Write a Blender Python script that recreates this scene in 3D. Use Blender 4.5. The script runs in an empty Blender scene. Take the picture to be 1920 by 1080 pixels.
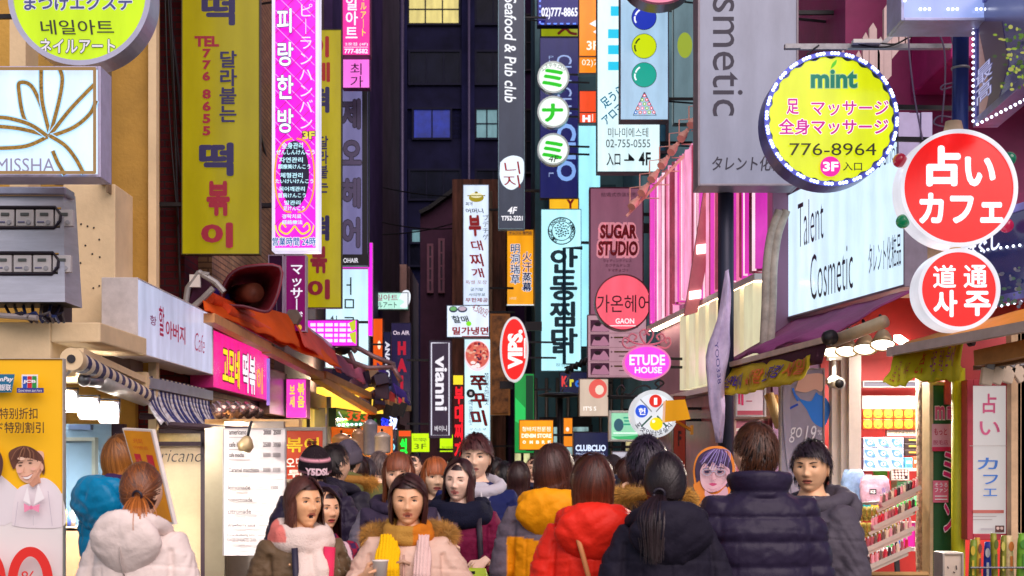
import bpy, bmesh, math, random
import numpy as np
from mathutils import Vector, Matrix, Euler, noise as mnoise

SC = bpy.context.scene
R = math.radians
rnd = random.Random(7)

# ---------------------------------------------------------------- camera
FPX, HY, CX, CZ = 2666.67, 870.0, 960.0, 1.65     # focal length in photo pixels, horizon row, eye height
cam = bpy.data.cameras.new('camera')
cam.lens = 50; cam.sensor_width = 36; cam.shift_y = (HY - 540) / 1920
cam.dof.use_dof = True; cam.dof.focus_distance = 10.5; cam.dof.aperture_fstop = 5.0
cam.clip_start = 0.1; cam.clip_end = 500
camo = bpy.data.objects.new('camera', cam)
camo.location = (0, 0, CZ); camo.rotation_euler = (R(90), 0, 0)
SC.collection.objects.link(camo); SC.camera = camo

# ---------------------------------------------------------------- dusk sky and one soft sun
SUN_EL, SUN_AZ, SUN_STR, SKY_STR, EXPO = 40, -26, 2.7, 0.06, 0.3
w = bpy.data.worlds.new('World'); SC.world = w; w.use_nodes = True
nt = w.node_tree; bg = nt.nodes['Background']
sky = nt.nodes.new('ShaderNodeTexSky'); sky.sky_type = 'NISHITA'; sky.sun_disc = False
sky.sun_elevation = R(SUN_EL); sky.sun_rotation = R(180 - SUN_AZ)
nt.links.new(sky.outputs[0], bg.inputs[0]); bg.inputs[1].default_value = SKY_STR
sl = bpy.data.lights.new('sun', 'SUN'); sl.energy = SUN_STR; sl.angle = R(60); sl.color = (1.0, .82, .78)
so = bpy.data.objects.new('sun', sl)
so.rotation_euler = (R(90 - SUN_EL), 0, R(-SUN_AZ)); SC.collection.objects.link(so)
SC.view_settings.view_transform = 'Standard'; SC.view_settings.look = 'None'
SC.view_settings.exposure = EXPO; SC.view_settings.gamma = 1
SC.render.engine = 'CYCLES'
SC.cycles.use_denoising = True
try: SC.cycles.denoiser = 'OPENIMAGEDENOISE'
except Exception: pass
SC.cycles.max_bounces = 5; SC.cycles.diffuse_bounces = 3; SC.cycles.glossy_bounces = 2
SC.cycles.transmission_bounces = 3; SC.cycles.caustics_reflective = False; SC.cycles.caustics_refractive = False
SC.cycles.sample_clamp_indirect = 4

# ---------------------------------------------------------------- helpers
def P(px, py, d): return Vector(((px - CX) / FPX * d, d, CZ + (HY - py) / FPX * d))
def lin(c):
    o = []
    for v in c:
        v = v / 255.0
        o.append(v / 12.92 if v <= .04045 else ((v + .055) / 1.055) ** 2.4)
    return (*o, 1)
_M = {}
def M(col, rough=.6, metal=0., vary=.12, vs=6., bump=0., bs=40., emit=0., coat=0., name='paint', spec=.5, stretch=None, sample=True):
    key = (tuple(col), rough, metal, vary, vs, bump, bs, emit, coat, name, spec, stretch, sample)
    if key in _M: return _M[key]
    m = bpy.data.materials.new(name); m.use_nodes = True
    t = m.node_tree; b = t.nodes['Principled BSDF']
    c = lin(col)
    b.inputs['Base Color'].default_value = c if emit <= 0 else (c[0] * .35, c[1] * .35, c[2] * .35, 1)
    b.inputs['Roughness'].default_value = rough; b.inputs['Metallic'].default_value = metal
    b.inputs['Specular IOR Level'].default_value = spec
    if coat: b.inputs['Coat Weight'].default_value = coat; b.inputs['Coat Roughness'].default_value = .15
    if emit > 0:
        b.inputs['Emission Strength'].default_value = emit; b.inputs['Emission Color'].default_value = c
    if not sample or emit <= 0: m.cycles.emission_sampling = 'NONE'
    src = None
    if vary or bump:
        tc = t.nodes.new('ShaderNodeTexCoord'); src = tc.outputs['Object']
        if stretch:
            mp = t.nodes.new('ShaderNodeMapping'); mp.inputs['Scale'].default_value = stretch
            t.links.new(src, mp.inputs[0]); src = mp.outputs[0]
    if vary:
        n = t.nodes.new('ShaderNodeTexNoise'); n.inputs['Scale'].default_value = vs; n.inputs['Detail'].default_value = 6
        n.inputs['Roughness'].default_value = .65
        t.links.new(src, n.inputs['Vector'])
        rp = t.nodes.new('ShaderNodeValToRGB'); e = rp.color_ramp.elements
        e[0].position = .3; e[1].position = .72
        e[0].color = [max(0, x * (1 - vary * 1.6)) for x in c[:3]] + [1]
        e[1].color = [min(1, x * (1 + vary) + vary * .01) for x in c[:3]] + [1]
        t.links.new(n.outputs['Fac'], rp.inputs[0])
        oc = rp.outputs[0]
        if emit > 0 and sample:      # fluorescent tubes behind the panel: faint uneven bands
            wv = t.nodes.new('ShaderNodeTexWave'); wv.inputs['Scale'].default_value = 1.3; wv.inputs['Distortion'].default_value = 1.2; wv.inputs['Detail'].default_value = 1
            t.links.new(tc.outputs['Object'], wv.inputs['Vector'])
            mr = t.nodes.new('ShaderNodeMapRange'); mr.inputs['To Min'].default_value = .93; mr.inputs['To Max'].default_value = 1.03; t.links.new(wv.outputs['Fac'], mr.inputs['Value'])
            mm = t.nodes.new('ShaderNodeVectorMath'); mm.operation = 'SCALE'; t.links.new(oc, mm.inputs[0]); t.links.new(mr.outputs[0], mm.inputs['Scale']); oc = mm.outputs[0]
        t.links.new(oc, b.inputs['Emission Color' if emit > 0 else 'Base Color'])
    if bump:
        n2 = t.nodes.new('ShaderNodeTexNoise'); n2.inputs['Scale'].default_value = bs; n2.inputs['Detail'].default_value = 4
        t.links.new(src, n2.inputs['Vector'])
        bp = t.nodes.new('ShaderNodeBump'); bp.inputs['Strength'].default_value = bump; bp.inputs['Distance'].default_value = .02
        t.links.new(n2.outputs['Fac'], bp.inputs['Height']); t.links.new(bp.outputs[0], b.inputs['Normal'])
    _M[key] = m
    return m
def LIT(col, s=1., vary=.12, vs=2.2, name='lightbox', sample=True): return M(col, rough=.25, vary=vary, vs=vs, emit=s * .93, coat=.15, name=name, sample=sample, stretch=(1.6, 1.6, .5))
def INK(col, s=0., name='lettering'):
    if tuple(col) == (150, 112, 60): return M((190, 140, 60), .25, .5, .95, 70, emit=.35, name='gold_glitter', sample=False)
    return M(col, rough=.5, vary=0, emit=s, name=name, sample=False)
STEEL = M((150, 152, 158), .35, .9, .1, 8, name='steel')
DARKM = M((34, 32, 38), .5, .3, .15, 8, name='dark_metal')
WHITEP = M((225, 222, 218), .5, 0, .06, 5, name='white_paint')
GALV = M((150, 150, 155), .45, .6, .15, 20, name='galvanised')

def CLOTH(col, name):
    """thin awning cloth that lets some of the lamplight under it through"""
    m = M(col, .7, 0, .16, 3, .3, 25, name=name)
    if m.node_tree.nodes.get('thin') is None:
        t = m.node_tree; tr = t.nodes.new('ShaderNodeBsdfTranslucent'); tr.name = 'thin'; tr.inputs[0].default_value = lin(col); mx = t.nodes.new('ShaderNodeMixShader'); mx.inputs[0].default_value = .45
        t.links.new(t.nodes['Principled BSDF'].outputs[0], mx.inputs[1]); t.links.new(tr.outputs[0], mx.inputs[2]); t.links.new(mx.outputs[0], t.nodes['Material Output'].inputs[0])
    return m
def brick_mat(c1, c2, mortar, scale=1., name='brick', bw=.2, bh=.065, rough=.8, ms=.008):
    m = bpy.data.materials.new(name); m.use_nodes = True; t = m.node_tree; b = t.nodes['Principled BSDF']
    b.inputs['Roughness'].default_value = rough; b.inputs['Specular IOR Level'].default_value = .15
    tc = t.nodes.new('ShaderNodeTexCoord'); mp = t.nodes.new('ShaderNodeMapping')
    mp.inputs['Rotation'].default_value = (R(90), 0, 0)
    sx = t.nodes.new('ShaderNodeSeparateXYZ'); ad = t.nodes.new('ShaderNodeMath'); ad.operation = 'ADD'
    cb = t.nodes.new('ShaderNodeCombineXYZ')
    t.links.new(tc.outputs['Object'], sx.inputs[0]); t.links.new(sx.outputs[0], ad.inputs[0]); t.links.new(sx.outputs[1], ad.inputs[1])
    t.links.new(ad.outputs[0], cb.inputs[0]); t.links.new(sx.outputs[2], cb.inputs[1])
    br = t.nodes.new('ShaderNodeTexBrick'); br.inputs['Scale'].default_value = scale
    br.inputs['Color1'].default_value = lin(c1); br.inputs['Color2'].default_value = lin(c2); br.inputs['Mortar'].default_value = lin(mortar)
    br.inputs['Brick Width'].default_value = bw; br.inputs['Row Height'].default_value = bh; br.inputs['Mortar Size'].default_value = ms
    t.links.new(cb.outputs[0], br.inputs['Vector'])
    n = t.nodes.new('ShaderNodeTexNoise'); n.inputs['Scale'].default_value = 1.3; n.inputs['Detail'].default_value = 8
    t.links.new(tc.outputs['Object'], n.inputs['Vector'])
    mx = t.nodes.new('ShaderNodeMix'); mx.data_type = 'RGBA'; mx.blend_type = 'MULTIPLY'; mx.inputs[0].default_value = .75
    rp = t.nodes.new('ShaderNodeValToRGB'); rp.color_ramp.elements[0].position = .3; rp.color_ramp.elements[0].color = (.45, .42, .42, 1)
    rp.color_ramp.elements[1].position = .68
    t.links.new(n.outputs['Fac'], rp.inputs[0]); t.links.new(br.outputs['Color'], mx.inputs[6]); t.links.new(rp.outputs[0], mx.inputs[7])
    t.links.new(mx.outputs[2], b.inputs['Base Color'])
    bp = t.nodes.new('ShaderNodeBump'); bp.inputs['Strength'].default_value = .5; bp.inputs['Distance'].default_value = .01
    iv = t.nodes.new('ShaderNodeMath'); iv.operation = 'SUBTRACT'; iv.inputs[0].default_value = 1
    t.links.new(br.outputs['Fac'], iv.inputs[1]); t.links.new(iv.outputs[0], bp.inputs['Height']); t.links.new(bp.outputs[0], b.inputs['Normal'])
    m.cycles.emission_sampling = 'NONE'
    return m

def attr_mat(name, rough=.5, bump=0., bs=60., spec=.4, sheen=0., stretch=None):
    key = ('attr', name, rough, bump, bs, spec, sheen)
    if key in _M: return _M[key]
    m = bpy.data.materials.new(name); m.use_nodes = True; t = m.node_tree; b = t.nodes['Principled BSDF']
    a = t.nodes.new('ShaderNodeAttribute'); a.attribute_name = 'Col'
    t.links.new(a.outputs['Color'], b.inputs['Base Color']); b.inputs['Roughness'].default_value = rough
    b.inputs['Specular IOR Level'].default_value = spec
    if bump:
        tc = t.nodes.new('ShaderNodeTexCoord'); n2 = t.nodes.new('ShaderNodeTexNoise'); n2.inputs['Scale'].default_value = bs
        s = tc.outputs['Object']
        if stretch:
            mp = t.nodes.new('ShaderNodeMapping'); mp.inputs['Scale'].default_value = stretch; t.links.new(s, mp.inputs[0]); s = mp.outputs[0]
        t.links.new(s, n2.inputs['Vector'])
        bp = t.nodes.new('ShaderNodeBump'); bp.inputs['Strength'].default_value = bump; bp.inputs['Distance'].default_value = .01
        t.links.new(n2.outputs['Fac'], bp.inputs['Height']); t.links.new(bp.outputs[0], b.inputs['Normal'])
    m.cycles.emission_sampling = 'NONE'
    _M[key] = m
    return m

class MB:
    """collects shapes; build() links them as ONE mesh object"""
    def __init__(s): s.v = []; s.f = []; s.m = []; s.mats = []; s.sm = []; s.col = []
    def mi(s, m):
        if m not in s.mats: s.mats.append(m)
        return s.mats.index(m)
    def add(s, vs, fs, m, smooth=False, col=None):
        o = len(s.v); s.v.extend([tuple(x) for x in vs]); k = s.mi(m)
        for f in fs: s.f.append([i + o for i in f]); s.m.append(k); s.sm.append(smooth)
        s.col.extend([col if col is not None else (1, 1, 1)] * len(vs) if col is None or not isinstance(col[0], (list, tuple)) else col)
    def box(s, c, d, m, rot=None):
        x, y, z = d[0] / 2, d[1] / 2, d[2] / 2
        vs = [Vector((a * x, b * y, e * z)) for a in (-1, 1) for b in (-1, 1) for e in (-1, 1)]
        if rot is not None: vs = [rot @ v for v in vs]
        c = Vector(c); vs = [v + c for v in vs]
        s.add(vs, [(0, 1, 3, 2), (4, 6, 7, 5), (0, 4, 5, 1), (2, 3, 7, 6), (0, 2, 6, 4), (1, 5, 7, 3)], m)
    def bar(s, a, b, w, h, m):
        a = Vector(a); b = Vector(b); d = b - a
        q = d.to_track_quat('X', 'Z').to_matrix()
        s.box((a + b) / 2, (d.length, w, h), m, q)
    def poly(s, pts, m): s.add(pts, [tuple(range(len(pts)))], m)
    def tube(s, pts, r, m, n=8, caps=True, smooth=True, ey=1., up=None, col=None):
        pts = [Vector(p) for p in pts]; K = len(pts)
        rs = r if isinstance(r, (list, tuple)) else [r] * K
        vs = []; prev = None
        for i, p in enumerate(pts):
            t = (pts[min(i + 1, K - 1)] - pts[max(i - 1, 0)])
            t = t.normalized() if t.length > 1e-9 else Vector((0, 0, 1))
            if prev is None:
                u = Vector(up) if up else (Vector((0, 0, 1)) if abs(t.z) < .9 else Vector((0, 1, 0)))
                u = (u - t * u.dot(t)).normalized()
            else: u = (prev - t * prev.dot(t)).normalized()
            prev = u; w_ = t.cross(u)
            for k in range(n):
                a = 2 * math.pi * k / n
                vs.append(p + (w_ * math.cos(a) + u * math.sin(a) * ey) * rs[i])
        fs = [(i * n + k, i * n + (k + 1) % n, (i + 1) * n + (k + 1) % n, (i + 1) * n + k) for i in range(K - 1) for k in range(n)]
        if caps: fs += [tuple(range(n - 1, -1, -1)), tuple(range((K - 1) * n, K * n))]
        s.add(vs, fs, m, smooth, col)
    def loft(s, rings, m, smooth=True, caps=True, col=None):
        n = len(rings[0]); K = len(rings); vs = [p for r_ in rings for p in r_]
        fs = [(i * n + k, i * n + (k + 1) % n, (i + 1) * n + (k + 1) % n, (i + 1) * n + k) for i in range(K - 1) for k in range(n)]
        if caps: fs += [tuple(range(n - 1, -1, -1)), tuple(range((K - 1) * n, K * n))]
        s.add(vs, fs, m, smooth, col)
    def ell(s, c, r, m, nu=20, nv=12, rot=None, col=None):
        vs = [Vector((0, 0, r[2]))]; c = Vector(c)
        for i in range(1, nv):
            t = math.pi * i / nv
            for k in range(nu):
                a = 2 * math.pi * k / nu
                vs.append(Vector((r[0] * math.sin(t) * math.cos(a), r[1] * math.sin(t) * math.sin(a), r[2] * math.cos(t))))
        vs.append(Vector((0, 0, -r[2])))
        fs = [(0, 1 + k, 1 + (k + 1) % nu) for k in range(nu)]
        for i in range(nv - 2):
            for k in range(nu):
                a = 1 + i * nu + k; b = 1 + i * nu + (k + 1) % nu
                fs.append((a, a + nu, b + nu, b))
        L = len(vs) - 1; o = 1 + (nv - 2) * nu
        fs += [(L, o + (k + 1) % nu, o + k) for k in range(nu)]
        if rot is not None: vs = [rot @ v for v in vs]
        s.add([v + c for v in vs], fs, m, True, col)
    def prism(s, out, y0, y1, m, mcap=None):
        """outline of (x, z) points extruded from y0 (front) to y1"""
        n = len(out); vs = [(x, y0, z) for x, z in out] + [(x, y1, z) for x, z in out]
        s.add(vs, [(k, k + n, (k + 1) % n + n, (k + 1) % n) for k in range(n)], m)
        s.add([(x, y0, z) for x, z in out], [tuple(range(n))], mcap or m)
        s.add([(x, y1, z) for x, z in out], [tuple(range(n - 1, -1, -1))], m)
    def build(s, name, parent=None, bevel=0., sharp=40, loc=None, usecol=False):
        me = bpy.data.meshes.new(name)
        me.from_pydata(s.v, [], s.f)
        for m in s.mats: me.materials.append(m)
        if s.f:
            me.polygons.foreach_set('material_index', s.m)
            me.polygons.foreach_set('use_smooth', s.sm)
        if usecol:
            ca = me.color_attributes.new('Col', 'FLOAT_COLOR', 'POINT')
            a = np.ones((len(s.v), 4), dtype=np.float32); a[:, :3] = np.array(s.col, dtype=np.float32)
            ca.data.foreach_set('color', a.ravel())
        me.update()
        if any(s.sm) and not all(s.sm): me.set_sharp_from_angle(angle=R(sharp))
        o = bpy.data.objects.new(name, me); SC.collection.objects.link(o)
        if parent is not None: o.parent = parent
        if loc is not None: o.location = loc
        if bevel:
            b = o.modifiers.new('bevel', 'BEVEL'); b.width = bevel; b.segments = 2; b.limit_method = 'ANGLE'; b.angle_limit = R(50)
        return o

def tag(o, label, cat, group=None, kind=None):
    o['label'] = label; o['category'] = cat
    if group: o['group'] = group
    if kind: o['kind'] = kind
    return o
def thing(name, label, cat, loc=(0, 0, 0), rz=0., group=None):
    o = bpy.data.objects.new(name, None); SC.collection.objects.link(o)
    o.empty_display_size = .1
    o.location = loc; o.rotation_euler = (0, 0, rz)
    return tag(o, label, cat, group)
def dup(o, loc, label=None, rz=None):
    c = o.copy(); SC.collection.objects.link(c); c.location = loc
    if rz is not None: c.rotation_euler = (0, 0, rz)
    if label: c['label'] = label
    for ch in list(o.children):
        k = ch.copy(); SC.collection.objects.link(k); k.parent = c
        for g in list(ch.children):
            q = g.copy(); SC.collection.objects.link(q); q.parent = k
    return c

# ---------------------------------------------------------------- lettering
_T = {}
def glyphs(s, bold=0., rot=0, shear=0., line=1., res=3):
    key = (s, bold, rot, shear, line, res)
    if key in _T: return _T[key]
    c = bpy.data.curves.new('t', 'FONT'); c.body = s; c.resolution_u = res; c.align_x = 'CENTER'
    fat = bold > .012 and any(ord(q) > 0x2000 for q in s)      # many-stroke letters: thicken by overlaying shifted copies
    c.offset = 0 if fat else bold; c.shear = shear; c.space_line = line
    o = bpy.data.objects.new('t', c); me = bpy.data.meshes.new_from_object(o)
    n = len(me.vertices); co = np.zeros(n * 3); me.vertices.foreach_get('co', co); co = co.reshape(-1, 3)[:, :2]
    fs = [tuple(p.vertices) for p in me.polygons]
    bpy.data.objects.remove(o); bpy.data.curves.remove(c); bpy.data.meshes.remove(me)
    yo = np.zeros(n)
    if fat and n:
        bold *= .72; sh = [(0, 0)] + [(bold * math.cos(k * math.pi / 4), bold * math.sin(k * math.pi / 4)) for k in range(8)]
        yo = np.concatenate([np.full(n, j * 1.2e-4) for j in range(9)])
        fs = [tuple(i + j * n for i in f) for j in range(9) for f in fs]
        co = np.concatenate([co + np.array(q) for q in sh])
    if rot:
        a = R(rot); co = co @ np.array([[math.cos(a), math.sin(a)], [-math.sin(a), math.cos(a)]])
    if n:
        lo = co.min(0); hi = co.max(0); co = (co - lo) / np.maximum(hi - lo, 1e-6); sz = hi - lo
    else: sz = np.array([1, 1])
    _T[key] = (co, fs, sz, yo)
    return _T[key]

class Plane:
    """upright plane through two columns of the photograph at their own distances; local x along it, z up, front at -y"""
    def __init__(s, x0, y0, x1, y1, d):
        dl, dr = d if isinstance(d, tuple) else (d, d)
        A = P(x0, y1, dl); B = P(x1, y1, dr)
        z = P(x0, y1, dl).z
        s.ux = Vector((B.x - A.x, B.y - A.y, 0)); s.W = s.ux.length; s.ux.normalize()
        s.n = Vector((s.ux.y, -s.ux.x, 0))
        s.O = Vector(((A.x + B.x) / 2, (A.y + B.y) / 2, z))
        s.rz = math.atan2(s.ux.y, s.ux.x)
        s.H = P(x0, y0, dl).z - z
    def on(s, px, py):
        C = Vector((0, 0, CZ)); d = Vector(((px - CX) / FPX, 1, (HY - py) / FPX))
        t = (s.O - C).dot(s.n) / d.dot(s.n); p = C + d * t
        return ((p - s.O).dot(s.ux), p.z - s.O.z)
def T(s, x0, y0, x1, y1, col, bold=.02, rot=0, lit=0., out=None, outw=.05, shear=0., line=1., outlit=0., ang=0): return ('t', s, x0, y0, x1, y1, col, bold, rot, lit, out, outw, shear, line, outlit, ang)
def V(s, x0, y0, x1, y1, col, **k): return T('\n'.join(s), x0, y0, x1, y1, col, **k)
def B(x0, y0, x1, y1, col, lit=0.): return ('p', [(x0, y0), (x1, y0), (x1, y1), (x0, y1)], col, lit)
def PO(pts, col, lit=0.): return ('p', pts, col, lit)
def E(cx, cy, rx, ry, col, lit=0., n=40): return ('p', [(cx + rx * math.cos(2 * math.pi * k / n), cy + ry * math.sin(2 * math.pi * k / n)) for k in range(n)], col, lit)
def L(pts, wpx, col, lit=0.): return ('l', pts, wpx, col, lit)
def arc(cx, cy, rx, ry, a0, a1, n=24): return [(cx + rx * math.cos(R(a0 + (a1 - a0) * k / n)), cy + ry * math.sin(R(a0 + (a1 - a0) * k / n))) for k in range(n + 1)]
def curve(pts, n=8):
    """smooth line through pixel points"""
    out = []; K = len(pts)
    for i in range(K - 1):
        p0, p1, p2, p3 = pts[max(i - 1, 0)], pts[i], pts[i + 1], pts[min(i + 2, K - 1)]
        for j in range(n):
            t = j / n
            out.append(tuple(.5 * (2 * b + (c - a) * t + (2 * a - 5 * b + 4 * c - d) * t * t + (3 * b - a - 3 * c + d) * t ** 3) for a, b, c, d in zip(p0, p1, p2, p3)))
    return out + [tuple(pts[-1])]

def paint(pl, items, parent, y0=-.004, step=.0016, names=('lettering', 'artwork')):
    """flat vinyl letters and shapes laid in layers on a sign's face"""
    mt, mg = MB(), MB(); y = y0
    for it in items:
        y -= step
        if it[0] == 't':
            _, s, x0, yy0, x1, yy1, col, bold, rot, lit, out, outw, shear, line, outlit, ang = it
            cx, cy = (x0 + x1) / 2, (yy0 + yy1) / 2
            xa = pl.on(x0, cy)[0]; xb = pl.on(x1, cy)[0]; za = pl.on(cx, yy1)[1]; zb = pl.on(cx, yy0)[1]
            for b_, col_, l_ in (((bold + outw, out, outlit),) if out else ()) + ((bold, col, lit),):
                co, fs, sz, yo = glyphs(s, b_, rot, shear, line)
                if not fs: continue
                g0 = glyphs(s, bold, rot, shear, line)[2]
                ex = (sz - g0) / np.maximum(g0, 1e-6) / 2
                ax, bx = xa - ex[0] * (xb - xa), xb + ex[0] * (xb - xa)
                az, bz = za - ex[1] * (zb - za), zb + ex[1] * (zb - za)
                X = ax + co[:, 0] * (bx - ax); Z = az + co[:, 1] * (bz - az)
                if ang:
                    a = R(ang); mx, mz = (ax + bx) / 2, (az + bz) / 2
                    X, Z = mx + (X - mx) * math.cos(a) - (Z - mz) * math.sin(a), mz + (X - mx) * math.sin(a) + (Z - mz) * math.cos(a)
                mt.add([(X[i], y - yo[i], Z[i]) for i in range(len(X))], fs, INK(col_, l_))
                y -= step
        elif it[0] == 'p':
            mg.poly([(q[0], y, q[1]) for q in (pl.on(*p) for p in it[1])], INK(it[2], it[3], 'print'))
        elif it[0] == 'l':
            pts = [Vector(pl.on(*p)) for p in it[1]]
            w_ = it[2] / FPX * pl.O.y / 2; vs = []
            for i, p in enumerate(pts):
                t = pts[min(i + 1, len(pts) - 1)] - pts[max(i - 1, 0)]
                t = t.normalized() if t.length else Vector((1, 0)); nn = Vector((-t.y, t.x)) * w_
                vs += [(p.x + nn.x, y, p.y + nn.y), (p.x - nn.x, y, p.y - nn.y)]
            mg.add(vs, [(2 * i, 2 * i + 1, 2 * i + 3, 2 * i + 2) for i in range(len(pts) - 1)], INK(it[3], it[4], 'print'))
    if mt.f: mt.build(names[0], parent)
    if mg.f: mg.build(names[1], parent)

def S(label, x0, y0, x1, y1, d, face, items=(), lit=1., frame=(60, 60, 70), fw=.02, th=.18, arm=None, group=None, name='projecting_sign', cat='sign', vary=.1, flit=0., facemat=None):
    """box sign: housing with a raised rim, face panel, lettering, artwork, bracket"""
    pl = Plane(x0, y0, x1, y1, d); W, H = pl.W, pl.H
    t = thing(name, label, cat, pl.O, pl.rz, group)
    fm = M(frame, .45, .2, .12, 9, name='sign_frame') if not flit else LIT(frame, flit)
    h = MB(); h.box((0, th / 2 + .004, H / 2), (W - .008, th, H - .008), fm)
    for (cx, cz, sx, sz) in ((-W / 2 + fw / 2, H / 2, fw, H), (W / 2 - fw / 2, H / 2, fw, H)):
        h.box((cx, th / 2, cz), (sx, th + .03, sz), fm)
    for cz in (fw / 2, H - fw / 2): h.box((0, th / 2, cz), (W - 2 * fw, th + .028, fw), fm)
    h.build('housing', t, bevel=.004)
    f = MB(); f.box((0, .0, H / 2), (W - 2 * fw, .006, H - 2 * fw), facemat or (LIT(face, lit, vary) if lit > 0 else M(face, .45, 0, .1, 3, name='sign_face')))
    f.build('face', t)
    paint(pl, items, t)
    if arm:
        b = MB(); s_ = -1 if arm < 0 else 1; a = abs(arm)
        for z in (H * .15, H * .8) if H > .6 else (H * .5,):
            b.bar((s_ * W / 2, th / 2, z), (s_ * (W / 2 + a), th / 2, z), .035, .035, DARKM)
            b.bar((s_ * W / 2 * .2, th / 2 + .05, z + .0), (s_ * (W / 2 + a), th + .22, z + .02), .02, .02, DARKM)
        b.build('bracket', t)
    return t
def RS(label, cx, cy, rx, ry, d, face, items=(), lit=1., rim=(230, 230, 235), rw=.03, th=.16, arm=None, group=None, name='round_sign', rimlit=0., scallop=0):
    """round or oval box sign"""
    pl = Plane(cx - rx, cy - ry, cx + rx, cy + ry, d); W, H = pl.W, pl.H
    t = thing(name, label, 'sign', pl.O, pl.rz, group)
    N = 72
    def ring(k, s0=0): return [(math.cos(2 * math.pi * i / N) * (W / 2 - k), H / 2 + math.sin(2 * math.pi * i / N) * (H / 2 - k)) for i in range(N)]
    rm = LIT(rim, rimlit) if rimlit else M(rim, .3, .35, .08, 7, name='sign_rim')
    h = MB(); h.prism(ring(.004), .01, th, rm)
    o, i_ = ring(0), ring(rw)
    for k in range(N):
        j = (k + 1) % N
        h.add([(o[k][0], -.02, o[k][1]), (o[j][0], -.02, o[j][1]), (i_[j][0], -.02, i_[j][1]), (i_[k][0], -.02, i_[k][1])], [(0, 1, 2, 3)], rm, True)
        h.add([(o[k][0], -.02, o[k][1]), (o[k][0], th + .02, o[k][1]), (o[j][0], th + .02, o[j][1]), (o[j][0], -.02, o[j][1])], [(0, 1, 2, 3)], rm, True)
        h.add([(i_[k][0], -.02, i_[k][1]), (i_[j][0], -.02, i_[j][1]), (i_[j][0], .01, i_[j][1]), (i_[k][0], .01, i_[k][1])], [(0, 1, 2, 3)], rm, True)
    h.build('housing', t)
    f = MB(); fr = ring(rw * .9)
    if scallop:
        fr = [(math.cos(a) * (W / 2 - rw * (1.2 + .32 * math.cos(scallop * a))), H / 2 + math.sin(a) * (H / 2 - rw * (1.2 + .32 * math.cos(scallop * a)))) for a in [2 * math.pi * i / 240 for i in range(240)]]
    f.prism(fr, -.003, .006, LIT(face, lit) if lit > 0 else M(face, .45, name='sign_face'))
    f.build('face', t)
    paint(pl, items, t)
    if arm:
        b = MB(); s_ = -1 if arm < 0 else 1
        for z in (H * .38, H * .62): b.bar((s_ * W / 2 * .95, th / 2, z), (s_ * (W / 2 + abs(arm)), th / 2 + .05, z), .03, .03, DARKM)
        b.build('bracket', t)
    return t
# ================================================================ SIGNS (photo pixel boxes, distance in metres)
NAVY, MAROON, WHT, BLK = (38, 34, 92), (150, 18, 52), (245, 243, 250), (26, 24, 34)

# ---- left side, near to far
t = RS('lime green round nail salon sign with silver rim', 150, -10, 134, 134, 9.6, (186, 218, 8), [
    T('まつげエクステ', 46, -8, 248, 20, (70, 80, 150), .03, out=(235, 240, 255), outw=.07),
    T('네일아트', 76, 38, 215, 66, (52, 52, 40), .015, shear=-.1),
    T('ネイルアート', 76, 74, 217, 101, (240, 245, 255), .03, out=(70, 80, 60), outw=.07)], .95, (190, 190, 215), .035, .2, arm=-.7)
def petal(pts, wpx=7): return [L(curve(pts), wpx + 4, (150, 200, 235), .9), L(curve(pts), wpx, (150, 112, 60), .15)]
leafs = []
for pts in ([(95, 255), (50, 230), (36, 170), (40, 155), (62, 165), (86, 220), (95, 255)], [(95, 255), (80, 190), (78, 132)], [(95, 255), (112, 190), (118, 150), (113, 130)],
            [(95, 255), (130, 210), (160, 178), (178, 160)], [(97, 257), (140, 240), (170, 215), (182, 190)], [(92, 256), (40, 243), (-10, 238)], [(92, 258), (50, 276), (-10, 280)],
            [(90, 256), (60, 236), (20, 224), (-10, 222)], [(97, 257), (125, 275), (145, 300), (160, 328)], [(102, 285), (112, 308), (125, 330)]): leafs += petal(pts)
S('bluish white lightbox with gold glitter flower outline above the meter box', -70, 125, 190, 333, 9.2, (206, 226, 250), leafs + [
    T('MISSHA', -3, 299, 106, 325, (150, 150, 185), .0, out=None), L([(-70, 132), (183, 132)], 6, (190, 150, 90), .3), L([(181, 132), (181, 327)], 6, (190, 150, 90), .3), L([(-70, 326), (183, 326)], 6, (190, 150, 90), .3)],
  1.0, (188, 182, 215), .02, .22, name='lightbox_sign', arm=-.4)
S('long olive yellow fabric banner with navy and maroon brush letters, nearer one', 340, -160, 488, 478, 13.6, (150, 136, 2), [
    T('떡', 378, -12, 441, 48, NAVY, .05), T('TEL', 365, 68, 411, 88, MAROON, .05), V('776', 380, 92, 396, 152, MAROON, bold=.045), V('8655', 380, 168, 396, 255, MAROON, bold=.045),
    V('달라붙는', 412, 96, 445, 230, NAVY, bold=.035), T('떡', 374, 268, 439, 331, NAVY, .06), T('볶', 388, 340, 432, 406, MAROON, .06), T('이', 378, 418, 438, 466, MAROON, .07)],
  .78, (70, 64, 20), .012, .06, arm=-.35, vary=.1, name='banner_sign')
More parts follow.
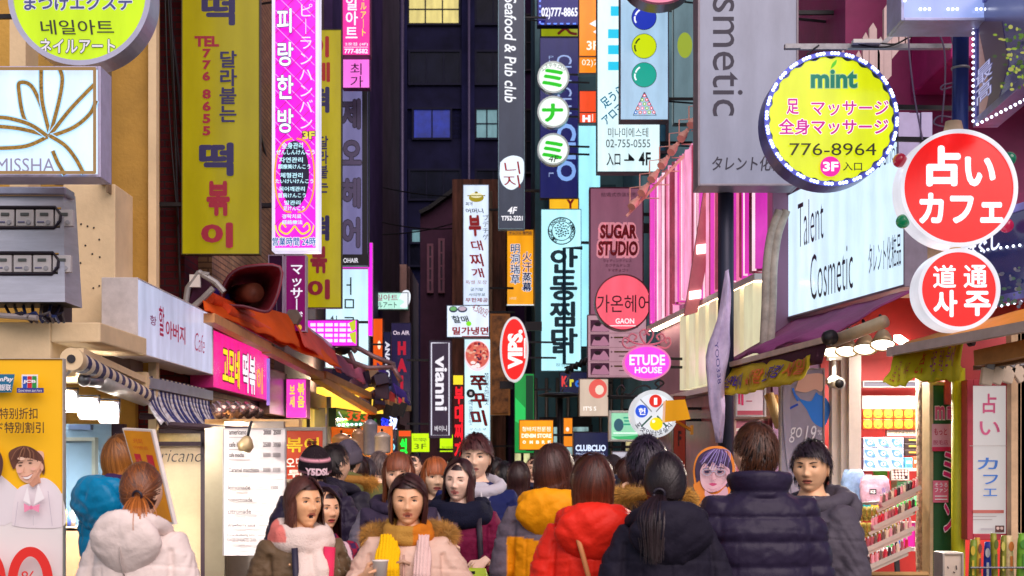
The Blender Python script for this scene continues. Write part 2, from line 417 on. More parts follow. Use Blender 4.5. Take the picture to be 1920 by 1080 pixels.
# pink quilted tower sign
q = []
for k in range(-8, 26):
    a = 30 * k - 130
    q += [L([(517, a), (590, a + 73)], 1.6, (250, 140, 240), .9), L([(590, a), (517, a + 73)], 1.6, (190, 20, 150), .9)]
q = [i for i in q if all(-118 < p[1] < 440 for p in i[1])]
gold = []
for s_ in (-1, 1):
    gold += [L(curve([(554 + s_ * 4, 262), (554 + s_ * 20, 268), (554 + s_ * 32, 290), (554 + s_ * 37, 330), (554 + s_ * 33, 370), (554 + s_ * 20, 395), (554 + s_ * 6, 400)]), 3.2, (240, 150, 60), .9),
             L(curve([(554, 425), (554 + s_ * 14, 440), (554 + s_ * 28, 432), (554 + s_ * 24, 420), (554 + s_ * 16, 428)]), 3.2, (235, 205, 30), .9),
             L(curve([(554 + s_ * 4, 450), (554 + s_ * 24, 446), (554 + s_ * 33, 436), (554 + s_ * 36, 424)]), 2.6, (235, 205, 30), .9)]
S('tall hot pink quilted lightbox with white framed edge and dark oval panel', 510, -130, 598, 471, 15.6, (232, 34, 205), q + [
    E(554, 328, 27, 62, (28, 26, 62))] + gold + [
    V('스피랑한방', 521, -40, 552, 252, (245, 246, 255), bold=.03, out=(60, 70, 170), outw=.04, lit=.8, line=1.3),
    V('スピ｜ランハンバン', 563, -16, 588, 244, (250, 214, 255), bold=.0, lit=.9, line=1.05), T('3F', 569, 249, 592, 264, (240, 235, 80), .04, out=(60, 20, 60), outw=.06, lit=.6),
    T('全身관리', 530, 270, 570, 282, (190, 240, 255), .03, lit=.8), T('ぜんしんけんこう', 520, 284, 592, 293, (190, 240, 255), .03, lit=.8),
    T('자연관리', 526, 298, 570, 308, (190, 240, 255), .03, lit=.8), T('顔療美けんこう', 524, 311, 584, 320, (190, 240, 255), .03, lit=.8),
    T('체형관리', 528, 327, 570, 337, (190, 240, 255), .03, lit=.8), T('たいけいけんこう', 519, 339, 590, 347, (190, 240, 255), .03, lit=.8),
    T('목어깨관리', 526, 353, 574, 362, (190, 240, 255), .03, lit=.8), T('首肩けんこう', 524, 365, 576, 374, (190, 240, 255), .03, lit=.8),
    T('발관리', 536, 379, 566, 388, (190, 240, 255), .03, lit=.8), T('足けんこう', 534, 390, 574, 398, (190, 240, 255), .03, lit=.8),
    T('경락치료', 532, 405, 568, 413, (190, 240, 255), .03, lit=.8), T('経絡療法', 532, 416, 570, 424, (190, 240, 255), .03, lit=.8),
    T('営業時間 24時', 514, 448, 595, 464, (30, 110, 215), .03, out=(240, 245, 255), outw=.07, outlit=.9)],
  1.15, (228, 222, 250), .035, .2, arm=-.3, flit=.95)
for k, (x0, x1, d, col, lab) in enumerate(((535, 574, 17.2, (112, 8, 84), 'purple vertical massage sign with white katakana and silver sides'), (503, 531, 16.9, (52, 12, 52), 'dim plum massage sign half hidden by the rolled red tarp'))):
    S(lab, x0, 478, x1, 622, d, col, [V('マッサ｜ジ', x0 + 10, 497, x1 - 6, 604, (240, 235, 250) if k == 0 else (120, 110, 125), bold=.03, lit=.75 if k == 0 else .2),
        E(x0 + 12, 613, 4, 6, (235, 200, 40), .6), E(x1 - 12, 614, 4, 5, (235, 190, 60), .6)], .95 if k == 0 else .35, (190, 180, 205), .012, .14, arm=-.25)
S('olive yellow banner sign with brush letters partly behind the pink tower', 568, 55, 641, 578, 18.2, (164, 150, 2), [
    T('이', 583, 68, 617, 108, (170, 24, 24), .06), T('제', 580, 117, 619, 154, (170, 24, 24), .05), T('떡', 578, 163, 618, 212, NAVY, .06), V('달라붙는', 597, 255, 616, 362, NAVY, bold=.035),
    T('떡', 578, 404, 618, 452, NAVY, .06), T('볶', 582, 462, 614, 513, MAROON, .06), T('이', 577, 524, 619, 562, MAROON, .07)], .82, (60, 56, 20), .012, .08, arm=-.4, vary=.12, name='banner_sign')
S('hot pink nail sign with white and yellow letters', 641, -70, 695, 105, 19.4, (226, 36, 150), [V('네일아트', 648, -34, 671, 72, (252, 225, 245), bold=.03, lit=.9), V('イルア｜ト', 676, -12, 687, 68, (240, 220, 60), bold=.02, lit=.8),
    T('2호점 (4F)', 647, 80, 690, 87, (252, 225, 245), .02, lit=.8), L([(645, 89), (690, 89)], 1, (252, 225, 245), .8), T('777-8582', 646, 92, 690, 101, (252, 225, 245), .03, lit=.9)], 1.05, (120, 20, 80), .015, .16, arm=-.4)
S('small pale pink sign with black letters above the grey hair sign', 642, 108, 694, 166, 20.0, (244, 116, 222), [V('최가', 657, 119, 681, 164, BLK, bold=.0)], 1.05, (130, 40, 110), .012, .14, arm=-.4)
S('grey lavender hair sign with raised letters and dark edge', 630, 165, 691, 498, 20.6, (128, 124, 176), [B(679, 165, 689, 497, (26, 26, 40)), B(632, 477, 690, 497, (22, 22, 32)),
    V('제오헤어', 640, 186, 678, 464, (104, 98, 138), bold=.05, out=(52, 48, 72), outw=.04, line=1.3), T('OHAIR', 644, 484, 672, 493, (230, 230, 240), .02, lit=.7)], .62, (40, 38, 60), .012, .16, arm=-.4, vary=.14)
S('narrow magenta neon tube strip beside the white arrow sign', 690, 455, 699, 630, 20.9, (250, 30, 225), [], 1.5, (240, 150, 230), .008, .06, name='neon_strip', cat='neon', arm=-.3)
S('white cyan sign with tall thin green strokes', 610, 503, 692, 690, 21.5, (196, 232, 252), [B(630, 499, 692, 505, (240, 30, 210), .9), V('ㅓㅁㄱ', 646, 520, 664, 612, (18, 66, 70), bold=.0, line=.9), T('4.1', 620, 592, 632, 601, (30, 40, 60), .02)], 1.05, (120, 150, 170), .012, .16, arm=-.5)
blk = []
for r_ in range(4):
    xx = 582
    for w_ in (13, 15, 17, 10, 15, 12):
        blk += [B(xx, 606 + r_ * 10, xx + w_ - 3, 612 + r_ * 10, (250, 220, 255), .95)]; xx += w_
S('magenta sign board with rows of tiny white writing', 573, 599, 671, 650, 19.6, (236, 44, 226), blk + [PO([(655, 606), (667, 600), (667, 618), (660, 622)], (200, 220, 40), .7), PO([(656, 626), (668, 622), (668, 646), (660, 640)], (200, 220, 40), .7)], 1.1, (110, 60, 110), .015, .12, arm=-.5)
S('mint green strip sign with pink letters and white plaster hand', 698, 548, 766, 581, 30, (182, 236, 218), [T('일아트', 705, 552, 746, 564, (230, 60, 150), .01), T('イルアート', 700, 566, 744, 577, (40, 70, 80), .01),
    PO(curve([(748, 560), (756, 546), (766, 545), (770, 556), (766, 572), (758, 578), (750, 574), (758, 566), (748, 560)]), (225, 230, 240), .9)], 1., (130, 160, 160), .02, .2, arm=-.5)
S('plain orange vertical shop panel deep in the street', 699, 597, 718, 700, 27, (226, 84, 18), [E(711, 647, 3, 8, (255, 235, 200), .9)], .95, (120, 50, 20), .01, .3, arm=-.4)
S('dark navy sign with dim red stacked letters', 733, 605, 771, 768, 27.6, (34, 26, 62), [T('On AIR', 737, 620, 768, 628, (225, 205, 225), .02, lit=.7), V('HAIR', 744, 640, 763, 762, (176, 10, 44), bold=.08, lit=.8, line=1.05)], .9, (26, 22, 44), .012, .16, arm=-.5)
S('very narrow dark sign with white upright lettering', 719, 622, 733, 738, 26.8, (24, 24, 58), [T('ANAVION', 722, 640, 731, 722, (225, 225, 240), .04, rot=-90, lit=.7)], .8, (20, 20, 40), .008, .14, arm=-.4)
S('plum black sign with thin white border line and rotated white name', 804, 638, 847, 822, 25.6, (50, 34, 58), [L([(809, 643), (842, 643), (842, 816), (809, 816), (809, 643)], 2.2, (220, 220, 235), .75),
    T('vianni', 816, 667, 838, 770, (235, 232, 242), .03, rot=-90, lit=.8), T('바이니', 815, 798, 838, 809, (230, 226, 236), .02, lit=.7)], .8, (34, 26, 40), .012, .12, arm=-.4)
S('dark board with glowing red stacked letters behind the young man', 849, 702, 871, 868, 27.4, (60, 8, 14), [B(850, 704, 868, 721, (244, 210, 40), .95), V('부대찌개', 852, 725, 869, 862, (236, 18, 36), bold=.06, lit=1.1)], .8, (40, 20, 24), .01, .12, arm=-.3)
S('white sign with red brush letters under a yellow cooking pot picture', 868, 346, 917, 573, 29, (208, 222, 246), [E(893, 371, 14, 8, (190, 170, 20), .5), E(893, 366, 12, 5, (236, 232, 190), .8), E(893, 361, 3, 2, (170, 150, 20), .5), L([(876, 367), (910, 367)], 2, (170, 150, 20), .5),
    T('찌개', 873, 379, 886, 386, (40, 50, 60), .02), T('어머니', 873, 391, 907, 400, (30, 40, 56), .03, shear=-.2), T('부', 879, 404, 902, 443, (222, 22, 36), .06, shear=-.12, out=(255, 240, 245), outw=.04), T('대', 882, 451, 907, 470, (222, 22, 36), .03, shear=-.2),
    T('찌', 880, 476, 908, 500, (222, 22, 36), .03, shear=-.2), T('개', 884, 503, 909, 521, (222, 22, 36), .03, shear=-.2), V('ブデチゲ', 905, 403, 916, 450, (50, 60, 70), bold=.0, shear=-.15),
    T('특별 포장', 873, 526, 913, 533, (225, 120, 90), .0), T('공기밥', 882, 540, 906, 546, (30, 110, 110), .02), T('사리무료', 879, 550, 910, 556, (30, 110, 110), .02), T('무한제공', 873, 559, 915, 567, (222, 40, 40), .03)], 1.05, (140, 160, 180), .014, .18, arm=.5)
S('squat white sign with two bowls, green scrawl and red underlined name', 837, 572, 918, 633, 28.2, (216, 228, 246), [E(850, 580, 8, 6, (70, 90, 130)), E(850, 579, 6, 4, (120, 190, 120), .6), E(867, 580, 9, 6, (70, 90, 130)), E(867, 579, 7, 4, (210, 190, 210), .6),
    T('할매', 846, 592, 881, 606, (14, 60, 66), .03, shear=-.3), E(879, 607, 5, 4.5, (130, 225, 30), .8), T('4,500원', 885, 573, 916, 590, (215, 70, 80), .0, ang=-28), T('밀가냉면', 848, 613, 916, 628, (216, 24, 30), .05), L([(866, 631), (916, 631)], 1.5, (216, 24, 30))], 1.05, (60, 80, 110), .016, .16, arm=.5)
food = [E(895, 667, 24, 29, (240, 214, 224), .9), E(895, 665, 22, 25, (222, 104, 92), .75)]
fr = random.Random(3)
for k in range(46):
    a, r_ = fr.uniform(0, 6.28), fr.uniform(0, 1) ** .5
    food.append(E(895 + 19 * r_ * math.cos(a), 664 + 21 * r_ * math.sin(a), fr.uniform(1.5, 4), fr.uniform(1.2, 3), fr.choice([(236, 140, 110), (200, 60, 52), (245, 190, 165), (176, 40, 50), (90, 40, 70)]), .7, 8))
for k in range(9): food.append(E(896 + fr.uniform(-11, 11), 684 + fr.uniform(-6, 5), 4, 3, (245, 235, 235), .85, 9))
S('tall white sign with a round photo of red noodles and dark outlined letters', 870, 635, 920, 872, 29.4, (206, 238, 250), food + [V('쭈꾸미', 882, 705, 914, 798, (210, 24, 40), bold=.02, out=(40, 30, 40), outw=.04, shear=-.2, line=1.1), E(883, 738, 8, 8, (30, 34, 50)), T('불', 880, 735, 886, 741, WHT, .02, lit=.6),
    V('쫄깃한맛', 908, 700, 917, 760, (70, 140, 200), bold=.0), V('매콤한맛', 879, 750, 887, 798, (70, 140, 200), bold=.0), T('구스소무', 880, 803, 912, 808, (120, 140, 150), .0)], 1.1, (130, 170, 190), .014, .18, arm=.5)
S('very tall charcoal sign with white sideways italic writing and a red mark', 934, -70, 984, 430, 26.8, (62, 66, 84), [T('Seafood & Pub club', 946, -6, 968, 192, (236, 240, 248), .012, rot=-90, lit=.85, shear=.15),
    PO(curve([(938, 305), (948, 296), (964, 292), (981, 300), (982, 330), (976, 345), (960, 356), (944, 348), (937, 330), (938, 305)]), (218, 232, 244), .95), V('니지', 944, 303, 976, 352, (214, 26, 40), bold=.0, shear=-.1),
    T('4F', 952, 388, 970, 401, WHT, .02, lit=.85, shear=.2), T('T752-2221', 940, 405, 980, 414, WHT, .03, lit=.85)], .75, (150, 190, 205), .014, .18, arm=.4, vary=.15)
S('amber sign with blue and red stacked characters', 950, 430, 1001, 572, 30, (236, 156, 14), [B(952, 432, 999, 442, (200, 130, 20), .7), T('チムジル 専門店', 955, 434, 997, 440, (40, 40, 120), .02), V('明洞瑞草', 957, 458, 975, 533, (30, 96, 205), bold=.02, out=(235, 240, 255), outw=.05, outlit=.9),
    V('火汗', 979, 472, 997, 510, (90, 40, 110), bold=.02, out=(250, 225, 230), outw=.05, outlit=.9), V('蒸幕', 979, 511, 997, 547, (20, 70, 190), bold=.03, out=(235, 240, 255), outw=.05, outlit=.9), T('24時間', 955, 557, 968, 562, (250, 230, 190), .0, lit=.7), B(950, 571, 1001, 573, (225, 235, 240), .9)], 1.05, (110, 80, 30), .014, .16, arm=.4)
RS('red oval restaurant sign standing on end with a white ring', 964, 655, 27, 61, 23, (228, 20, 18), [T('VIPS.', 952, 618, 980, 692, (252, 240, 240), .05, rot=90, lit=.95), L([(984, 634), (984, 672)], 3, (250, 235, 235), .9)], 1.1, (240, 236, 240), .035, .22, arm=.45, rimlit=.7)
S('slender bright green sign with sideways white writing', 964, 700, 1002, 850, 25, (14, 146, 62), [T('THE RESTAURANT', 990, 716, 998, 792, (220, 245, 230), .02, rot=-90, lit=.8), PO([(966, 745), (985, 765), (985, 800), (966, 790)], (40, 190, 90), .9), B(986, 704, 1000, 846, (16, 70, 44), .5)], .9, (20, 60, 40), .012, .18, arm=.3)

# ---- right side, far to near
S('royal blue sign with white phone number and dotted light edge', 1007, -60, 1086, 48, 27, (16, 14, 110), [T('02)777-8865', 1015, 14, 1083, 36, (236, 238, 255), .03, lit=.95)] + [B(1011, 44 - k, 1014, 48 - k, (120, 140, 255), 1.2) for k in range(4, 100, 10)] + [B(1014 + k, 44, 1020 + k, 46.5, (90, 130, 255), 1.3) for k in range(0, 68, 12)], .9, (20, 16, 90), .02, .2, arm=.4)
S('thin lime board with a red brush stroke below the phone sign', 1013, 49, 1085, 70, 28.2, (150, 160, 20), [L(curve([(1046, 64), (1060, 54), (1070, 62), (1082, 64)]), 5, (180, 40, 30))], .8, (60, 40, 60), .02, .14, arm=.4)
S('deep navy sign with dotted and solid pale blue sideways letters', 1012, 70, 1085, 372, 26.4, (26, 26, 92), [T('CHACHA', 1044, 103, 1072, 222, (150, 172, 222), -.0, rot=-90, lit=.8), V('PL', 1029, 105, 1038, 118, (150, 172, 222), bold=0, lit=.6), T('CLIO', 1044, 232, 1080, 340, (128, 168, 232), .03, rot=-90, lit=.85), T('L', 1029, 324, 1038, 332, (160, 180, 230), .0, rot=-90, lit=.7)], .85, (28, 28, 70), .012, .18, arm=.3)
for cy, ch, lab in ((145, 'ミ', 'uppermost of three round white signs, green bars under small arched writing'), (210, 'ナ', 'middle of three round white signs, green cross shaped letter'), (280, 'ミ', 'lowest of three round white signs, green bars over a floor number')):
    it = [T(ch, 1016, cy - 16 if ch == 'ナ' else cy - 16, 1056, cy + 19, (26, 200, 20), .06, lit=.75)]
    if cy == 145: it += [T(c, x, 121 + y, x + 7, 128 + y, (30, 40, 40), .0, ang=a) for c, x, y, a in (('エ', 1014, 5, 35), ('ス', 1021, 1, 20), ('テ', 1029, -1, 8), ('サ', 1037, -1, -6), ('ロ', 1046, 2, -20), ('ン', 1053, 6, -34))]
    if cy == 280: it += [T('4F', 1028, 292, 1048, 304, (40, 44, 50), .0, shear=.2)]
    RS(lab, 1037.5, cy, 30, 30, 24.4, (232, 246, 236), it, 1.05, (214, 228, 226), .03, .12, arm=.35, group='three round salon signs')
S('yellow strip sign with red letter stub over the chicken sign', 1029, 372, 1086, 393, 26, (240, 180, 16), [T('Y', 1062, 374, 1077, 391, (220, 40, 30), .08)], 1., (90, 60, 30), .015, .14, arm=.3)
S('pale cyan chicken restaurant sign with a dark circular seal and big stacked letters', 1014, 392, 1090, 696, 25.2, (176, 234, 246), [L(arc(1053, 433, 25, 25, 0, 360, 48), 2, (20, 70, 84)), L(arc(1053, 433, 18, 18, 0, 360, 40), 1.4, (20, 70, 84))] +
    [T(c, 1053 + 21.5 * math.sin(R(a)) - 2.6, 433 - 21.5 * math.cos(R(a)) - 2.8, 1053 + 21.5 * math.sin(R(a)) + 2.6, 433 - 21.5 * math.cos(R(a)) + 2.8, (20, 60, 76), .03, ang=-a) for c, a in zip('SINCE ANDONG JJIMDAK', range(-150, 151, 15)) if c != ' '] +
    [E(1053 + 14 * math.cos(k * 2.4) * (k / 30) ** .5, 433 + 14 * math.sin(k * 2.4) * (k / 30) ** .5, 2, 1.5, (26, 78, 92), n=7) for k in range(30)] +
    [V('안동찜닭', 1030, 467, 1083, 664, (16, 64, 82), bold=.045, line=1.0), T('찜닭 전문점', 1042, 682, 1064, 688, (20, 64, 80), .0)], 1.1, (110, 170, 185), .012, .2, arm=.3)
S('orange sign column with white number and phone code', 1085, -70, 1122, 138, 23.6, (240, 132, 12), [PO([(1105, 45), (1120, 36), (1120, 52)], WHT, .9), PO([(1118, 56), (1122, 66), (1112, 60)], WHT, .9), T('3F', 1100, 77, 1122, 94, (255, 244, 226), .02, lit=.9), B(1085, 105, 1122, 108, (120, 60, 20)), T('02)7', 1091, 112, 1121, 126, (255, 240, 220), .0, lit=.9)], 1.05, (90, 60, 50), .012, .2, arm=.5)
S('red orange sign block with a white letter on its lower edge', 1086, 170, 1119, 231, 23.8, (232, 74, 30), [B(1087, 210, 1118, 212, (90, 30, 30)), T('H', 1092, 216, 1107, 229, WHT, .06, lit=.9), B(1110, 214, 1112, 228, (250, 220, 200), .8)], 1., (90, 50, 50), .01, .18, arm=.5)
S('blank tall pale cyan glowing facade panel between the orange block and the sugar sign', 1084, 232, 1126, 652, 26, (160, 230, 250), [], 1.05, (120, 190, 210), .01, .3, arm=.3)  # lit facade strip, its light put into a glowing panel
S('large white and cyan spa sign with black floor directions', 1119, -70, 1238, 323, 21.4, (214, 240, 246), [B(1145, 12, 1166, 30, (20, 190, 225), .9), B(1140, 55, 1166, 72, (20, 190, 225), .9), B(1140, 85, 1166, 102, (20, 190, 225), .9), B(1140, 116, 1166, 132, (20, 190, 225), .9),
    T('足うら', 1124, 172, 1172, 192, (20, 180, 225), .03, ang=38), T('アロマ', 1126, 206, 1172, 222, (20, 180, 225), .03, ang=42), T('미나미에스테', 1140, 240, 1215, 258, (30, 40, 52), .0), T('02-755-0555', 1136, 262, 1219, 277, (30, 40, 52), .0),
    T('入口', 1137, 287, 1163, 311, (20, 28, 40), .03), L([(1170, 301), (1189, 301)], 3, (20, 28, 40)), PO([(1178, 288), (1190, 300), (1178, 300)], (20, 28, 40)), T('4F', 1197, 286, 1220, 311, (20, 28, 40), .02)], 1.05, (70, 110, 120), .012, .24, arm=.5)
def ball(cy, c, hl=(240, 245, 255)): return [E(1207.5, cy, 23.5, 23.5, (20, 30, 60) if c[2] > 150 else (60, 80, 40), 0), E(1207.5, cy, 22.5, 22.5, c, .85), L(arc(1210, cy + 2, 20, 16, 150, 195, 8), 3, hl, .9), L(arc(1208, cy, 17, 16, 195, 240, 8), 3, hl, .9)]
tri = [L([(1208, 174), (1187, 217), (1230, 217), (1208, 174)], 1.8, (24, 30, 110))]
bc = [(220, 60, 90), (220, 90, 60), (140, 190, 30), (60, 120, 200), (230, 120, 170)]
for r_ in range(5):
    for k in range(r_ + 1):
        x, y = 1208 - r_ * 4.2 + k * 8.4, 180 + r_ * 8.2
        tri += [E(x, y, 3.2, 3.2, bc[(r_ * 2 + k * 3) % 5], .8, 16), E(x, y, 1.5, 1.5, WHT, .9, 10)]
S('pale blue billiard sign with three big balls and a racked triangle', 1162, -70, 1254, 226, 19.2, (164, 198, 226), ball(33, (32, 54, 176)) + ball(87, (200, 220, 10), (50, 60, 20)) + ball(141, (16, 160, 140)) + tri, .95, (104, 94, 110), .014, .22, arm=.45, vary=.12)
RS('pink round lamp sign cut by the top edge above the billiard balls', 1236, -42, 66, 52, 18.2, (238, 130, 160), [], 1., (120, 50, 80), .03, .3, arm=.4)
S('grey green shop sign with a painted blurred yellow reflection beside the steel sign', 1262, -70, 1309, 232, 20.2, (112, 140, 150), [E(1284, 85, 14, 24, (170, 190, 60), .6)], .7, (90, 110, 116), .012, .16, arm=.3, vary=.2)  # yellow ellipse is a blurred reflection painted on the face
S('mauve sign with red and pink bubble lettering', 1105, 351, 1207, 592, 23, (140, 86, 108), [T('結婚式衣装撮影', 1127, 361, 1194, 369, (70, 30, 60), .0), T('SUGAR', 1125, 421, 1194, 448, (196, 30, 52), .05, out=(238, 150, 166), outw=.13, outlit=.6, shear=.06), T('STUDIO', 1121, 452, 1196, 480, (196, 30, 52), .05, out=(238, 150, 166), outw=.13, outlit=.6, shear=.06),
    T('ウェディングドレス', 1131, 486, 1184, 492, (120, 50, 84), .02), T('カクテルドレス', 1135, 495, 1181, 501, (120, 50, 84), .02), T('チマチョゴリ', 1140, 504, 1177, 510, (120, 50, 84), .02)], .8, (112, 40, 74), .022, .2, arm=.4)
mb_ = []
for k in range(4):
    y = 600 + k * 27
    mb_ += [B(1107, y, 1142, y + 22, (96, 40, 76), .25), PO(curve([(1109, y + 20), (1115, y + 8), (1124, y + 12), (1132, y + 4), (1140, y + 14), (1140, y + 21), (1109, y + 21)]), (206, 140, 170), .5), E(1120, y + 8, 6, 4, (60, 20, 44), .1, 12), L([(1104, y + 24.5), (1209, y + 24.5)], 1, (170, 120, 130), .4),
            PO([(1145, y + 4), (1149, y + 6), (1145, y + 8)], (80, 40, 60)), L([(1151, y + 6), (1180, y + 6)], 3, (130, 100, 50)), L([(1160, y + 14), (1196, y + 14)], 2, (160, 110, 130))]
S('pinkish treatment board with a column of four dark photos', 1101, 590, 1213, 709, 22.4, (196, 150, 164), mb_, .75, (110, 80, 96), .014, .12, arm=.4)
RS('coral pink round hair salon sign with dark letters', 1168, 567, 53, 53, 19.8, (240, 92, 112), [T('가온헤어', 1119, 553, 1218, 586, (84, 22, 44), .005), T('GAON', 1154, 597, 1189, 607, (255, 235, 240), .02, lit=.9), L([(1143, 611), (1192, 611)], 1.6, (255, 230, 235), .9)], 1.0, (120, 60, 70), .018, .2, arm=.5)
t = RS('magenta oval cosmetics sign hanging under pink iron scrolls', 1213, 680, 45, 33, 16.2, (238, 66, 212), [T('ETUDE', 1180, 665, 1247, 685, (255, 225, 250), .03, lit=.95), T('HOUSE', 1190, 688, 1241, 700, (255, 225, 250), .03, lit=.95)], 1.15, (244, 132, 190), .02, .1, arm=.3, rimlit=.7)
pl = Plane(1168, 647, 1258, 713, 16.2); b = MB(); PK = M((236, 140, 168), .4, 0, 0, name='pink_iron')
for s_ in (-1, 1):
    for pts in ([(1213, 647), (1213 + s_ * 10, 634), (1213 + s_ * 12, 622), (1213 + s_ * 4, 617), (1213 + s_ * 1, 624), (1213 + s_ * 6, 628)], [(1213 + s_ * 4, 646), (1213 + s_ * 24, 642), (1213 + s_ * 34, 634), (1213 + s_ * 28, 625), (1213 + s_ * 19, 630), (1213 + s_ * 23, 637)],
                [(1213 + s_ * 20, 648), (1213 + s_ * 36, 652), (1213 + s_ * 45, 644), (1213 + s_ * 42, 633), (1213 + s_ * 34, 637), (1213 + s_ * 38, 643)]):
        b.tube([(x, .04, z) for x, z in (pl.on(*p) for p in curve(pts, 5))], .012, PK, 6)
b.build('scroll_ironwork', t)
kk = [T(c, 1226 + 36 * math.sin(R(a)) - 4.5, 776 - 36 * math.cos(R(a)) - 5, 1226 + 36 * math.sin(R(a)) + 4.5, 776 - 36 * math.cos(R(a)) + 5, (40, 40, 84), .02, ang=180 - a) for c, a in zip('포켓인터넷설치', (234, 216, 199, 181, 163, 146, 130))]
t = RS('white round pool hall sign with red, blue and yellow balls', 1226, 776, 45, 45, 15.8, (224, 228, 236), [L([(1200, 748), (1222, 772)], 2, (150, 160, 170)), L([(1250, 750), (1230, 772)], 2, (150, 160, 170)), L([(1202, 800), (1222, 780)], 3, (20, 120, 100)), L([(1232, 780), (1250, 800)], 3, (20, 120, 100)),
    E(1229, 752, 12, 12, (222, 40, 30), .8), T('1', 1226, 746, 1232, 759, WHT, .05, lit=.9), E(1203, 771, 12, 12, (30, 84, 214), .8), T('헌', 1197, 765, 1210, 778, WHT, .03, lit=.9), E(1230, 795, 12, 12, (240, 216, 10), .85), E(1225, 790, 3, 3, (255, 250, 220), .9)] + kk, .95, (226, 230, 236), .045, .2, arm=.35, rimlit=.75)
pl = Plane(1181, 731, 1271, 821, 15.8); b = MB()
for pts in ([(1140, 742), (1226, 742)], [(1160, 742), (1158, 730), (1166, 722), (1172, 730), (1166, 736)], [(1172, 738), (1184, 738), (1196, 726), (1212, 722), (1222, 728)], [(1226, 740), (1234, 728), (1246, 718), (1238, 712), (1230, 718), (1236, 724)]):
    b.tube([(x, .1, z) for x, z in (pl.on(*p) for p in curve(pts, 6))], .012, DARKM, 6)
b.build('scroll_bracket', t)
S('green and white cloud shaped sign hidden behind the pool hall disc', 1142, 770, 1200, 828, 18.4, (150, 220, 180), [E(1160, 797, 9, 12, (60, 110, 130), .5), T('三', 1168, 782, 1184, 797, (30, 170, 140), .05, lit=.6), L([(1150, 812), (1196, 812)], 2, (235, 245, 240), .9), PO(curve([(1146, 818), (1160, 824), (1180, 827), (1196, 822), (1196, 816), (1170, 818), (1146, 818)]), (60, 180, 110), .8)], .9, (226, 236, 232), .03, .2, arm=.3)
S('navy shop sign with glowing white wide lettering near the heads', 1075, 810, 1141, 866, 20, (32, 36, 74), [T('CLUBCLIO', 1079, 834, 1136, 846, (210, 226, 255), .04, lit=1.), T('PROFESSIONAL', 1080, 849, 1134, 853, (180, 196, 235), .02, lit=.7)], .8, (40, 44, 70), .012, .3, arm=.5)
S('cream notice panel with grey thin capitals behind the crowd', 1147, 846, 1204, 925, 17.6, (206, 202, 216), [T("IT'S ART", 1158, 856, 1198, 863, (150, 146, 160), .0), T('YES', 1172, 882, 1196, 891, (110, 90, 100), .0)], .75, (150, 146, 160), .012, .1, arm=.3)
S('beige shop board with a coral ring logo', 1086, 710, 1141, 781, 21, (222, 200, 180), [E(1121, 729, 17, 18, (232, 96, 88), .8), E(1124, 731, 8, 9, (236, 214, 196), .85), T("IT'S S", 1094, 762, 1118, 770, (250, 244, 238), .02, lit=.9)], .8, (170, 150, 140), .01, .2, arm=.4)
S('small navy board with multicoloured letters under the sign lamps', 1049, 697, 1102, 738, 23.4, (26, 30, 66), [T('K', 1053, 705, 1064, 725, (226, 60, 60), .05, lit=.8), T('r', 1068, 711, 1076, 725, (220, 210, 60), .05, lit=.8), T('o', 1078, 713, 1090, 726, (40, 110, 210), .06, lit=.8)], .7, (30, 30, 50), .012, .2, arm=.4)
S('glowing orange denim shop sign with white letters', 973, 787, 1038, 844, 21.6, (250, 146, 8), [T('청바지전문점', 979, 800, 1032, 809, (255, 246, 225), .02, lit=.95), T('DENIM STORE', 978, 813, 1034, 821, (255, 246, 225), .04, lit=.95), V('O', 980, 826, 986, 832, (255, 246, 225), bold=.05, lit=.95)] + [T(c, x, 826, x + 6, 832, (255, 246, 225), .05, lit=.95) for c, x in zip('MBRE', (993, 1005, 1016, 1027))], 1.15, (150, 90, 20), .012, .14, arm=.4)
S('little orange sign with a white mark past the denim sign', 1056, 783, 1074, 838, 24.5, (244, 140, 30), [E(1064, 805, 3, 4, (255, 240, 220), .9)], .95, (120, 70, 30), .01, .3, arm=.3)
S('rust red shop pillar sign with dark stacked capitals', 1262, 742, 1286, 900, 15.8, (126, 40, 30), [V('OFN', 1268, 752, 1280, 892, (60, 16, 24), bold=.04, line=1.5)], .5, (90, 34, 30), .008, .2)
S('lime neon notice with faint handwriting, wider one', 771, 812, 806, 848, 30.5, (196, 240, 8), [T('foot massage', 775, 818, 800, 830, (120, 150, 30), .0), T('3F', 776, 832, 800, 842, (120, 150, 30), .0)], 1.05, (110, 120, 40), .01, .1)
S('lime neon notice with faint handwriting below the plum sign', 824, 814, 853, 848, 28.5, (196, 240, 8), [T('foot massage', 828, 835, 850, 843, (120, 150, 30), .0)], 1.05, (110, 120, 40), .01, .1)
S('dark board with bright green neon letters', 744, 806, 772, 866, 31, (90, 80, 20), [B(748, 808, 770, 818, (240, 80, 30), .9), V('식당', 750, 822, 764, 862, (20, 240, 60), bold=.1, lit=1.4)], .6, (60, 56, 30), .01, .1)
S('steel grey cosmetic sign with large dark sideways lettering', 1308, -70, 1497, 349, 12.5, (130, 130, 150), [T('Cosmetic', 1336, -112, 1397, 218, (48, 44, 66), .0, rot=-90), T('タレント化粧品', 1335, 293, 1490, 321, (44, 40, 60), .02, shear=.15)], .95, (150, 140, 150), .02, .3, arm=.5, vary=.13)
S('long white lightbox with thin dark cosmetic lettering above the awning', 1464, 370, 1699, 602, (13.4, 10.8), (206, 232, 255), [], 1.05, (120, 112, 130), .02, .16, name='lightbox_sign')
tl = SC.objects['lightbox_sign.001']
pl = Plane(1464, 370, 1699, 602, (13.4, 10.8))
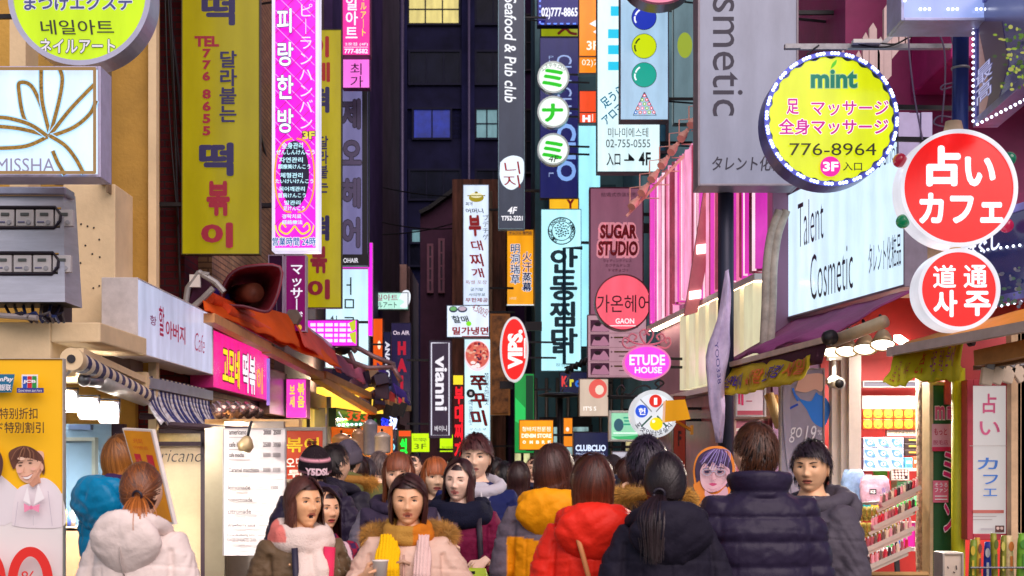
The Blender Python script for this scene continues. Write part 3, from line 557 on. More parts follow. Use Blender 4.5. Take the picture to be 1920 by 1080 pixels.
# the box hangs level in the world: measure its lettering on the plane
paint(pl, [T('Talent', 1497, 372, 1545, 456, (34, 32, 62), -.01), T('Cosmetic', 1521, 464, 1601, 552, (34, 32, 62), -.01), T('タレント化粧品', 1631, 446, 1692, 507, (50, 60, 100), .0), T('Skin Care Shop', 1600, 282, 1690, 330, (70, 90, 150), -.01)], tl)
def leds(pts, r, d, name, parent, pl, col=(225, 232, 255), s=3.0):
    b = MB(); m = LIT(col, s, 0, name='led')
    for p in pts:
        x, z = pl.on(*p); b.ell((x, -.03, z), (r, r, r), m, 8, 6)
    b.build(name, parent)
mint = RS('yellow green scalloped round massage sign ringed with blue lights', 1558, 224, 126, 126, 9.4, (204, 214, 2), [
    T('mint', 1520, 131, 1607, 166, (20, 156, 130), .035, out=(190, 220, 150), outw=.03, outlit=.6), PO(curve([(1557, 130), (1560, 120), (1568, 113), (1566, 122), (1557, 130)]), (90, 200, 40), .7),
    T('足', 1474, 186, 1497, 215, (226, 24, 170), .03, out=(250, 240, 250), outw=.05, outlit=.9, lit=.5), T('マッサージ', 1520, 190, 1665, 218, (226, 24, 170), .02, out=(250, 240, 250), outw=.05, outlit=.9, lit=.5),
    T('全身マッサージ', 1459, 224, 1664, 254, (226, 24, 170), .03, out=(250, 240, 250), outw=.05, outlit=.9, lit=.5), T('776-8964', 1479, 270, 1641, 293, (56, 52, 14), .0),
    E(1555, 314, 19, 19, (232, 20, 160), .8), T('3F', 1541, 305, 1570, 323, (255, 240, 250), .04, lit=.9), T('入口', 1578, 306, 1614, 322, (70, 70, 10), .02)], 1.05, (86, 92, 190), .03, .2, arm=.6, scallop=24)
pl = Plane(1432, 98, 1684, 350, 9.4)
leds([(1558 + 122 * math.cos(a), 224 + 122 * math.sin(a)) for a in [2 * math.pi * (k // 3 + (k % 3) * .22) / 28 for k in range(84)]], .011, 10.2, 'light_ring', mint, pl, (200, 215, 255), 3.5)
RD = (222, 22, 20)
r1 = RS('large red round fortune cafe sign with white rim, upper one', 1797, 353, 110, 110, 9, RD, [T('占', 1736, 273, 1801, 350, WHT, .07, lit=.92), T('い', 1808, 294, 1866, 350, WHT, .06, lit=.92), T('カフェ', 1722, 362, 1880, 420, WHT, .06, lit=.92)], 1.1, (226, 226, 236), .024, .16, rimlit=.85)
r2 = RS('smaller red round sign with four white characters, lower one', 1797, 543, 77, 77, 9, RD, [T('道', 1749, 497, 1792, 540, WHT, .03, lit=.92), T('通', 1806, 497, 1850, 540, WHT, .03, lit=.92), T('사', 1749, 544, 1794, 595, WHT, .05, lit=.92), T('주', 1806, 546, 1856, 593, WHT, .05, lit=.92)], 1.1, (226, 226, 236), .024, .16, rimlit=.85)
pl = Plane(1687, 243, 1907, 463, 9)
b = MB()
for px, py, c in ((1692, 297, (190, 30, 60)), (1698, 412, (10, 140, 90)), (1898, 294, (10, 120, 90)), (1893, 420, (220, 40, 90)), (1797, 471, (220, 150, 10))):
    x, z = pl.on(px, py); b.ell((x, .06, z), (.045, .06, .045), M(c, .2, 0, 0, emit=.35, coat=.5, name='coloured_lens'), 14, 10)
b.build('coloured_lamps', r1)
b = MB()
x, z = pl.on(1795, 240); b.tube([(x, .08, z - .03), (x, .08, z + .06)], [.07, .05], M((200, 170, 140), .5, name='collar'), 14)
b.build('collar', r1)
# light framed screens at the upper corner
t = S('white edge lit sign bar with clusters of tiny lamps', 1688, -70, 1960, 40, 8.6, (150, 170, 235), [], .8, (176, 180, 225), .02, .3, name='lightbox_sign')
pl = Plane(1688, -70, 1960, 40, 8.6)
leds([(1694, y) for y in range(-60, 10, 8)] + [(x + k * 8.5, 20) for x in (1723, 1775, 1828, 1880) for k in range(3)], .009, 8.6, 'lamp_row', t, pl)
def angled(label, x0, y0, x1, y1, d, items, face, ledpts):
    t = S(label, x0, y0, x1, y1, d, face, items, .55, (120, 116, 190), .05, .12, name='lightbox_sign')
    pl = Plane(x0, y0, x1, y1, d)
    leds(ledpts, .009, d[0], 'lamp_row', t, pl)
    return t
scr = [PO([(1838, 40), (1880, 40), (1893, 120), (1870, 200), (1842, 225)], (60, 40, 64), .5), PO(curve([(1838, 60), (1850, 120), (1856, 170), (1850, 205), (1838, 222)]), (150, 110, 110), .5)]
for k in range(60): scr.append(E(1912 + fr.uniform(-14, 40), fr.uniform(40, 170), fr.uniform(2, 6), fr.uniform(2, 5), fr.choice([(90, 130, 30), (150, 180, 40), (50, 80, 30), (190, 190, 90)]), .55, 8))
scr.append(V('最高', 1864, 120, 1896, 186, (190, 190, 240), bold=.0, out=(90, 90, 190), outw=.05, lit=.7))
angled('dark picture screen framed by blue white lights, angled to the street', 1829, 10, 1990, 240, (8.8, 7.2), scr, (50, 44, 90), [(1834, y) for y in range(40, 232, 11)] + [(1842 + k * 9, 233 - k * 4.6) for k in range(15)])
scr = [E(1870 + fr.uniform(-30, 70), 560 + fr.uniform(-60, 18), fr.uniform(2, 6), fr.uniform(2, 5), fr.choice([(90, 90, 110), (60, 70, 90), (120, 110, 120), (60, 90, 70)]), .5, 8) for k in range(70)]
scr.append(T('もみほぐし', 1800, 452, 1906, 482, (240, 242, 255), .05, lit=.9, out=(40, 60, 140), outw=.06))
angled('lower light edged picture panel partly behind the red discs', 1790, 420, 1990, 585, (9.8, 8.6), scr, (40, 44, 92), [(1838 + k * 12, 584 - k * 2.6) for k in range(12)] + [(1800 + k * 12, 476 - k * 1.6) for k in range(16)])
# ================================================================ GROUND AND BUILDINGS
g = MB(); g.box((0, 55, -.05), (160, 150, .1), M((74, 70, 72), .75, 0, .25, 1.2, .4, 60, name='asphalt'))
tag(g.build('street'), 'grey paved shopping street under the crowd', 'street', kind='structure')
g = MB()
for s_ in (-1, 1): g.box((s_ * 5.4, 30, .06), (5., 70, .12), M((120, 112, 108), .8, 0, .2, 2, .3, 40, name='paving'))
tag(g.build('pavement'), 'raised paving in front of the shops', 'pavement', kind='structure')

def window(t, x0, x1, z0, z1, y, glass, frame=(60, 55, 66), bars=(1, 1), fw=.05):
    """window of a wall facing the camera: frame with its pane as a sub-part"""
    b = MB(); fm = M(frame, .6, 0, .1, 6, name='window_frame', spec=.1)
    for z in (z0, z1): b.box(((x0 + x1) / 2, y - .03, z), (x1 - x0 + fw, .07, fw), fm)
    for x in (x0, x1): b.box((x, y - .028, (z0 + z1) / 2), (fw, .066, z1 - z0 - fw), fm)
    for k in range(1, bars[0] + 1): b.box((x0 + (x1 - x0) * k / (bars[0] + 1), y - .02, (z0 + z1) / 2), (fw * .6, .04, z1 - z0 - fw), fm)
    for k in range(1, bars[1] + 1): b.box(((x0 + x1) / 2, y - .018, z0 + (z1 - z0) * k / (bars[1] + 1)), (x1 - x0 - fw, .036, fw * .6), fm)
    f = b.build('window', t)
    p = MB(); p.box(((x0 + x1) / 2, y + .0, (z0 + z1) / 2), (x1 - x0, .016, z1 - z0), glass); p.build('pane', f)
    return f
GLASSD = M((10, 11, 34), .25, 0, .4, .8, name='dark_glass', spec=.12)
GLASSY = LIT((220, 204, 120), .75, .25, 1.5, 'lit_glass')
GLASSG = LIT((130, 180, 190), .38, .3, 2, 'lit_glass')

# ---- far dark block at the street's end
FD = 55.
def fx(px): return (px - CX) / FPX * FD
def fz(py): return CZ + (HY - py) / FPX * FD
t = thing('apartment_block', 'tall dark blue office block closing off the far end of the street', 'building', (0, 0, 0))
wm = brick_mat((16, 18, 56), (12, 14, 48), (10, 11, 38), 1., 'dusky_brick', .5, .16, .85, .012)
b = MB(); b.box((fx(820) - .6, FD + 4, 13), (14, 8, 26), wm); b.build('wall', t)
b = MB(); pm = M((20, 20, 58), .8, 0, .3, .7, .3, 8, name='pilaster', spec=.1)
for x0, x1 in ((700, 764), (866, 890), (640, 660), (962, 985)): b.box(((fx(x0) + fx(x1)) / 2, FD - .12, 13), (fx(x1) - fx(x0), .24, 26), pm)
b.build('pilaster', t)
sm_ = M((14, 13, 46), .7, 0, .3, 1, name='spandrel', spec=.1)
for y0, y1 in ((160, 205), (262, 318), (378, 440), (50, 96), (-70, -10)):
    b = MB(); b.box(((fx(764) + fx(866)) / 2, FD - .05, (fz(y0) + fz(y1)) / 2), (fx(866) - fx(764), .1, fz(y0) - fz(y1)), sm_); b.build('spandrel', t)
    b = MB(); b.box(((fx(890) + fx(962)) / 2, FD - .05, (fz(y0) + fz(y1)) / 2), (fx(962) - fx(890), .1, fz(y0) - fz(y1)), sm_); b.build('spandrel', t)
TV = M((20, 50, 190), .3, 0, .95, 2.6, emit=.22, name='screen_glow')
for (a, c, y0, y1, gl, br) in ((766, 862, -8, 48, GLASSY, (2, 1)), (768, 864, 98, 160, GLASSD, (2, 0)), (775, 846, 206, 262, TV, (1, 0)), (768, 864, 320, 376, GLASSD, (2, 0)), (892, 934, 206, 262, GLASSG, (1, 1)),
                               (892, 958, 98, 160, GLASSD, (1, 0)), (892, 958, 320, 376, GLASSD, (1, 0)), (892, 958, -8, 48, GLASSD, (1, 0)), (768, 864, 440, 500, GLASSD, (2, 0)), (772, 790, 432, 458, GLASSG, (0, 0))):
    window(t, fx(a), fx(c), fz(y1), fz(y0), FD - .14 if a != 772 else FD - .3, gl, (18, 18, 40), br, .08)

b = MB(); b.tube([(fx(756), FD - .45, 0), (fx(756), FD - .45, 20)], .07, M((60, 50, 80), .5, .3, name='drain'), 8); b.tube([(fx(880), FD - .45, 3), (fx(880), FD - .45, 20)], .05, M((60, 50, 80), .5, .3, name='drain'), 8); b.build('drainpipe', t)
def block(label, x0, x1, y0, y1, z0, z1, m, name='shop_building', rows=(), glass=None, trim=None):
    t = thing(name, label, 'building', ((x0 + x1) / 2, y0, 0))
    b = MB(); b.box((0, (y1 - y0) / 2, (z0 + z1) / 2), (x1 - x0, y1 - y0, z1 - z0), m); b.build('wall', t)
    cx = (x0 + x1) / 2
    for (a, c, za, zb, gl, br) in rows: window(t, a - cx, c - cx, za, zb, -.04, gl or GLASSD, (70, 62, 72), br)
    if trim:
        b = MB()
        for z, h, pr, mt in trim: b.box((0, -.02 - pr / 2, z), (x1 - x0 + .02, pr, h), mt)
        b.build('cornice', t)
    return t
def X(px, d): return (px - CX) / FPX * d
def Z(py, d): return CZ + (HY - py) / FPX * d
MUST = M((196, 152, 66), .75, 0, .16, 1.6, .25, 30, name='mustard_plaster')
CREAM = M((232, 206, 164), .7, 0, .1, 2.2, .15, 25, name='cream_panel')
BRICK = brick_mat((112, 38, 44), (88, 28, 40), (70, 50, 56), 1., 'red_brick', .2, .068)
TILE = brick_mat((176, 140, 104), (150, 116, 88), (110, 84, 66), 1., 'tan_tile', .24, .06, .5)
DUSK = M((64, 46, 92), .75, 0, .3, .9, .3, 12, name='dusky_plaster', spec=.15)
TEALW = M((70, 120, 132), .5, 0, .3, .8, name='teal_cladding')
# mustard building with its bay, ledge and bolts
d = 12.4
t = thing('shop_building', 'mustard yellow plastered shop house with a cream bay and ledge', 'building', (-6, d, 0))
b = MB(); xa, xb, z0 = X(293, d) + 6, X(300, 13.9) + 6, Z(705, d)
b.add([(-3, 0, z0), (xa, 0, z0), (xb, 1.5, z0), (-3, 1.5, z0), (-3, 0, 12), (xa, 0, 12), (xb, 1.5, 12), (-3, 1.5, 12)], [(0, 1, 5, 4), (1, 2, 6, 5), (2, 3, 7, 6), (3, 0, 4, 7), (4, 5, 6, 7), (3, 2, 1, 0)], MUST)
b.box((-.3, 1.44, z0 / 2), (5.3, .1, z0), MUST); b.build('wall', t)
def loc(px, py, dd): return (X(px, dd) + 6, dd - d, Z(py, dd))
def slab(px0, px1, py0, py1, dd, dep, m, bm): bm.box(((X(px0, dd) + X(px1, dd)) / 2 + 6, dd - d + dep / 2, (Z(py0, dd) + Z(py1, dd)) / 2), (X(px1, dd) - X(px0, dd), dep, Z(py0, dd) - Z(py1, dd)), m)
b = MB(); slab(278, 293, -300, 1000, 12.32, .1, CREAM, b); b.build('corner_trim', t)
b = MB(); slab(118, 216, 345, 640, 11.7, .55, CREAM, b); b.build('bay_panel', t, bevel=.01)
b = MB(); hr = random.Random(4)
for px, py in ((141, 426), (152, 420), (164, 424), (176, 427), (186, 449), (160, 460), (173, 476), (187, 482), (151, 493), (175, 540), (186, 536)):
    b.ell(loc(px, py, 11.695), (.008, .004, .008), DARKM, 8, 5)
b.build('bolt_hole', t)
b = MB(); slab(-120, 95, 604, 700, 10.2, 1.3, CREAM, b); slab(95, 188, 604, 642, 10.2, 1.3, CREAM, b); b.build('ledge', t, bevel=.012)
b = MB(); slab(188, 196, -120, 345, 11.66, .08, M((190, 170, 150), .5, name='frame'), b); slab(199, 203, -120, 360, 11.6, .1, M((120, 96, 70), .5, name='frame'), b); slab(100, 187, -120, 345, 11.72, .06, M((122, 96, 44), .5, vary=.3, name='pane'), b); b.build('window', t)
b = MB(); slab(18, 48, 20, 130, 11.2, .3, CREAM, b); slab(18, 53, 332, 352, 11.2, .3, CREAM, b); b.build('sign_post', t)
b = MB(); slab(95, 245, 640, 700, 11.9, .4, M((96, 74, 66), .6, vary=.2, name='soffit'), b); b.build('soffit', t)

block('old red brick house behind the nearer yellow banner', -8.2, X(346, 13.95), 13.95, 14.55, 0, 12, BRICK)
b = MB()
for k, (a, c) in enumerate((((302, -60), (341, 260)), ((306, -60), (343, 560)), ((311, -60), (344, 340)), ((308, -40), (336, 420)))):
    pts = [P(a[0] + (c[0] - a[0]) * q + 6 * math.sin(q * 3 + k), a[1] + (c[1] - a[1]) * q, 13.75 - .02 * k) for q in [i / 10 for i in range(11)]]
    b.tube(pts, .014 - .002 * k, DARKM, 6)
tag(b.build('cable_bundle'), 'black cables running down the red brick wall', 'cable')
block('tan tiled house between the yellow banner and the pink tower sign', -8.2, -3.08, 14.6, 18.4, 0, 12, TILE)
block('dusky plum house behind the olive banner sign', -8.2, -2.95, 18.45, 22.3, 0, 14, M((104, 84, 84), .75, 0, .3, .9, .3, 12, name='plum_plaster'))
block('dark violet house behind the pink nail signs', -8.2, -2.82, 22.35, 31, 0, 16, DUSK)
block('narrow violet grey house beside the mint strip sign', -8.2, -3.0, 31.5, 38, 0, 14, M((84, 62, 84), .75, 0, .3, .9, .3, 12, name='violet_plaster'))
t = block('beige corner house with a ribbed balcony, deep in the street', -6, X(768, 42), 42, 46, 0, Z(500, 42), M((150, 116, 118), .7, 0, .2, 1, name='beige_wall'), rows=((X(720, 42), X(752, 42), 3.6, 4.6, GLASSD, (1, 0)),))
b = MB(); b.box((X(735, 42) - (-6 + X(768, 42)) / 2, -.5, Z(532, 42)), (X(768, 42) - X(704, 42), 1, Z(505, 42) - Z(560, 42)), M((206, 160, 150), .7, 0, .15, 2, name='balcony'))
for k in range(9): b.box((X(708 + k * 6, 42) - (-6 + X(768, 42)) / 2, -1.01, Z(530, 42)), (.04, .05, Z(512, 42) - Z(555, 42)), M((190, 146, 140), .7, name='rib'))
b.build('balcony', t)
# mauve gable house and rusty timber post
t = thing('gable_house', 'dark mauve house with a sloping roof edge and two slim windows', 'building', (0, 38, 0))
b = MB(); q = [(X(788, 38), 0), (X(788, 38), Z(400, 38)), (X(806, 38), Z(392, 38)), (X(872, 38), Z(343, 38)), (X(960, 38), Z(343, 38)), (X(960, 38), 0)]
b.prism(q, 0, 6, M((84, 44, 74), .8, 0, .25, .8, .3, 10, name='mauve_plaster')); b.build('wall', t)
b = MB(); b.bar((X(788, 38), -.06, Z(400, 38)), (X(806, 38), -.06, Z(391, 38)), .3, .1, DARKM); b.bar((X(806, 38), -.06, Z(391, 38)), (X(874, 38), -.06, Z(341, 38)), .3, .1, DARKM); b.build('roof_edge', t)
for a in (803, 824): window(t, X(a, 38), X(a + 8, 38), Z(548, 38), Z(460 if a == 803 else 450, 38), -.04, M((70, 40, 70), .4, vary=.2, name='pane'), (160, 110, 130), (0, 3), .06)
block('weathered rust streaked timber front between the tall white signs', X(848, 34), X(948, 34), 34, 37.8, 0, Z(336, 34), M((112, 66, 52), .8, 0, .75, 2.2, .5, 14, name='rusted_boards', stretch=(3, 1, .35)))
b = MB(); b.box((X(906, 33.4), 33.5, Z(606, 33.4)), (X(924, 33.4) - X(890, 33.4), .3, 6.2), M((150, 120, 96), .8, 0, .5, 3, .4, 20, name='pale_wood', stretch=(4, 1, .4))); tag(b.build('timber_column'), 'pale weathered timber column behind the noodle sign', 'column')
b = MB(); b.box((X(938, 27.5), 27.5, Z(684, 27.5)), (X(952, 27.5) - X(922, 27.5), .3, Z(594, 27.5) - Z(775, 27.5)), M((150, 92, 40), .6, 0, .8, 6, name='amber_poster')); b.box((X(938, 27.5), 27.52, Z(684, 27.5)), (X(956, 27.5) - X(919, 27.5), .28, Z(590, 27.5) - Z(779, 27.5)), M((176, 110, 40), .5, name='frame')); tag(b.build('framed_poster'), 'amber framed picture panel behind the red oval sign', 'poster')
block('dark plum house behind the charcoal sign', X(952, 36), 5, 36, 41, 0, 18, M((64, 36, 76), .8, 0, .3, .8, name='plum_wall', spec=.15), rows=((X(985, 36), X(1010, 36), 9, 10.6, GLASSD, (0, 1)), (X(985, 36), X(1010, 36), 5.2, 6.8, GLASSD, (0, 1)), (X(985, 36), X(1010, 36), 11.6, 13, GLASSD, (0, 1))))
t = block('teal clad shop building crowded with signs above the sugar sign', X(1003, 29), 5.5, 29, 35, 0, 17, TEALW)
for k in range(5):
    for j in range(3): window(t, -2.3 + j * .8, -1.7 + j * .8, 4.2 + k * 1.9, 5.4 + k * 1.9, -.04, M((40, 80, 110), .1, 0, .5, 1, name='blue_glass', spec=.8), (60, 90, 100), (0, 1))
b = MB()
for k in range(9): b.tube([(-2.5 + .22 * k, -.06, 0), (-2.5 + .22 * k, -.06, 3.4)], .035, M((120, 110, 100), .4, .5, name='pipe'), 8)
b.build('column', t)
block('pale cyan clad house beside the pink shop front', X(1204, 24.5), 5.5, 24.5, 28.6, 0, 14, M((110, 160, 176), .45, 0, .25, .8, name='cyan_cladding'), rows=((X(1222, 24.5), X(1250, 24.5), 4.6, 6.2, M((60, 110, 140), .1, 0, .5, 1, name='blue_glass2'), (0, 2)), (X(1222, 24.5), X(1250, 24.5), 7, 8.6, M((60, 110, 140), .1, 0, .5, 1, name='blue_glass2'), (0, 2))))

# glowing panes added as shop windows to fill dark gaps deep in the street
for k, (x, y0, y1, c, s_, lb) in enumerate(((-2.9, 18.6, 22.2, (250, 170, 70), 1.1, 'added warm amber glow pane as shop window beside the snack stall'), (-2.77, 22.5, 26.5, (255, 214, 150), 1.2, 'added cream glow pane as shop window past the snack stall'), (-2.77, 26.8, 30.8, (240, 120, 110), .9, 'added rosy glow pane as shop window beyond the cream one'), (-2.95, 31.6, 37.8, (255, 200, 120), 1.1, 'added golden glow pane as shop window below the mint strip sign'))):
    q = thing('shop_window', lb, 'glow pane', (x, y0, 0)); b = MB(); b.box((.03, (y1 - y0) / 2, 1.35), (.02, y1 - y0 - .2, 2.2), LIT(c, s_, .6, 1.4, 'added_window_glow')); b.build('pane', q); b = MB()
    for j in range(4): b.box((.05, .1 + (y1 - y0 - .2) * j / 3, 1.35), (.06, .07, 2.3), DARKM)
    b.box((.06, (y1 - y0) / 2, 2.55), (.1, y1 - y0, .22), M((90, 60, 60), .6, name='lintel')); b.build('frame', q)
for k, (x0, x1, y, c, s_, lb) in enumerate(((.02, .5, 35.9, (255, 210, 150), 1.0, 'added cream glow pane as shop window under the charcoal sign'), (.55, 1.6, 28.9, (170, 220, 235), .9, 'added pale blue glow pane as shop window under the chicken sign'), (1.9, 2.6, 24.4, (255, 196, 140), 1.1, 'added peach glow pane as shop window behind the cream notice panel'))):
    q = thing('shop_window', lb, 'glow pane', (x0, y, 0)); b = MB(); b.box(((x1 - x0) / 2, -.03, 1.3), (x1 - x0 - .1, .02, 2.2), LIT(c, s_, .6, 1.4, 'added_window_glow')); b.build('pane', q); b = MB()
    for j in range(3): b.box(((x1 - x0) * j / 2, -.05, 1.3), (.07, .06, 2.3), DARKM)
    b.box(((x1 - x0) / 2, -.06, 2.5), (x1 - x0, .1, .2), DARKM); b.build('frame', q)
# ---- pink pleated shop front, running from (1.9, 18.3) to (2.35, 12.9)
A_, B_ = Vector((1.9, 18.3, 0)), Vector((2.42, 13.2, 0))
ux = (B_ - A_).normalized(); nn = Vector((-1, 0, 0))
t = thing('pink_shop', 'pink shop front with pleated glowing panels over cream pilasters', 'building', A_)
def along(s_, off=0.): return ux * (s_ * (B_ - A_).length) + nn * off
b = MB(); C1 = Vector((5.5, 13.2, 0)) - A_; C2 = Vector((5.5, 18.3, 0)) - A_
foot = [Vector((0, 0, 0)), B_ - A_, C1, C2]
hh = 5.2
b.add([p for p in foot] + [p + Vector((0, 0, hh)) for p in foot], [(0, 1, 5, 4), (1, 2, 6, 5), (2, 3, 7, 6), (3, 0, 4, 7), (4, 5, 6, 7)], M((150, 110, 140), .6, 0, .15, 1, name='pink_grey_wall')); b.build('wall', t)
pr = random.Random(11); b = MB()
pinks = [LIT((246, 150, 188), 1.0, .35, 3, 'pink_panel'), LIT((236, 112, 156), .9, .35, 3, 'pink_panel2'), LIT((252, 205, 220), 1.1, .2, 3, 'pink_panel3'), M((210, 80, 120), .25, 0, .3, 3, name='pink_glass', spec=.7), LIT((240, 60, 200), .7, .2, 3, 'pink_panel4')]
N = 96
for k in range(N):
    s0, s1 = k / N, (k + 1) / N
    top = 5.2 + .03 * (k % 2)
    p0, p1 = along(s0, .05), along(s1, .05); pm_ = along((s0 + s1) / 2, .12 + pr.random() * .04)
    z0 = 3.42 + .05 * pr.random()
    if .27 < s0 < .52: z0 += .1
    m1, m2 = pr.choice(pinks[:4]), pr.choice(pinks)
    for a, c, m_ in ((p0, pm_, m1), (pm_, p1, m2)):
        b.add([a + Vector((0, 0, z0)), c + Vector((0, 0, z0)), c + Vector((0, 0, top)), a + Vector((0, 0, top))], [(0, 1, 2, 3)], m_)
b.build('pleated_panel', t)
b = MB(); sc_ = M((236, 226, 222), .5, 0, .08, 2, name='soffit_white')
for z, w_ in ((3.36, .17), (2.42, .14)): b.add([along(0, 0) + Vector((0, 0, z)), along(1, 0) + Vector((0, 0, z)), along(1, w_) + Vector((0, 0, z)), along(0, w_) + Vector((0, 0, z)), along(0, 0) + Vector((0, 0, z + .06)), along(1, 0) + Vector((0, 0, z + .06)), along(1, w_) + Vector((0, 0, z + .06)), along(0, w_) + Vector((0, 0, z + .06))], [(0, 1, 2, 3), (7, 6, 5, 4), (3, 2, 6, 7), (0, 3, 7, 4), (1, 5, 6, 2)], sc_)
b.build('soffit', t)
b = MB(); b.add([along(.01, .05) + Vector((0, 0, 3.352)), along(.99, .05) + Vector((0, 0, 3.352)), along(.99, .15) + Vector((0, 0, 3.352)), along(.01, .15) + Vector((0, 0, 3.352))], [(0, 1, 2, 3)], LIT((255, 226, 190), 9, 0, name='added_glow_strip')); b.build('added_glow_strip', t)  # glowing strip added under the soffit to brighten the pilasters
b = MB(); cp = LIT((252, 232, 190), .62, .22, 1.5, 'glowing_cream_pilaster')  # light on the pilasters is put into their material as glow
for k in range(4, 11):
    s0 = k / 11 + .01; s1 = s0 + .062
    for a, c in (((s0, .03), (s1, .03)),): 
        p0, p1, p2, p3 = along(s0, .03), along(s1, .03), along(s1, .16), along(s0, .16)
        for lo, hi in ((2.5, 3.35),): b.add([p + Vector((0, 0, lo)) for p in (p0, p1, p2, p3)] + [p + Vector((0, 0, hi)) for p in (p0, p1, p2, p3)], [(3, 2, 6, 7), (0, 3, 7, 4), (1, 5, 6, 2), (4, 7, 6, 5), (0, 1, 2, 3)], cp)
b.build('pilaster', t)
b = MB(); b.add([along(0, .02) + Vector((0, 0, .1)), along(1, .02) + Vector((0, 0, .1)), along(1, .02) + Vector((0, 0, 2.4)), along(0, .02) + Vector((0, 0, 2.4))], [(0, 1, 2, 3)], M((176, 92, 96), .3, 0, .4, 1.5, name='shop_window')); b.build('shop_window', t)
block('dim grey mauve upper house set back above the pink shop', 3.1, 7, 13.7, 18.2, 5.25, 14, M((120, 96, 124), .6, 0, .2, 1, name='grey_mauve'))
# lamp canopy and slanted lamp rail on its face
pl = Plane(1270, 340, 1345, 610, 15.2)
t2 = thing('lamp_fin', 'slanted dusky pink fin with three square lit lamps on the pleated front', 'lamp', pl.O, 0)
b = MB(); qd = [pl.on(*p) for p in ((1322, 345), (1339, 420), (1308, 585), (1283, 592))]; b.prism(qd[::-1], 0, .08, M((216, 130, 140), .5, 0, .15, 2, name='dusky_pink')); b.build('fin', t2)
for k, (cx, cy, sx, sy) in enumerate(((1333, 377, 7, 11), (1318, 467, 12, 10), (1303, 553, 11, 9))):
    b = MB(); qd = [pl.on(*p) for p in ((cx - sx, cy + sy), (cx + sx, cy + sy - 3), (cx + sx, cy - sy), (cx - sx, cy - sy + 3))]; b.prism(qd, -.03, 0, LIT((255, 236, 226), 2.2, 0, name='lamp_glass')); b.build('lamp', t2)
pl = Plane(1170, 205, 1310, 410, 16.2)
t2 = thing('sign_lamp_rail', 'sloping rail of pinkish spot lamps beneath the pale blue billiard sign', 'lamp', pl.O, 0)
PKM = M((250, 186, 170), .45, .1, .1, 6, name='pink_metal')
b = MB(); a = pl.on(1176, 402); c = pl.on(1310, 262); b.bar((a[0], .12, a[1]), (c[0], .12, c[1]), .03, .03, PKM)
for k in range(7):
    x = 1182 + k * 18.5; y = 372 - k * 25.5
    q = [pl.on(x, y + 22), pl.on(x, y - 22), pl.on(x + 22, y - 24), pl.on(x + 24, y - 5)]
    b.tube([(p[0], .06, p[1]) for p in q], .008, PKM, 6)
    q = [pl.on(x + 24, y - 4), pl.on(x + 56, y - 4)]; b.tube([(q[0][0], .12, q[0][1]), (q[1][0], .12, q[1][1])], .007, PKM, 6)
b.build('rail', t2)
for k in range(7):
    x = 1184 + k * 18.5; y = 388 - k * 25.5; b = MB(); p = pl.on(x, y); e = pl.on(x + 11, y - 16)
    b.tube([(p[0], .0, p[1]), ((p[0] + e[0]) / 2, .04, (p[1] + e[1]) / 2), (e[0], .1, e[1])], [.05, .046, .03], PKM, 10); b.box((e[0] + .01, .1, e[1] + .01), (.045, .06, .06), PKM, Euler((0, R(35), 0)).to_matrix()); b.build('lamp_head', t2)

# ---- plum building with the cosmetic lightbox, awning and shop
t = thing('plum_building', 'plum red building carrying the white cosmetic lightbox', 'building', (2.86, 12.2, 0))
PLUM = M((150, 24, 98), .55, 0, .25, 1.1, .15, 12, name='plum_cladding')
b = MB(); b.box((3.6, 3, 8.4), (7.2, 6, 9.6), PLUM); b.build('wall', t)
b = MB(); b.box((1.5, -.6, 5.9), (1.9, 1.1, 2.2), M((176, 24, 112), .5, 0, .3, 1.4, name='magenta_cladding')); b.build('bay', t, bevel=.02)
b = MB(); b.box((3.6, .4, 3.4), (7.2, .5, .5), M((190, 160, 130), .6, 0, .3, 3, name='fascia')); b.build('fascia', t)
b = MB(); b.box((1.0, 1.02, 1.7), (2.0, .1, 3.0), M((196, 40, 30), .5, 0, .15, 2, name='red_wall')); b.build('inner_wall', t); b = MB(); b.box((2.2, 5.5, 1.7), (3.0, .2, 3.4), M((90, 50, 50), .6, name='inner_wall')); b.build('rear_wall', t)
b = MB(); b.bar((.5, .2, 2.75), (.9, 1.2, 2.75), .06, .05, LIT((255, 244, 230), 6, 0, name='tube_lamp')); b.build('ceiling_lamp', t)
l = bpy.data.lights.new('shop_light', 'AREA'); l.energy = 75; l.size = .8; l.color = (1, .92, .86); lo = bpy.data.objects.new('shop_light', l); SC.collection.objects.link(lo); lo.location = (3.45, 11.9, 2.62)
b = MB(); wc = M((236, 220, 204), .6, 0, .1, 3, name='cream_post')
for px, dd, w_ in ((1568, 11.9, .1), (1583, 11.85, .08), (1600, 11.8, .1)): b.box((X(px, dd) - 2.86, dd - 12.2, 1.32), (w_, .12, 2.6), wc)
for px in (1575, 1592): b.box((X(px, 11.95) - 2.86, -.25, 1.32), (.03, .05, 2.5), DARKM)
b.build('door_frame', t)
pl = Plane(1596, 20, 1690, 236, 11.0); t = thing('slat_screen', 'stepped screen of pale wooden slats on the plum wall', 'screen', pl.O, 0)
b = MB(); sw = M((206, 178, 176), .6, 0, .12, 4, name='slat')
for k, (x, y0, y1, w_) in enumerate(((1598, 104, 190, 9), (1609, 96, 184, 11), (1622, 62, 180, 11), (1636, 44, 168, 14), (1650, 70, 200, 12), (1663, 8, 158, 14), (1677, -10, 112, 12), (1690, -20, 96, 10), (1702, -20, 86, 9), (1580, 92, 150, 8), (1645, 90, 228, 7))):
    a = pl.on(x - w_ / 2, y1); c = pl.on(x + w_ / 2, y0); zz = [(a[0], a[1]), (c[0], a[1] + .06), (c[0], c[1] - .05), ((a[0] + c[0]) / 2, c[1]), (a[0], c[1] - .04)]; b.prism(zz, -.02 - .003 * (k % 3), .02, sw)
b.build('slats', t)
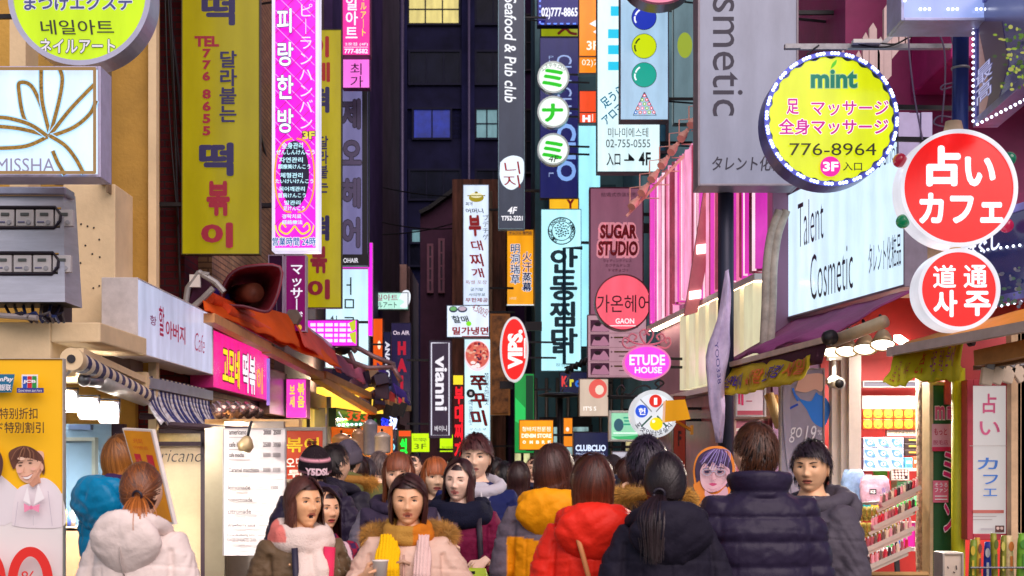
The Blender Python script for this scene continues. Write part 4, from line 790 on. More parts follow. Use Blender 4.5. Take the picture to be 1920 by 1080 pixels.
pl = Plane(1480, 60, 1795, 80, 9.3); t = thing('bracket_arm', 'white slotted steel arm stretching out above the yellow green round sign', 'bracket', pl.O, 0)
b = MB(); a = pl.on(1482, 71); c = pl.on(1800, 71); b.bar((a[0], .2, a[1]), (c[0], .2, c[1]), .05, .03, GALV); a = pl.on(1510, 77); c = pl.on(1600, 77); b.bar((a[0], .17, a[1]), (c[0], .17, c[1]), .03, .015, GALV)
a = pl.on(1608, 67); c = pl.on(1662, 67); b.bar((a[0], .14, a[1]), (c[0], .14, c[1]), .06, .025, WHITEP); a = pl.on(1668, 68); c = pl.on(1695, 42); b.bar((a[0], .2, a[1]), (c[0], .2, c[1]), .03, .03, GALV); b.build('arm', t)
b = MB()
for pts in ([(1532, 104), (1522, 92), (1534, 80), (1545, 72)], [(1660, 68), (1690, 70), (1715, 58), (1740, 48)], [(1620, 70), (1650, 76), (1680, 74), (1700, 66)]): b.tube([(x, .15, z) for x, z in (pl.on(*p) for p in curve(pts, 5))], .006, DARKM, 5)
b.build('cable', t)
b = MB(); b.tube([(X(1800, 9.25), 9.25, Z(245, 9.25)), (X(1804, 9.25), 9.25, 5.6)], .052, M((30, 52, 128), .35, .2, .1, 5, name='blue_pipe'), 16)
for py in (130,): b.tube([(X(1801, 9.25), 9.25, Z(py, 9.25)), (X(1801, 9.25), 9.25, Z(py - 4, 9.25))], .06, GALV, 16)
tag(b.build('steel_pole'), 'deep blue pole carrying the red round signs', 'pole')
b = MB()
for pts in ([(1702, 50), (1706, 110), (1716, 190), (1730, 262)], [(1755, 50), (1770, 90), (1772, 150), (1766, 230)], [(1778, 40), (1786, 80), (1790, 90)], [(1790, 155), (1768, 160), (1766, 168), (1788, 162)], [(1786, 220), (1760, 218), (1752, 232), (1782, 238), (1796, 230)], [(1815, 40), (1812, 120), (1808, 235)]):
    b.tube([P(x, y, 9.4) for x, y in curve(pts, 6)], .006, M((120, 100, 130), .5, name='wire'), 5)
tag(b.build('loose_wires'), 'loose loops of thin wire around the deep blue pole', 'wire')
pl = Plane(1692, 212, 1745, 300, 10.6); t = thing('vent_panel', 'pale ribbed metal panel below the plum wall beside the round sign', 'panel', pl.O, 0)
b = MB()
for k in range(3): b.box((-.1 + k * .085, .02 * (k % 2), pl.H / 2), (.08, .05, pl.H), M((176, 168, 206), .5, .2, .1, 4, name='panel'))
b.build('panel', t)

# purple awning under the lightbox
def quadgrid(b, tl, tr, bl, br, m, nu=16, nv=6, wave=.0, thick=.012, seed=0, droop=0.):
    """cloth between four points (top edge to bottom edge) with folds and real thickness"""
    tl, tr, bl, br = map(Vector, (tl, tr, bl, br)); n = (tr - tl).cross(bl - tl).normalized()
    vs = []
    for sgn in (0, 1):
        for j in range(nv + 1):
            for i in range(nu + 1):
                u, v_ = i / nu, j / nv
                p = (tl * (1 - u) + tr * u) * (1 - v_) + (bl * (1 - u) + br * u) * v_
                wv = wave * (mnoise.noise(Vector((u * 5 + seed, v_ * 1.5, seed))) + .5 * mnoise.noise(Vector((u * 13 + seed, v_ * 3, seed + 4)))) * (.25 + v_)
                vs.append(p + n * (wv + sgn * thick) + Vector((0, 0, -droop * math.sin(math.pi * u) * v_)))
    W = nu + 1; K = W * (nv + 1); fs = []
    for j in range(nv):
        for i in range(nu):
            a = j * W + i; fs.append((a, a + 1, a + W + 1, a + W)); fs.append((K + a, K + a + W, K + a + W + 1, K + a + 1))
    rim = [i for i in range(W)] + [j * W + nu for j in range(1, nv + 1)] + [nv * W + i for i in range(nu - 1, -1, -1)] + [j * W for j in range(nv - 1, 0, -1)]
    for k in range(len(rim)): a, c = rim[k], rim[(k + 1) % len(rim)]; fs.append((a, a + K, c + K, c))
    b.add(vs, fs, m, True)
    return n
def rel(pt, o): return Vector(pt) - Vector(o)
o0 = P(1450, 690, 12)
t = thing('shop_awning', 'purple awning sloping out below the white cosmetic lightbox', 'awning', o0)
b = MB(); quadgrid(b, rel(P(1478, 603, 13.3), o0), rel(P(1716, 541, 10.6), o0), rel(P(1360, 682, 13.0), o0), rel(P(1548, 632, 10.4), o0), M((132, 46, 106), .7, 0, .2, 3, .3, 30, name='purple_cloth'), 24, 8, .05, seed=2); b.build('canopy', t)
b = MB(); b.bar(rel(P(1360, 687, 13.0), o0), rel(P(1550, 637, 10.4), o0), .05, .045, M((224, 200, 180), .5, name='front_bar')); b.build('front_bar', t)
b = MB(); b.tube([rel(P(1552, 634, 10.3), o0), rel(P(1560, 632, 10.25), o0)], .055, DARKM, 14); b.tube([rel(P(1562, 640, 10.4), o0), rel(P(1660, 602, 10.0), o0)], .045, M((206, 184, 150), .4, .1, name='roller'), 14); b.build('roller', t)
b = MB(); quadgrid(b, rel(P(1362, 690, 12.98), o0), rel(P(1546, 642, 10.42), o0), rel(P(1366, 712, 12.98), o0), rel(P(1540, 682, 10.42), o0), M((70, 16, 44), .8, name='valance'), 14, 3, .03, seed=5); b.build('valance', t)
def clothbanner(label, tl, tr, bl, br, m, rows, seed, cat='banner'):
    o = (Vector(tl) + Vector(tr)) / 2; t = thing('cloth_banner', label, cat, o)
    b = MB(); quadgrid(b, rel(tl, o), rel(tr, o), rel(bl, o), rel(br, o), m, 30, 8, .06, .006, seed); b.build('cloth', t)
    TL, TR, BL, BR = (rel(q, o) for q in (tl, tr, bl, br)); n = (TR - TL).cross(BL - TL).normalized()
    b = MB(); TOP = n if n.y < 0 else -n
    for (s, u0, u1, v0, v1, c, bo) in rows:
        co, fs, sz, yo = glyphs(s, bo); vs = []
        for i in range(len(co)):
            u = u0 + co[i, 0] * (u1 - u0); v_ = v1 + co[i, 1] * (v0 - v1)
            p = (TL * (1 - u) + TR * u) * (1 - v_) + (BL * (1 - u) + BR * u) * v_
            wv = .06 * (mnoise.noise(Vector((u * 5 + seed, v_ * 1.5, seed))) + .5 * mnoise.noise(Vector((u * 13 + seed, v_ * 3, seed + 4)))) * (.25 + v_)
            vs.append(p + n * wv + TOP * (.014 + yo[i]))
        b.add(vs, fs, INK(c))
    b.build('lettering', t)
    return t
YB = M((214, 184, 20), .7, 0, .1, 3, .15, 30, name='yellow_cloth'); PUR, ORG = (70, 40, 150), (226, 110, 30)
clothbanner('yellow cloth banner with purple and orange writing on the purple awning edge', P(1366, 692, 12.9), P(1522, 660, 10.7), P(1346, 746, 12.8), P(1506, 716, 10.6), YB,
            [('수면바지', .06, .27, .3, .8, PUR, .03), ('\u2605', .29, .34, .4, .7, ORG, .0), ('양말', .36, .5, .22, .75, ORG, .03), ('스타킹', .52, .74, .25, .78, PUR, .03), ('세일', .77, .97, .2, .75, ORG, .03)], 3)
clothbanner('yellow green cloth banner with small red writing over the green doorway', P(1676, 664, 9.5), P(1810, 632, 9.3), P(1658, 722, 9.35), P(1796, 704, 9.2), M((196, 186, 16), .7, 0, .12, 3, .15, 30, name='lime_cloth'),
            [('손금', .06, .12, .45, .9, (170, 70, 60), .0), ('궁합', .15, .2, .4, .9, (170, 70, 60), .0), ('사주', .23, .3, .4, .85, (170, 70, 60), .0), ('占\nい', .42, .5, .2, .92, (200, 60, 30), .02), ('타로', .6, .66, .25, .85, (150, 60, 120), .0), ('택일', .7, .76, .25, .8, (150, 60, 120), .0), ('운세', .8, .9, .2, .75, (150, 60, 120), .0)], 8)
# orange awning at the near corner
o0 = P(1800, 640, 9.3)
t = thing('shop_awning', 'orange awning edge and roller hardware beneath the lower red disc', 'awning', o0)
b = MB(); quadgrid(b, rel(P(1700, 640, 9.9), o0), rel(P(1990, 560, 8.4), o0), rel(P(1670, 662, 9.5), o0), rel(P(1990, 604, 7.9), o0), M((236, 150, 30), .6, 0, .12, 3, .2, 30, name='orange_cloth'), 16, 4, .02, seed=4); b.build('canopy', t)
b = MB(); b.bar(rel(P(1668, 660, 9.48), o0), rel(P(1990, 600, 7.88), o0), .05, .06, M((190, 180, 176), .4, .4, name='front_bar')); b.build('front_bar', t)
b = MB(); b.tube([rel(P(1815, 636, 9.1), o0), rel(P(1824, 634, 9.08), o0)], .05, DARKM, 14); b.bar(rel(P(1835, 672, 9.0), o0), rel(P(1990, 640, 8.4), o0), .08, .1, M((196, 140, 70), .5, 0, .2, 5, name='wood_beam')); b.bar(rel(P(1830, 690, 9.1), o0), rel(P(1990, 664, 8.5), o0), .05, .03, M((120, 84, 50), .5, name='beam')); b.build('roller', t)
cr = random.Random(5)
for k in range(5):
    b = MB(); p = rel(P(1850 + k * 20, 706 - k * 2, 8.95), o0); b.box(p, (.07, .05, .11), M((236, 214, 190), .5, name='clamp'), Euler((0, cr.uniform(-.6, .6), 0)).to_matrix()); b.box(p + Vector((.02, -.01, .07)), (.05, .04, .05), GALV, Euler((0, cr.uniform(-.6, .6), 0)).to_matrix()); b.build('clamp', t, bevel=.006)
# awning lamps, each lit
def lamp(label, px, py, dd, energy, grp, aim=(0, .35, -1), r=.095, name='shop_lamp'):
    p = P(px, py, dd); t = thing(name, label, 'lamp', p, 0, grp)
    ax = Vector(aim).normalized(); q = (-ax).to_track_quat('Z', 'Y').to_matrix()
    b = MB(); prof = [(.018, .13), (.04, .11), (.07, .05), (r, 0), (r - .006, 0), (.06, .045), (.03, .09)]
    b.loft([[q @ Vector((rr * math.cos(a), rr * math.sin(a), z)) for a in [2 * math.pi * k / 20 for k in range(20)]] for rr, z in prof], M((196, 172, 130), .4, .4, .1, 6, name='lamp_shade')); b.build('shade', t)
    b = MB(); b.loft([[q @ Vector((rr * math.cos(a), rr * math.sin(a), z)) for a in [2 * math.pi * k / 16 for k in range(16)]] for rr, z in ((.0, -.012), (r * .7, -.002), (r * .85, .012), (.0, .03))], LIT((255, 240, 215), 6, 0, name='bulb')); b.build('bulb', t)
    b = MB(); b.tube([q @ Vector((0, 0, .12)), q @ Vector((0, 0, .2)), q @ Vector((0, 0, .2)) + Vector((.0, .08, .05))], .012, DARKM, 8); b.build('arm', t)
    l = bpy.data.lights.new('lamp_light', 'SPOT'); l.energy = energy; l.color = (1, .86, .68); l.spot_size = R(140); l.spot_blend = .6; l.shadow_soft_size = .08
    lo = bpy.data.objects.new('lamp_light', l); SC.collection.objects.link(lo); lo.parent = t; lo.location = ax * .05; lo.rotation_euler = ax.to_track_quat('-Z', 'Y').to_euler()
for k, (px, py, dd) in enumerate(((1562, 662, 11.2), (1588, 660, 10.9), (1622, 656, 10.6), (1655, 648, 10.3))):
    lamp('%s shop lamp of the lit row beneath the purple awning' % ('first', 'second', 'third', 'fourth')[k] + ', counted from the street', px, py, dd, 80, 'lamps under the purple awning', (-.12, -.4, -1))
# cctv
p = P(1567, 716, 11.2); t = thing('security_camera', 'white bullet security camera above the shop entrance', 'camera', p)
b = MB(); b.tube([(0, .12, .01), (0, -.12, -.02)], .05, WHITEP, 14); b.tube([(0, -.12, -.02), (0, -.13, -.022)], .035, DARKM, 14); b.build('body', t); b = MB(); b.tube([(0, .05, .03), (0, .06, .18)], .015, WHITEP, 8); b.box((0, .06, .19), (.1, .1, .03), WHITEP); b.build('mount', t)
# pole with the lilac flag
b = MB(); b.tube([(X(1361, 12.85), 12.85, 0), (X(1361, 12.85), 12.85, 5.6)], .072, M((44, 46, 66), .4, .4, .15, 3, name='pole_paint'), 18); b.tube([(X(1361, 12.85), 12.85, 0), (X(1361, 12.85), 12.85, .5)], .1, DARKM, 18)
tag(b.build('lamp_post'), 'dark steel post beside the lilac banner and the purple awning', 'post')
b = MB()
fl = []
for j in range(15):
    v_ = j / 14; py = 508 + 322 * v_; xc = 1363 - 18 * v_ - 6 * math.sin(v_ * 3); wd = (6 + 34 * min(1, v_ * 2.2)) * (1 - .65 * max(0, v_ - .6) / .4)
    ring = []
    for i in range(14):
        a = 2 * math.pi * i / 14; fx_ = math.cos(a); ring.append(P(xc + wd * .5 * fx_ * (1 + .12 * math.sin(v_ * 17)) + 4 * math.sin(v_ * 8), py, 12.45) + Vector((0, .06 * math.sin(a) * (1 + .8 * math.cos(4 * a + v_ * 7)), 0)))
    fl.append(ring)
b.loft(fl, M((220, 202, 248), .6, 0, .2, 6, .5, 16, name='lilac_cloth'))
fo = b.build('cloth'); t = thing('hanging_flag', 'gathered lilac banner flag tied to the dark post', 'flag', (0, 0, 0)); fo.parent = t
pl = Plane(1320, 505, 1380, 835, 12.3); t_ = Plane(1320, 505, 1380, 835, 12.36)
tt = thing('t', '', ''); paint(pl, [T('YOO338', 1340, 640, 1352, 720, (60, 50, 140), .0, rot=-80), ], tt)
for c in list(tt.children): c.parent = t; c.location = pl.O
bpy.data.objects.remove(tt)

# ---- posters and pipes by the post
S('framed pink and white shop poster beneath the yellow cloth banner', 1378, 690, 1436, 782, 13.2, (226, 206, 216), [B(1384, 735, 1388, 758, (226, 50, 110)), B(1390, 730, 1394, 760, (226, 50, 110)), L([(1399, 752), (1410, 752)], 2, (200, 80, 110)), B(1380, 770, 1430, 780, (180, 70, 90))], 0, (170, 160, 160), .02, .05, name='poster', cat='poster')
S('rose shop panel with pale shelf line behind the black haired man', 1376, 785, 1466, 1010, 13.3, (190, 110, 130), [L([(1378, 806), (1464, 800)], 5, (236, 220, 210)), PO([(1400, 830), (1450, 812), (1462, 850), (1410, 880)], (225, 205, 210)), L([(1462, 840), (1480, 870)], 3, (220, 50, 90))], 0, (200, 160, 150), .02, .08, name='display_case', cat='display case')
bra = [PO(curve([(1488, 735), (1500, 752), (1512, 768), (1525, 792), (1545, 800), (1556, 770), (1550, 748), (1535, 740), (1530, 736), (1520, 752), (1500, 748)], 6), (0, 120, 226)), L(curve([(1470, 772), (1484, 764), (1496, 758)]), 4, (20, 70, 190)), L(curve([(1486, 728), (1490, 740), (1496, 752)]), 4, (30, 110, 220)), PO(curve([(1490, 732), (1510, 736), (1528, 730), (1540, 734), (1550, 712), (1536, 700), (1500, 704)], 4), (226, 180, 160)),
       L(curve([(1478, 700), (1474, 760), (1480, 850), (1492, 930)]), 14, (158, 150, 172)), T('go', 1479, 801, 1503, 830, (235, 232, 240), .0, shear=.25), T('19', 1508, 798, 1530, 828, (235, 232, 240), .0, shear=.3), T('%', 1532, 806, 1540, 816, (235, 232, 240), .0)]
S('grey lingerie poster with a bright blue brassiere and white script', 1462, 690, 1546, 1010, 11.9, (150, 144, 166), bra, 0, (150, 140, 140), .015, .05, name='poster', cat='poster')
b = MB()
for off in (0, 12): b.tube([P(x + off, y, 12.75) for x, y in curve([(1462, 395), (1446, 440), (1438, 500), (1436, 570), (1432, 650)], 6)], .04, M((186, 174, 160), .6, 0, .25, 8, name='conduit'), 10)
tag(b.build('bent_conduit'), 'pair of pale bent pipes climbing behind the lightbox edge', 'pipe')
b = MB(); b.tube([P(1442, 740, 12.3), P(1462, 800, 12.2)], .045, M((226, 190, 130), .6, name='roll'), 10); b.tube([P(1452, 742, 12.35), P(1472, 806, 12.25)], .03, M((180, 120, 50), .6, name='roll'), 10); tag(b.build('banner_pole'), 'tan rolled pole leaning beside the lingerie poster', 'pole')
# yellow box wall lamp
pl = Plane(1242, 748, 1292, 792, 15.0); t = thing('wall_lamp', 'amber box lamp on a short wooden arm beside the pool hall disc', 'lamp', pl.O, 0)
b = MB(); q = [pl.on(*p) for p in ((1246, 752), (1282, 750), (1292, 786), (1244, 792))]; b.prism(q[::-1], -.12, .12, LIT((222, 150, 24), .75, .1, 3, 'amber_shade')); b.build('lamp_shade', t)
b = MB(); a, c, e = pl.on(1268, 790), pl.on(1296, 806), pl.on(1298, 806); b.bar((a[0], 0, a[1]), (c[0], .05, c[1]), .03, .03, M((226, 160, 60), .5, name='arm')); b.box((e[0], .06, e[1]), (.03, .08, .1), M((226, 160, 60), .5, name='arm')); b.build('arm', t)
# black saucer street lamp with spot cluster
t = thing('street_lamp', 'black saucer topped post with a cluster of small spot lamps', 'lamp', (X(1050, 22), 22, 0))
b = MB(); b.tube([(0, 0, 0), (0, 0, Z(742, 22))], .045, DARKM, 12); b.build('pole', t); b = MB(); b.loft([[(rr * math.cos(a), rr * math.sin(a), Z(742, 22) + z) for a in [2 * math.pi * k / 28 for k in range(28)]] for rr, z in ((.02, .05), (.2, .045), (.34, .01), (.34, -.01), (.1, -.03), (.03, -.05))], DARKM); b.build('saucer', t)
b = MB()
for k in range(5):
    p = Vector((X(1062 + k * 8, 22) - X(1050, 22), -.05, Z(700 - k * 4, 22))); b.tube([p, p + Vector((.04, -.03, .1))], [.045, .03], DARKM, 10)
b.tube([(X(1058, 22) - X(1050, 22), 0, Z(690, 22)), (X(1100, 22) - X(1050, 22), 0, Z(675, 22))], .015, DARKM, 6); b.tube([(0, 0, Z(742, 22)), (X(1075, 22) - X(1050, 22), 0, Z(690, 22))], .012, GALV, 6); b.build('spot_lamp', t)
b = MB()   # conduit in front of the chicken sign
b.tube([P(x, y, 24.9) for x, y in ((1092, 465), (1058, 465), (1058, 682), (1096, 684))], .035, M((24, 62, 84), .5, .2, name='conduit'), 6, smooth=False)
tag(b.build('sign_conduit'), 'dark square conduit crossing the front of the pale cyan chicken sign', 'pipe')
for px0, px1, py, dd, lb in ((937, 962, 722, 23.2, 'dark stub arm under the red oval sign'), (985, 1016, 612, 23.1, 'dark stub arm joining the red oval sign to the chicken sign'), (1206, 1234, 428, 22.8, 'dark arm beside the bubble lettering sign')):
    b = MB(); b.box(((X(px0, dd) + X(px1, dd)) / 2, dd, Z(py, dd)), (X(px1, dd) - X(px0, dd), .15, .14 if dd < 23 or px0 > 980 else .12), DARKM); tag(b.build('steel_bracket'), lb, 'bracket')
# ================================================================ RIGHT SHOP GOODS
def flat(label, x0, y0, x1, y1, d, col, items=(), name='poster', cat='poster', lit=0., th=.03, fr=(200, 190, 180), group=None): return S(label, x0, y0, x1, y1, d, col, items, lit, fr, .012, th, None, group, name, cat)
flat('white header board over the yellow round packs', 1616, 742, 1730, 769, 12.9, (240, 226, 230), [], 'header_board', 'board')
flat('long price strip with handwriting above the blue boxes', 1662, 806, 1736, 818, 12.75, (240, 220, 190), [T('バイオスンバッグ', 1676, 808, 1730, 817, (90, 70, 60), .0)], 'price_strip', 'label')
flat('dark grey sign bar on the red shop wall', 1617, 714, 1728, 727, 12.9, (92, 88, 104), [], 'sign_bar', 'board')
def pack(name, label, cat, x0, y0, x1, y1, d, col, extra, group, dep=.08):
    pl = Plane(x0, y0, x1, y1, d); t = thing(name, label, cat, pl.O, 0, group)
    b = MB(); b.box((0, dep / 2, pl.H / 2), (pl.W, dep, pl.H), M(col, .35, 0, .05, 6, name='carton')); b.build('carton', t, bevel=.004)
    paint(pl, extra, t, y0=-.002); return t
for r_ in range(2):
    for k in range(6):
        cx, cy = 1627 + k * 19.2, 775.5 + r_ * 19.5
        pack('snack_pack', 'orange pack with a yellow round face, hanging among two rows on the red wall', 'pack', cx - 9.2, cy - 9.3, cx + 9.2, cy + 9.3, 12.7, (226, 84, 20), [E(cx, cy, 8, 8, (250, 206, 20)), E(cx, cy - 1, 3.2, 2, (236, 130, 30), n=16), L([(cx - 4, cy + 3), (cx + 4, cy + 3)], 1.6, (120, 70, 30)), L(arc(cx, cy + 1, 4, 4, 20, 160, 8), 1.2, (160, 80, 20))], 'yellow faced packs on the red wall')
for r_ in range(3):
    for k in range(3):
        x, y = 1619 + k * 25.2, 820 + r_ * 20
        pack('mask_box', 'white and blue printed carton in the stack on the shop shelf', 'box', x, y, x + 24.4, y + 19.4, 12.4, (214, 226, 250), [E(x + 12, y + 10, 8, 7, (96, 140, 226)), E(x + 12, y + 10, 4.5, 4, (236, 240, 252)), E(x + 12, y + 10, 2, 2, (60, 100, 200)), PO([(x + 1, y + 2), (x + 9, y + 3), (x + 3, y + 10)], (70, 120, 220)), PO([(x + 23, y + 18), (x + 15, y + 17), (x + 21, y + 10)], (70, 120, 220))], 'blue white cartons on the shelf', .2)
for k in range(3): pack('dark_box', 'black and brown carton beside the blue white stack', 'box', 1696, 820 + k * 11.6, 1729, 831 + k * 11.6, 12.45, (50, 36, 34), [L([(1704, 825 + k * 11.6), (1720, 825 + k * 11.6)], 3, (196, 160, 60))], 'black cartons on the shelf', .2)
for r_ in range(4):
    for k in range(2): pack('green_box', 'light green carton in the lower shelf stack', 'box', 1680 + k * 20 + (2 if r_ < 2 else 0), 902 + r_ * 12.6, 1699 + k * 20, 914 + r_ * 12.6, 12.4, (150, 232, 170) if r_ < 3 else (60, 190, 70), [L([(1684 + k * 20, 908 + r_ * 12.6), (1694 + k * 20, 908 + r_ * 12.6)], 3, (90, 190, 110))], 'green cartons on the lower shelf', .2)
pack('lime_pack', 'lime green flat pack under the blue white cartons', 'pack', 1640, 883, 1664, 895, 12.45, (110, 220, 70), [], None)
flat('small dark photo card crowded with faces on the shelf', 1670, 878, 1704, 901, 12.35, (60, 30, 40), [E(1674 + 6 * (k % 5), 883 + 6 * (k // 5), 2.6, 2.8, (226, 190, 180), n=10) for k in range(14)], 'photo_card', 'card')
flat('hot pink poster at the foot of the shop wall', 1690, 978, 1718, 1028, 12.2, (236, 20, 160), [], 'pink_poster', 'poster')
def shelf(label, x0, x1, y, d): b = MB(); b.box(((X(x0, d) + X(x1, d)) / 2, d + .12, Z(y, d)), (X(x1, d) - X(x0, d), .34, .025), M((240, 232, 226), .4, name='shelf')); tag(b.build('wall_shelf'), label, 'shelf')
shelf('white shelf carrying the blue white cartons', 1616, 1732, 880.4, 12.4); shelf('white shelf carrying the green cartons', 1616, 1732, 953.5, 12.4); shelf('white shelf below the hot pink poster', 1616, 1732, 1030, 12.3)
for k, (x, y, w_, h_, c, nm, wh) in enumerate(((1618, 928, 15, 24, (30, 150, 150), 'teal', 'shelf of green cartons'), (1634, 930, 13, 22, (240, 200, 60), 'yellow', 'shelf of green cartons'), (1648, 926, 15, 26, (220, 60, 110), 'rose', 'shelf of green cartons'), (1664, 930, 14, 22, (240, 240, 235), 'white', 'shelf of green cartons'), (1720, 918, 14, 34, (120, 60, 160), 'violet', 'shelf of green cartons'),
        (1722, 985, 15, 42, (250, 210, 40), 'golden', 'shelf with the hot pink poster'), (1662, 990, 13, 38, (70, 180, 90), 'leaf green', 'shelf with the hot pink poster'), (1676, 986, 12, 42, (60, 90, 200), 'cobalt', 'shelf with the hot pink poster'), (1712, 856, 16, 23, (226, 90, 50), 'vermilion', 'shelf of blue white cartons'), (1697, 858, 14, 21, (90, 190, 220), 'sky blue', 'shelf of blue white cartons'), (1620, 884, 17, 16, (226, 60, 60), 'scarlet', 'wall under the blue white cartons'))):
    pack('goods_pack', 'small %s goods pack on the %s' % (nm, wh), 'pack', x, y, x + w_, y + h_, 12.38, c, [B(x + 2, y + h_ * .3, x + w_ - 2, y + h_ * .55, (245, 240, 235)), L([(x + 3, y + h_ * .75), (x + w_ - 3, y + h_ * .75)], 2, (60, 50, 60))], 'assorted goods on the shop shelves', .1)
def bag(label, x0, y0, x1, y1, d, col, col2, name='plastic_bag'):
    c = P((x0 + x1) / 2, y1, d); w_, h_ = X(x1, d) - X(x0, d), Z(y0, d) - Z(y1, d); t = thing(name, label, 'bag', c); b = MB(); rr = []
    for j in range(9):
        v_ = j / 8; k = (.44 + .06 * math.sin(v_ * 3)) if v_ < .9 else .36
        rr.append([(w_ * k * math.cos(a) * (1 + .14 * mnoise.noise(Vector((a * 2, v_ * 4, x0)))), .055 * math.sin(a) * k * 2 * (1 + .3 * mnoise.noise(Vector((a * 3, v_ * 5, x0 + 3)))), h_ * v_) for a in [2 * math.pi * q_ / 26 for q_ in range(26)]])
    b.loft(rr, M(col, .3, 0, .3, 12, .3, 20, name='bag_film')); b.build('film', t)
    if col2: pl = Plane(x0, y0, x1, y1, d - .16); p2 = thing('t', '', ''); p2.location = pl.O; paint(pl, col2, t); [setattr(c_, 'location', pl.O - c) for c_ in t.children if c_.name.startswith(('lettering', 'artwork'))]; bpy.data.objects.remove(p2)
bag('blue and white crinkled plastic bag hanging at the shop door', 1578, 880, 1622, 945, 11.4, (150, 180, 236), None)
bag('pale pink bag printed with a black square at the shop door', 1612, 892, 1668, 946, 11.3, (240, 186, 214), [B(1630, 917, 1643, 927, (30, 26, 40)), T('KS', 1632, 919, 1641, 925, WHT, .04), T('W', 1653, 914, 1660, 926, (90, 110, 200), .0)])
# cosmetics rack
o0 = Vector((X(1655, 9.6), 9.6, 0)); t = thing('cosmetic_rack', 'clear stepped display rack of make up in front of the red shop wall', 'rack', o0)
ac = M((226, 206, 190), .2, 0, .1, 5, name='acrylic'); b = MB(); tiers = []
for k in range(4):
    a = P(1600 + k * 16, 1066 - k * 42 + 18, 9.3 + k * .18) - o0; c = P(1702 + k * 6, 1020 - k * 38 + 18, 9.2 + k * .18) - o0; tiers.append((a, c)); b.bar(a, c, .16, .02, ac); b.bar(a + Vector((0, -.09, .04)), c + Vector((0, -.09, .04)), .008, .03, ac)
b.build('tier', t); b = MB()
for s_ in (-1, 1): b.bar(Vector((.14 * s_, .0, 0)), Vector((.14 * s_, .2, 1.2)), .03, .03, DARKM)
b.bar((0, .1, .6), (0, .12, .62), .5, .9, M((190, 150, 96), .5, name='board')); b.build('stand', t)
cr = random.Random(9); tub = {}
for k, (a, c) in enumerate(tiers):
    for i in range(13):
        q_ = (i + .5) / 13; ci = cr.randrange(6); cl = ((206, 40, 60), (236, 150, 160), (60, 36, 44), (230, 196, 170), (176, 80, 90), (120, 84, 76))[ci]
        p = o0 + a.lerp(c, q_) + Vector((0, -.02, .012))
        if ci not in tub:
            b = MB(); b.tube([(0, 0, 0), (0, 0, .045), (0, 0, .046), (0, 0, .085)], [.014, .014, .011, .011], M(cl, .3, name='tester'), 10); b.tube([(0, 0, .085), (0, 0, .1)], .006, M((230, 220, 214), .3, name='tip'), 8); tub[ci] = tag(b.build('lipstick_tester', loc=p), 'lipstick tester standing on a tier of the clear make up rack', 'cosmetic', 'testers on the make up rack')
        else: dup(tub[ci], p)
b = MB(); b.tube([P(1598, 945, 10.2), P(1684, 938, 10.2)], .008, GALV, 6); tag(b.build('hanging_rail'), 'thin rail holding a row of patterned socks', 'rail')
sock = None
for r_ in range(2):
    for k in range(9):
        p = P(1602 + k * 9.4, 950 + r_ * 30, 10.2 - .04 * r_)
        if sock is None:
            b = MB(); b.loft([[(w_ * math.cos(a) + dx, .012 * math.sin(a), z) for a in [2 * math.pi * q_ / 12 for q_ in range(12)]] for z, w_, dx in ((0, .016, 0), (-.03, .017, 0), (-.06, .016, 0), (-.085, .019, .003), (-.1, .016, .012), (-.105, .006, .022))], M((236, 190, 90), .8, 0, .6, 30, name='knit')); sock = tag(b.build('ankle_sock', loc=p), 'orange patterned ankle sock hanging in the rows above the make up rack', 'sock', 'socks on the rail')
        else: dup(sock, p, rz=cr.uniform(-.4, .4))
# stone pillar, green sign column, yellow post, white fortune panel
b = MB(); b.loft([[(X(1734, 9.9) + w_ * math.cos(a) * (1 + .2 * mnoise.noise(Vector((a * 2, z * 3, 1)))), 9.9 + .09 * math.sin(a), z) for a in [2 * math.pi * q_ / 14 for q_ in range(14)]] for z, w_ in [(.0 + .09 * j, .055) for j in range(26)]], M((206, 176, 150), .8, 0, .5, 12, .8, 30, name='plastered_stone')); tag(b.build('door_pillar'), 'rough cream plastered pillar beside the green sign board', 'pillar')
S('dark green shop board with pink stacked letters and small notices', 1742, 716, 1791, 1110, 9.6, (8, 84, 34), [T('m', 1753, 762, 1771, 786, (226, 90, 150), .03, out=(240, 220, 230), outw=.04), T('i', 1775, 762, 1784, 786, (226, 90, 150), .03, out=(240, 220, 230), outw=.04), PO(curve([(1778, 760), (1782, 748), (1790, 744), (1788, 756), (1778, 760)]), (110, 170, 20)),
    B(1746, 795, 1782, 846, (226, 170, 190)), T('もっと', 1750, 803, 1774, 816, (200, 30, 70), .02), T('脱毛店', 1748, 825, 1776, 834, (190, 40, 90), .0), B(1746, 838, 1782, 846, (206, 30, 80)), B(1747, 901, 1776, 942, (226, 110, 140)), T('そうる', 1750, 905, 1774, 913, WHT, .02), T('ファン', 1750, 915, 1774, 923, WHT, .02), L([(1750, 930), (1773, 930)], 2, WHT), L([(1750, 936), (1773, 936)], 2, WHT),
    T('ミ', 1765, 848, 1788, 900, (226, 30, 120), .03, out=(245, 225, 235), outw=.05), T('ン', 1766, 944, 1788, 996, (226, 30, 120), .03, out=(245, 225, 235), outw=.05)], 0, (196, 170, 130), .025, .15, name='sign_board')
b = MB(); b.tube([(X(1801, 9.4), 9.45, 0), (X(1801, 9.4), 9.45, Z(690, 9.4))], .045, M((206, 204, 20), .5, 0, .15, 4, name='lime_paint'), 16); b.tube([P(1800, 690, 9.4), P(1770, 706, 9.5), P(1740, 712, 9.55)], .025, M((206, 204, 20), .5, 0, .15, 4, name='lime_paint'), 12); tag(b.build('corner_post'), 'lime yellow post beside the dark green shop board', 'post')
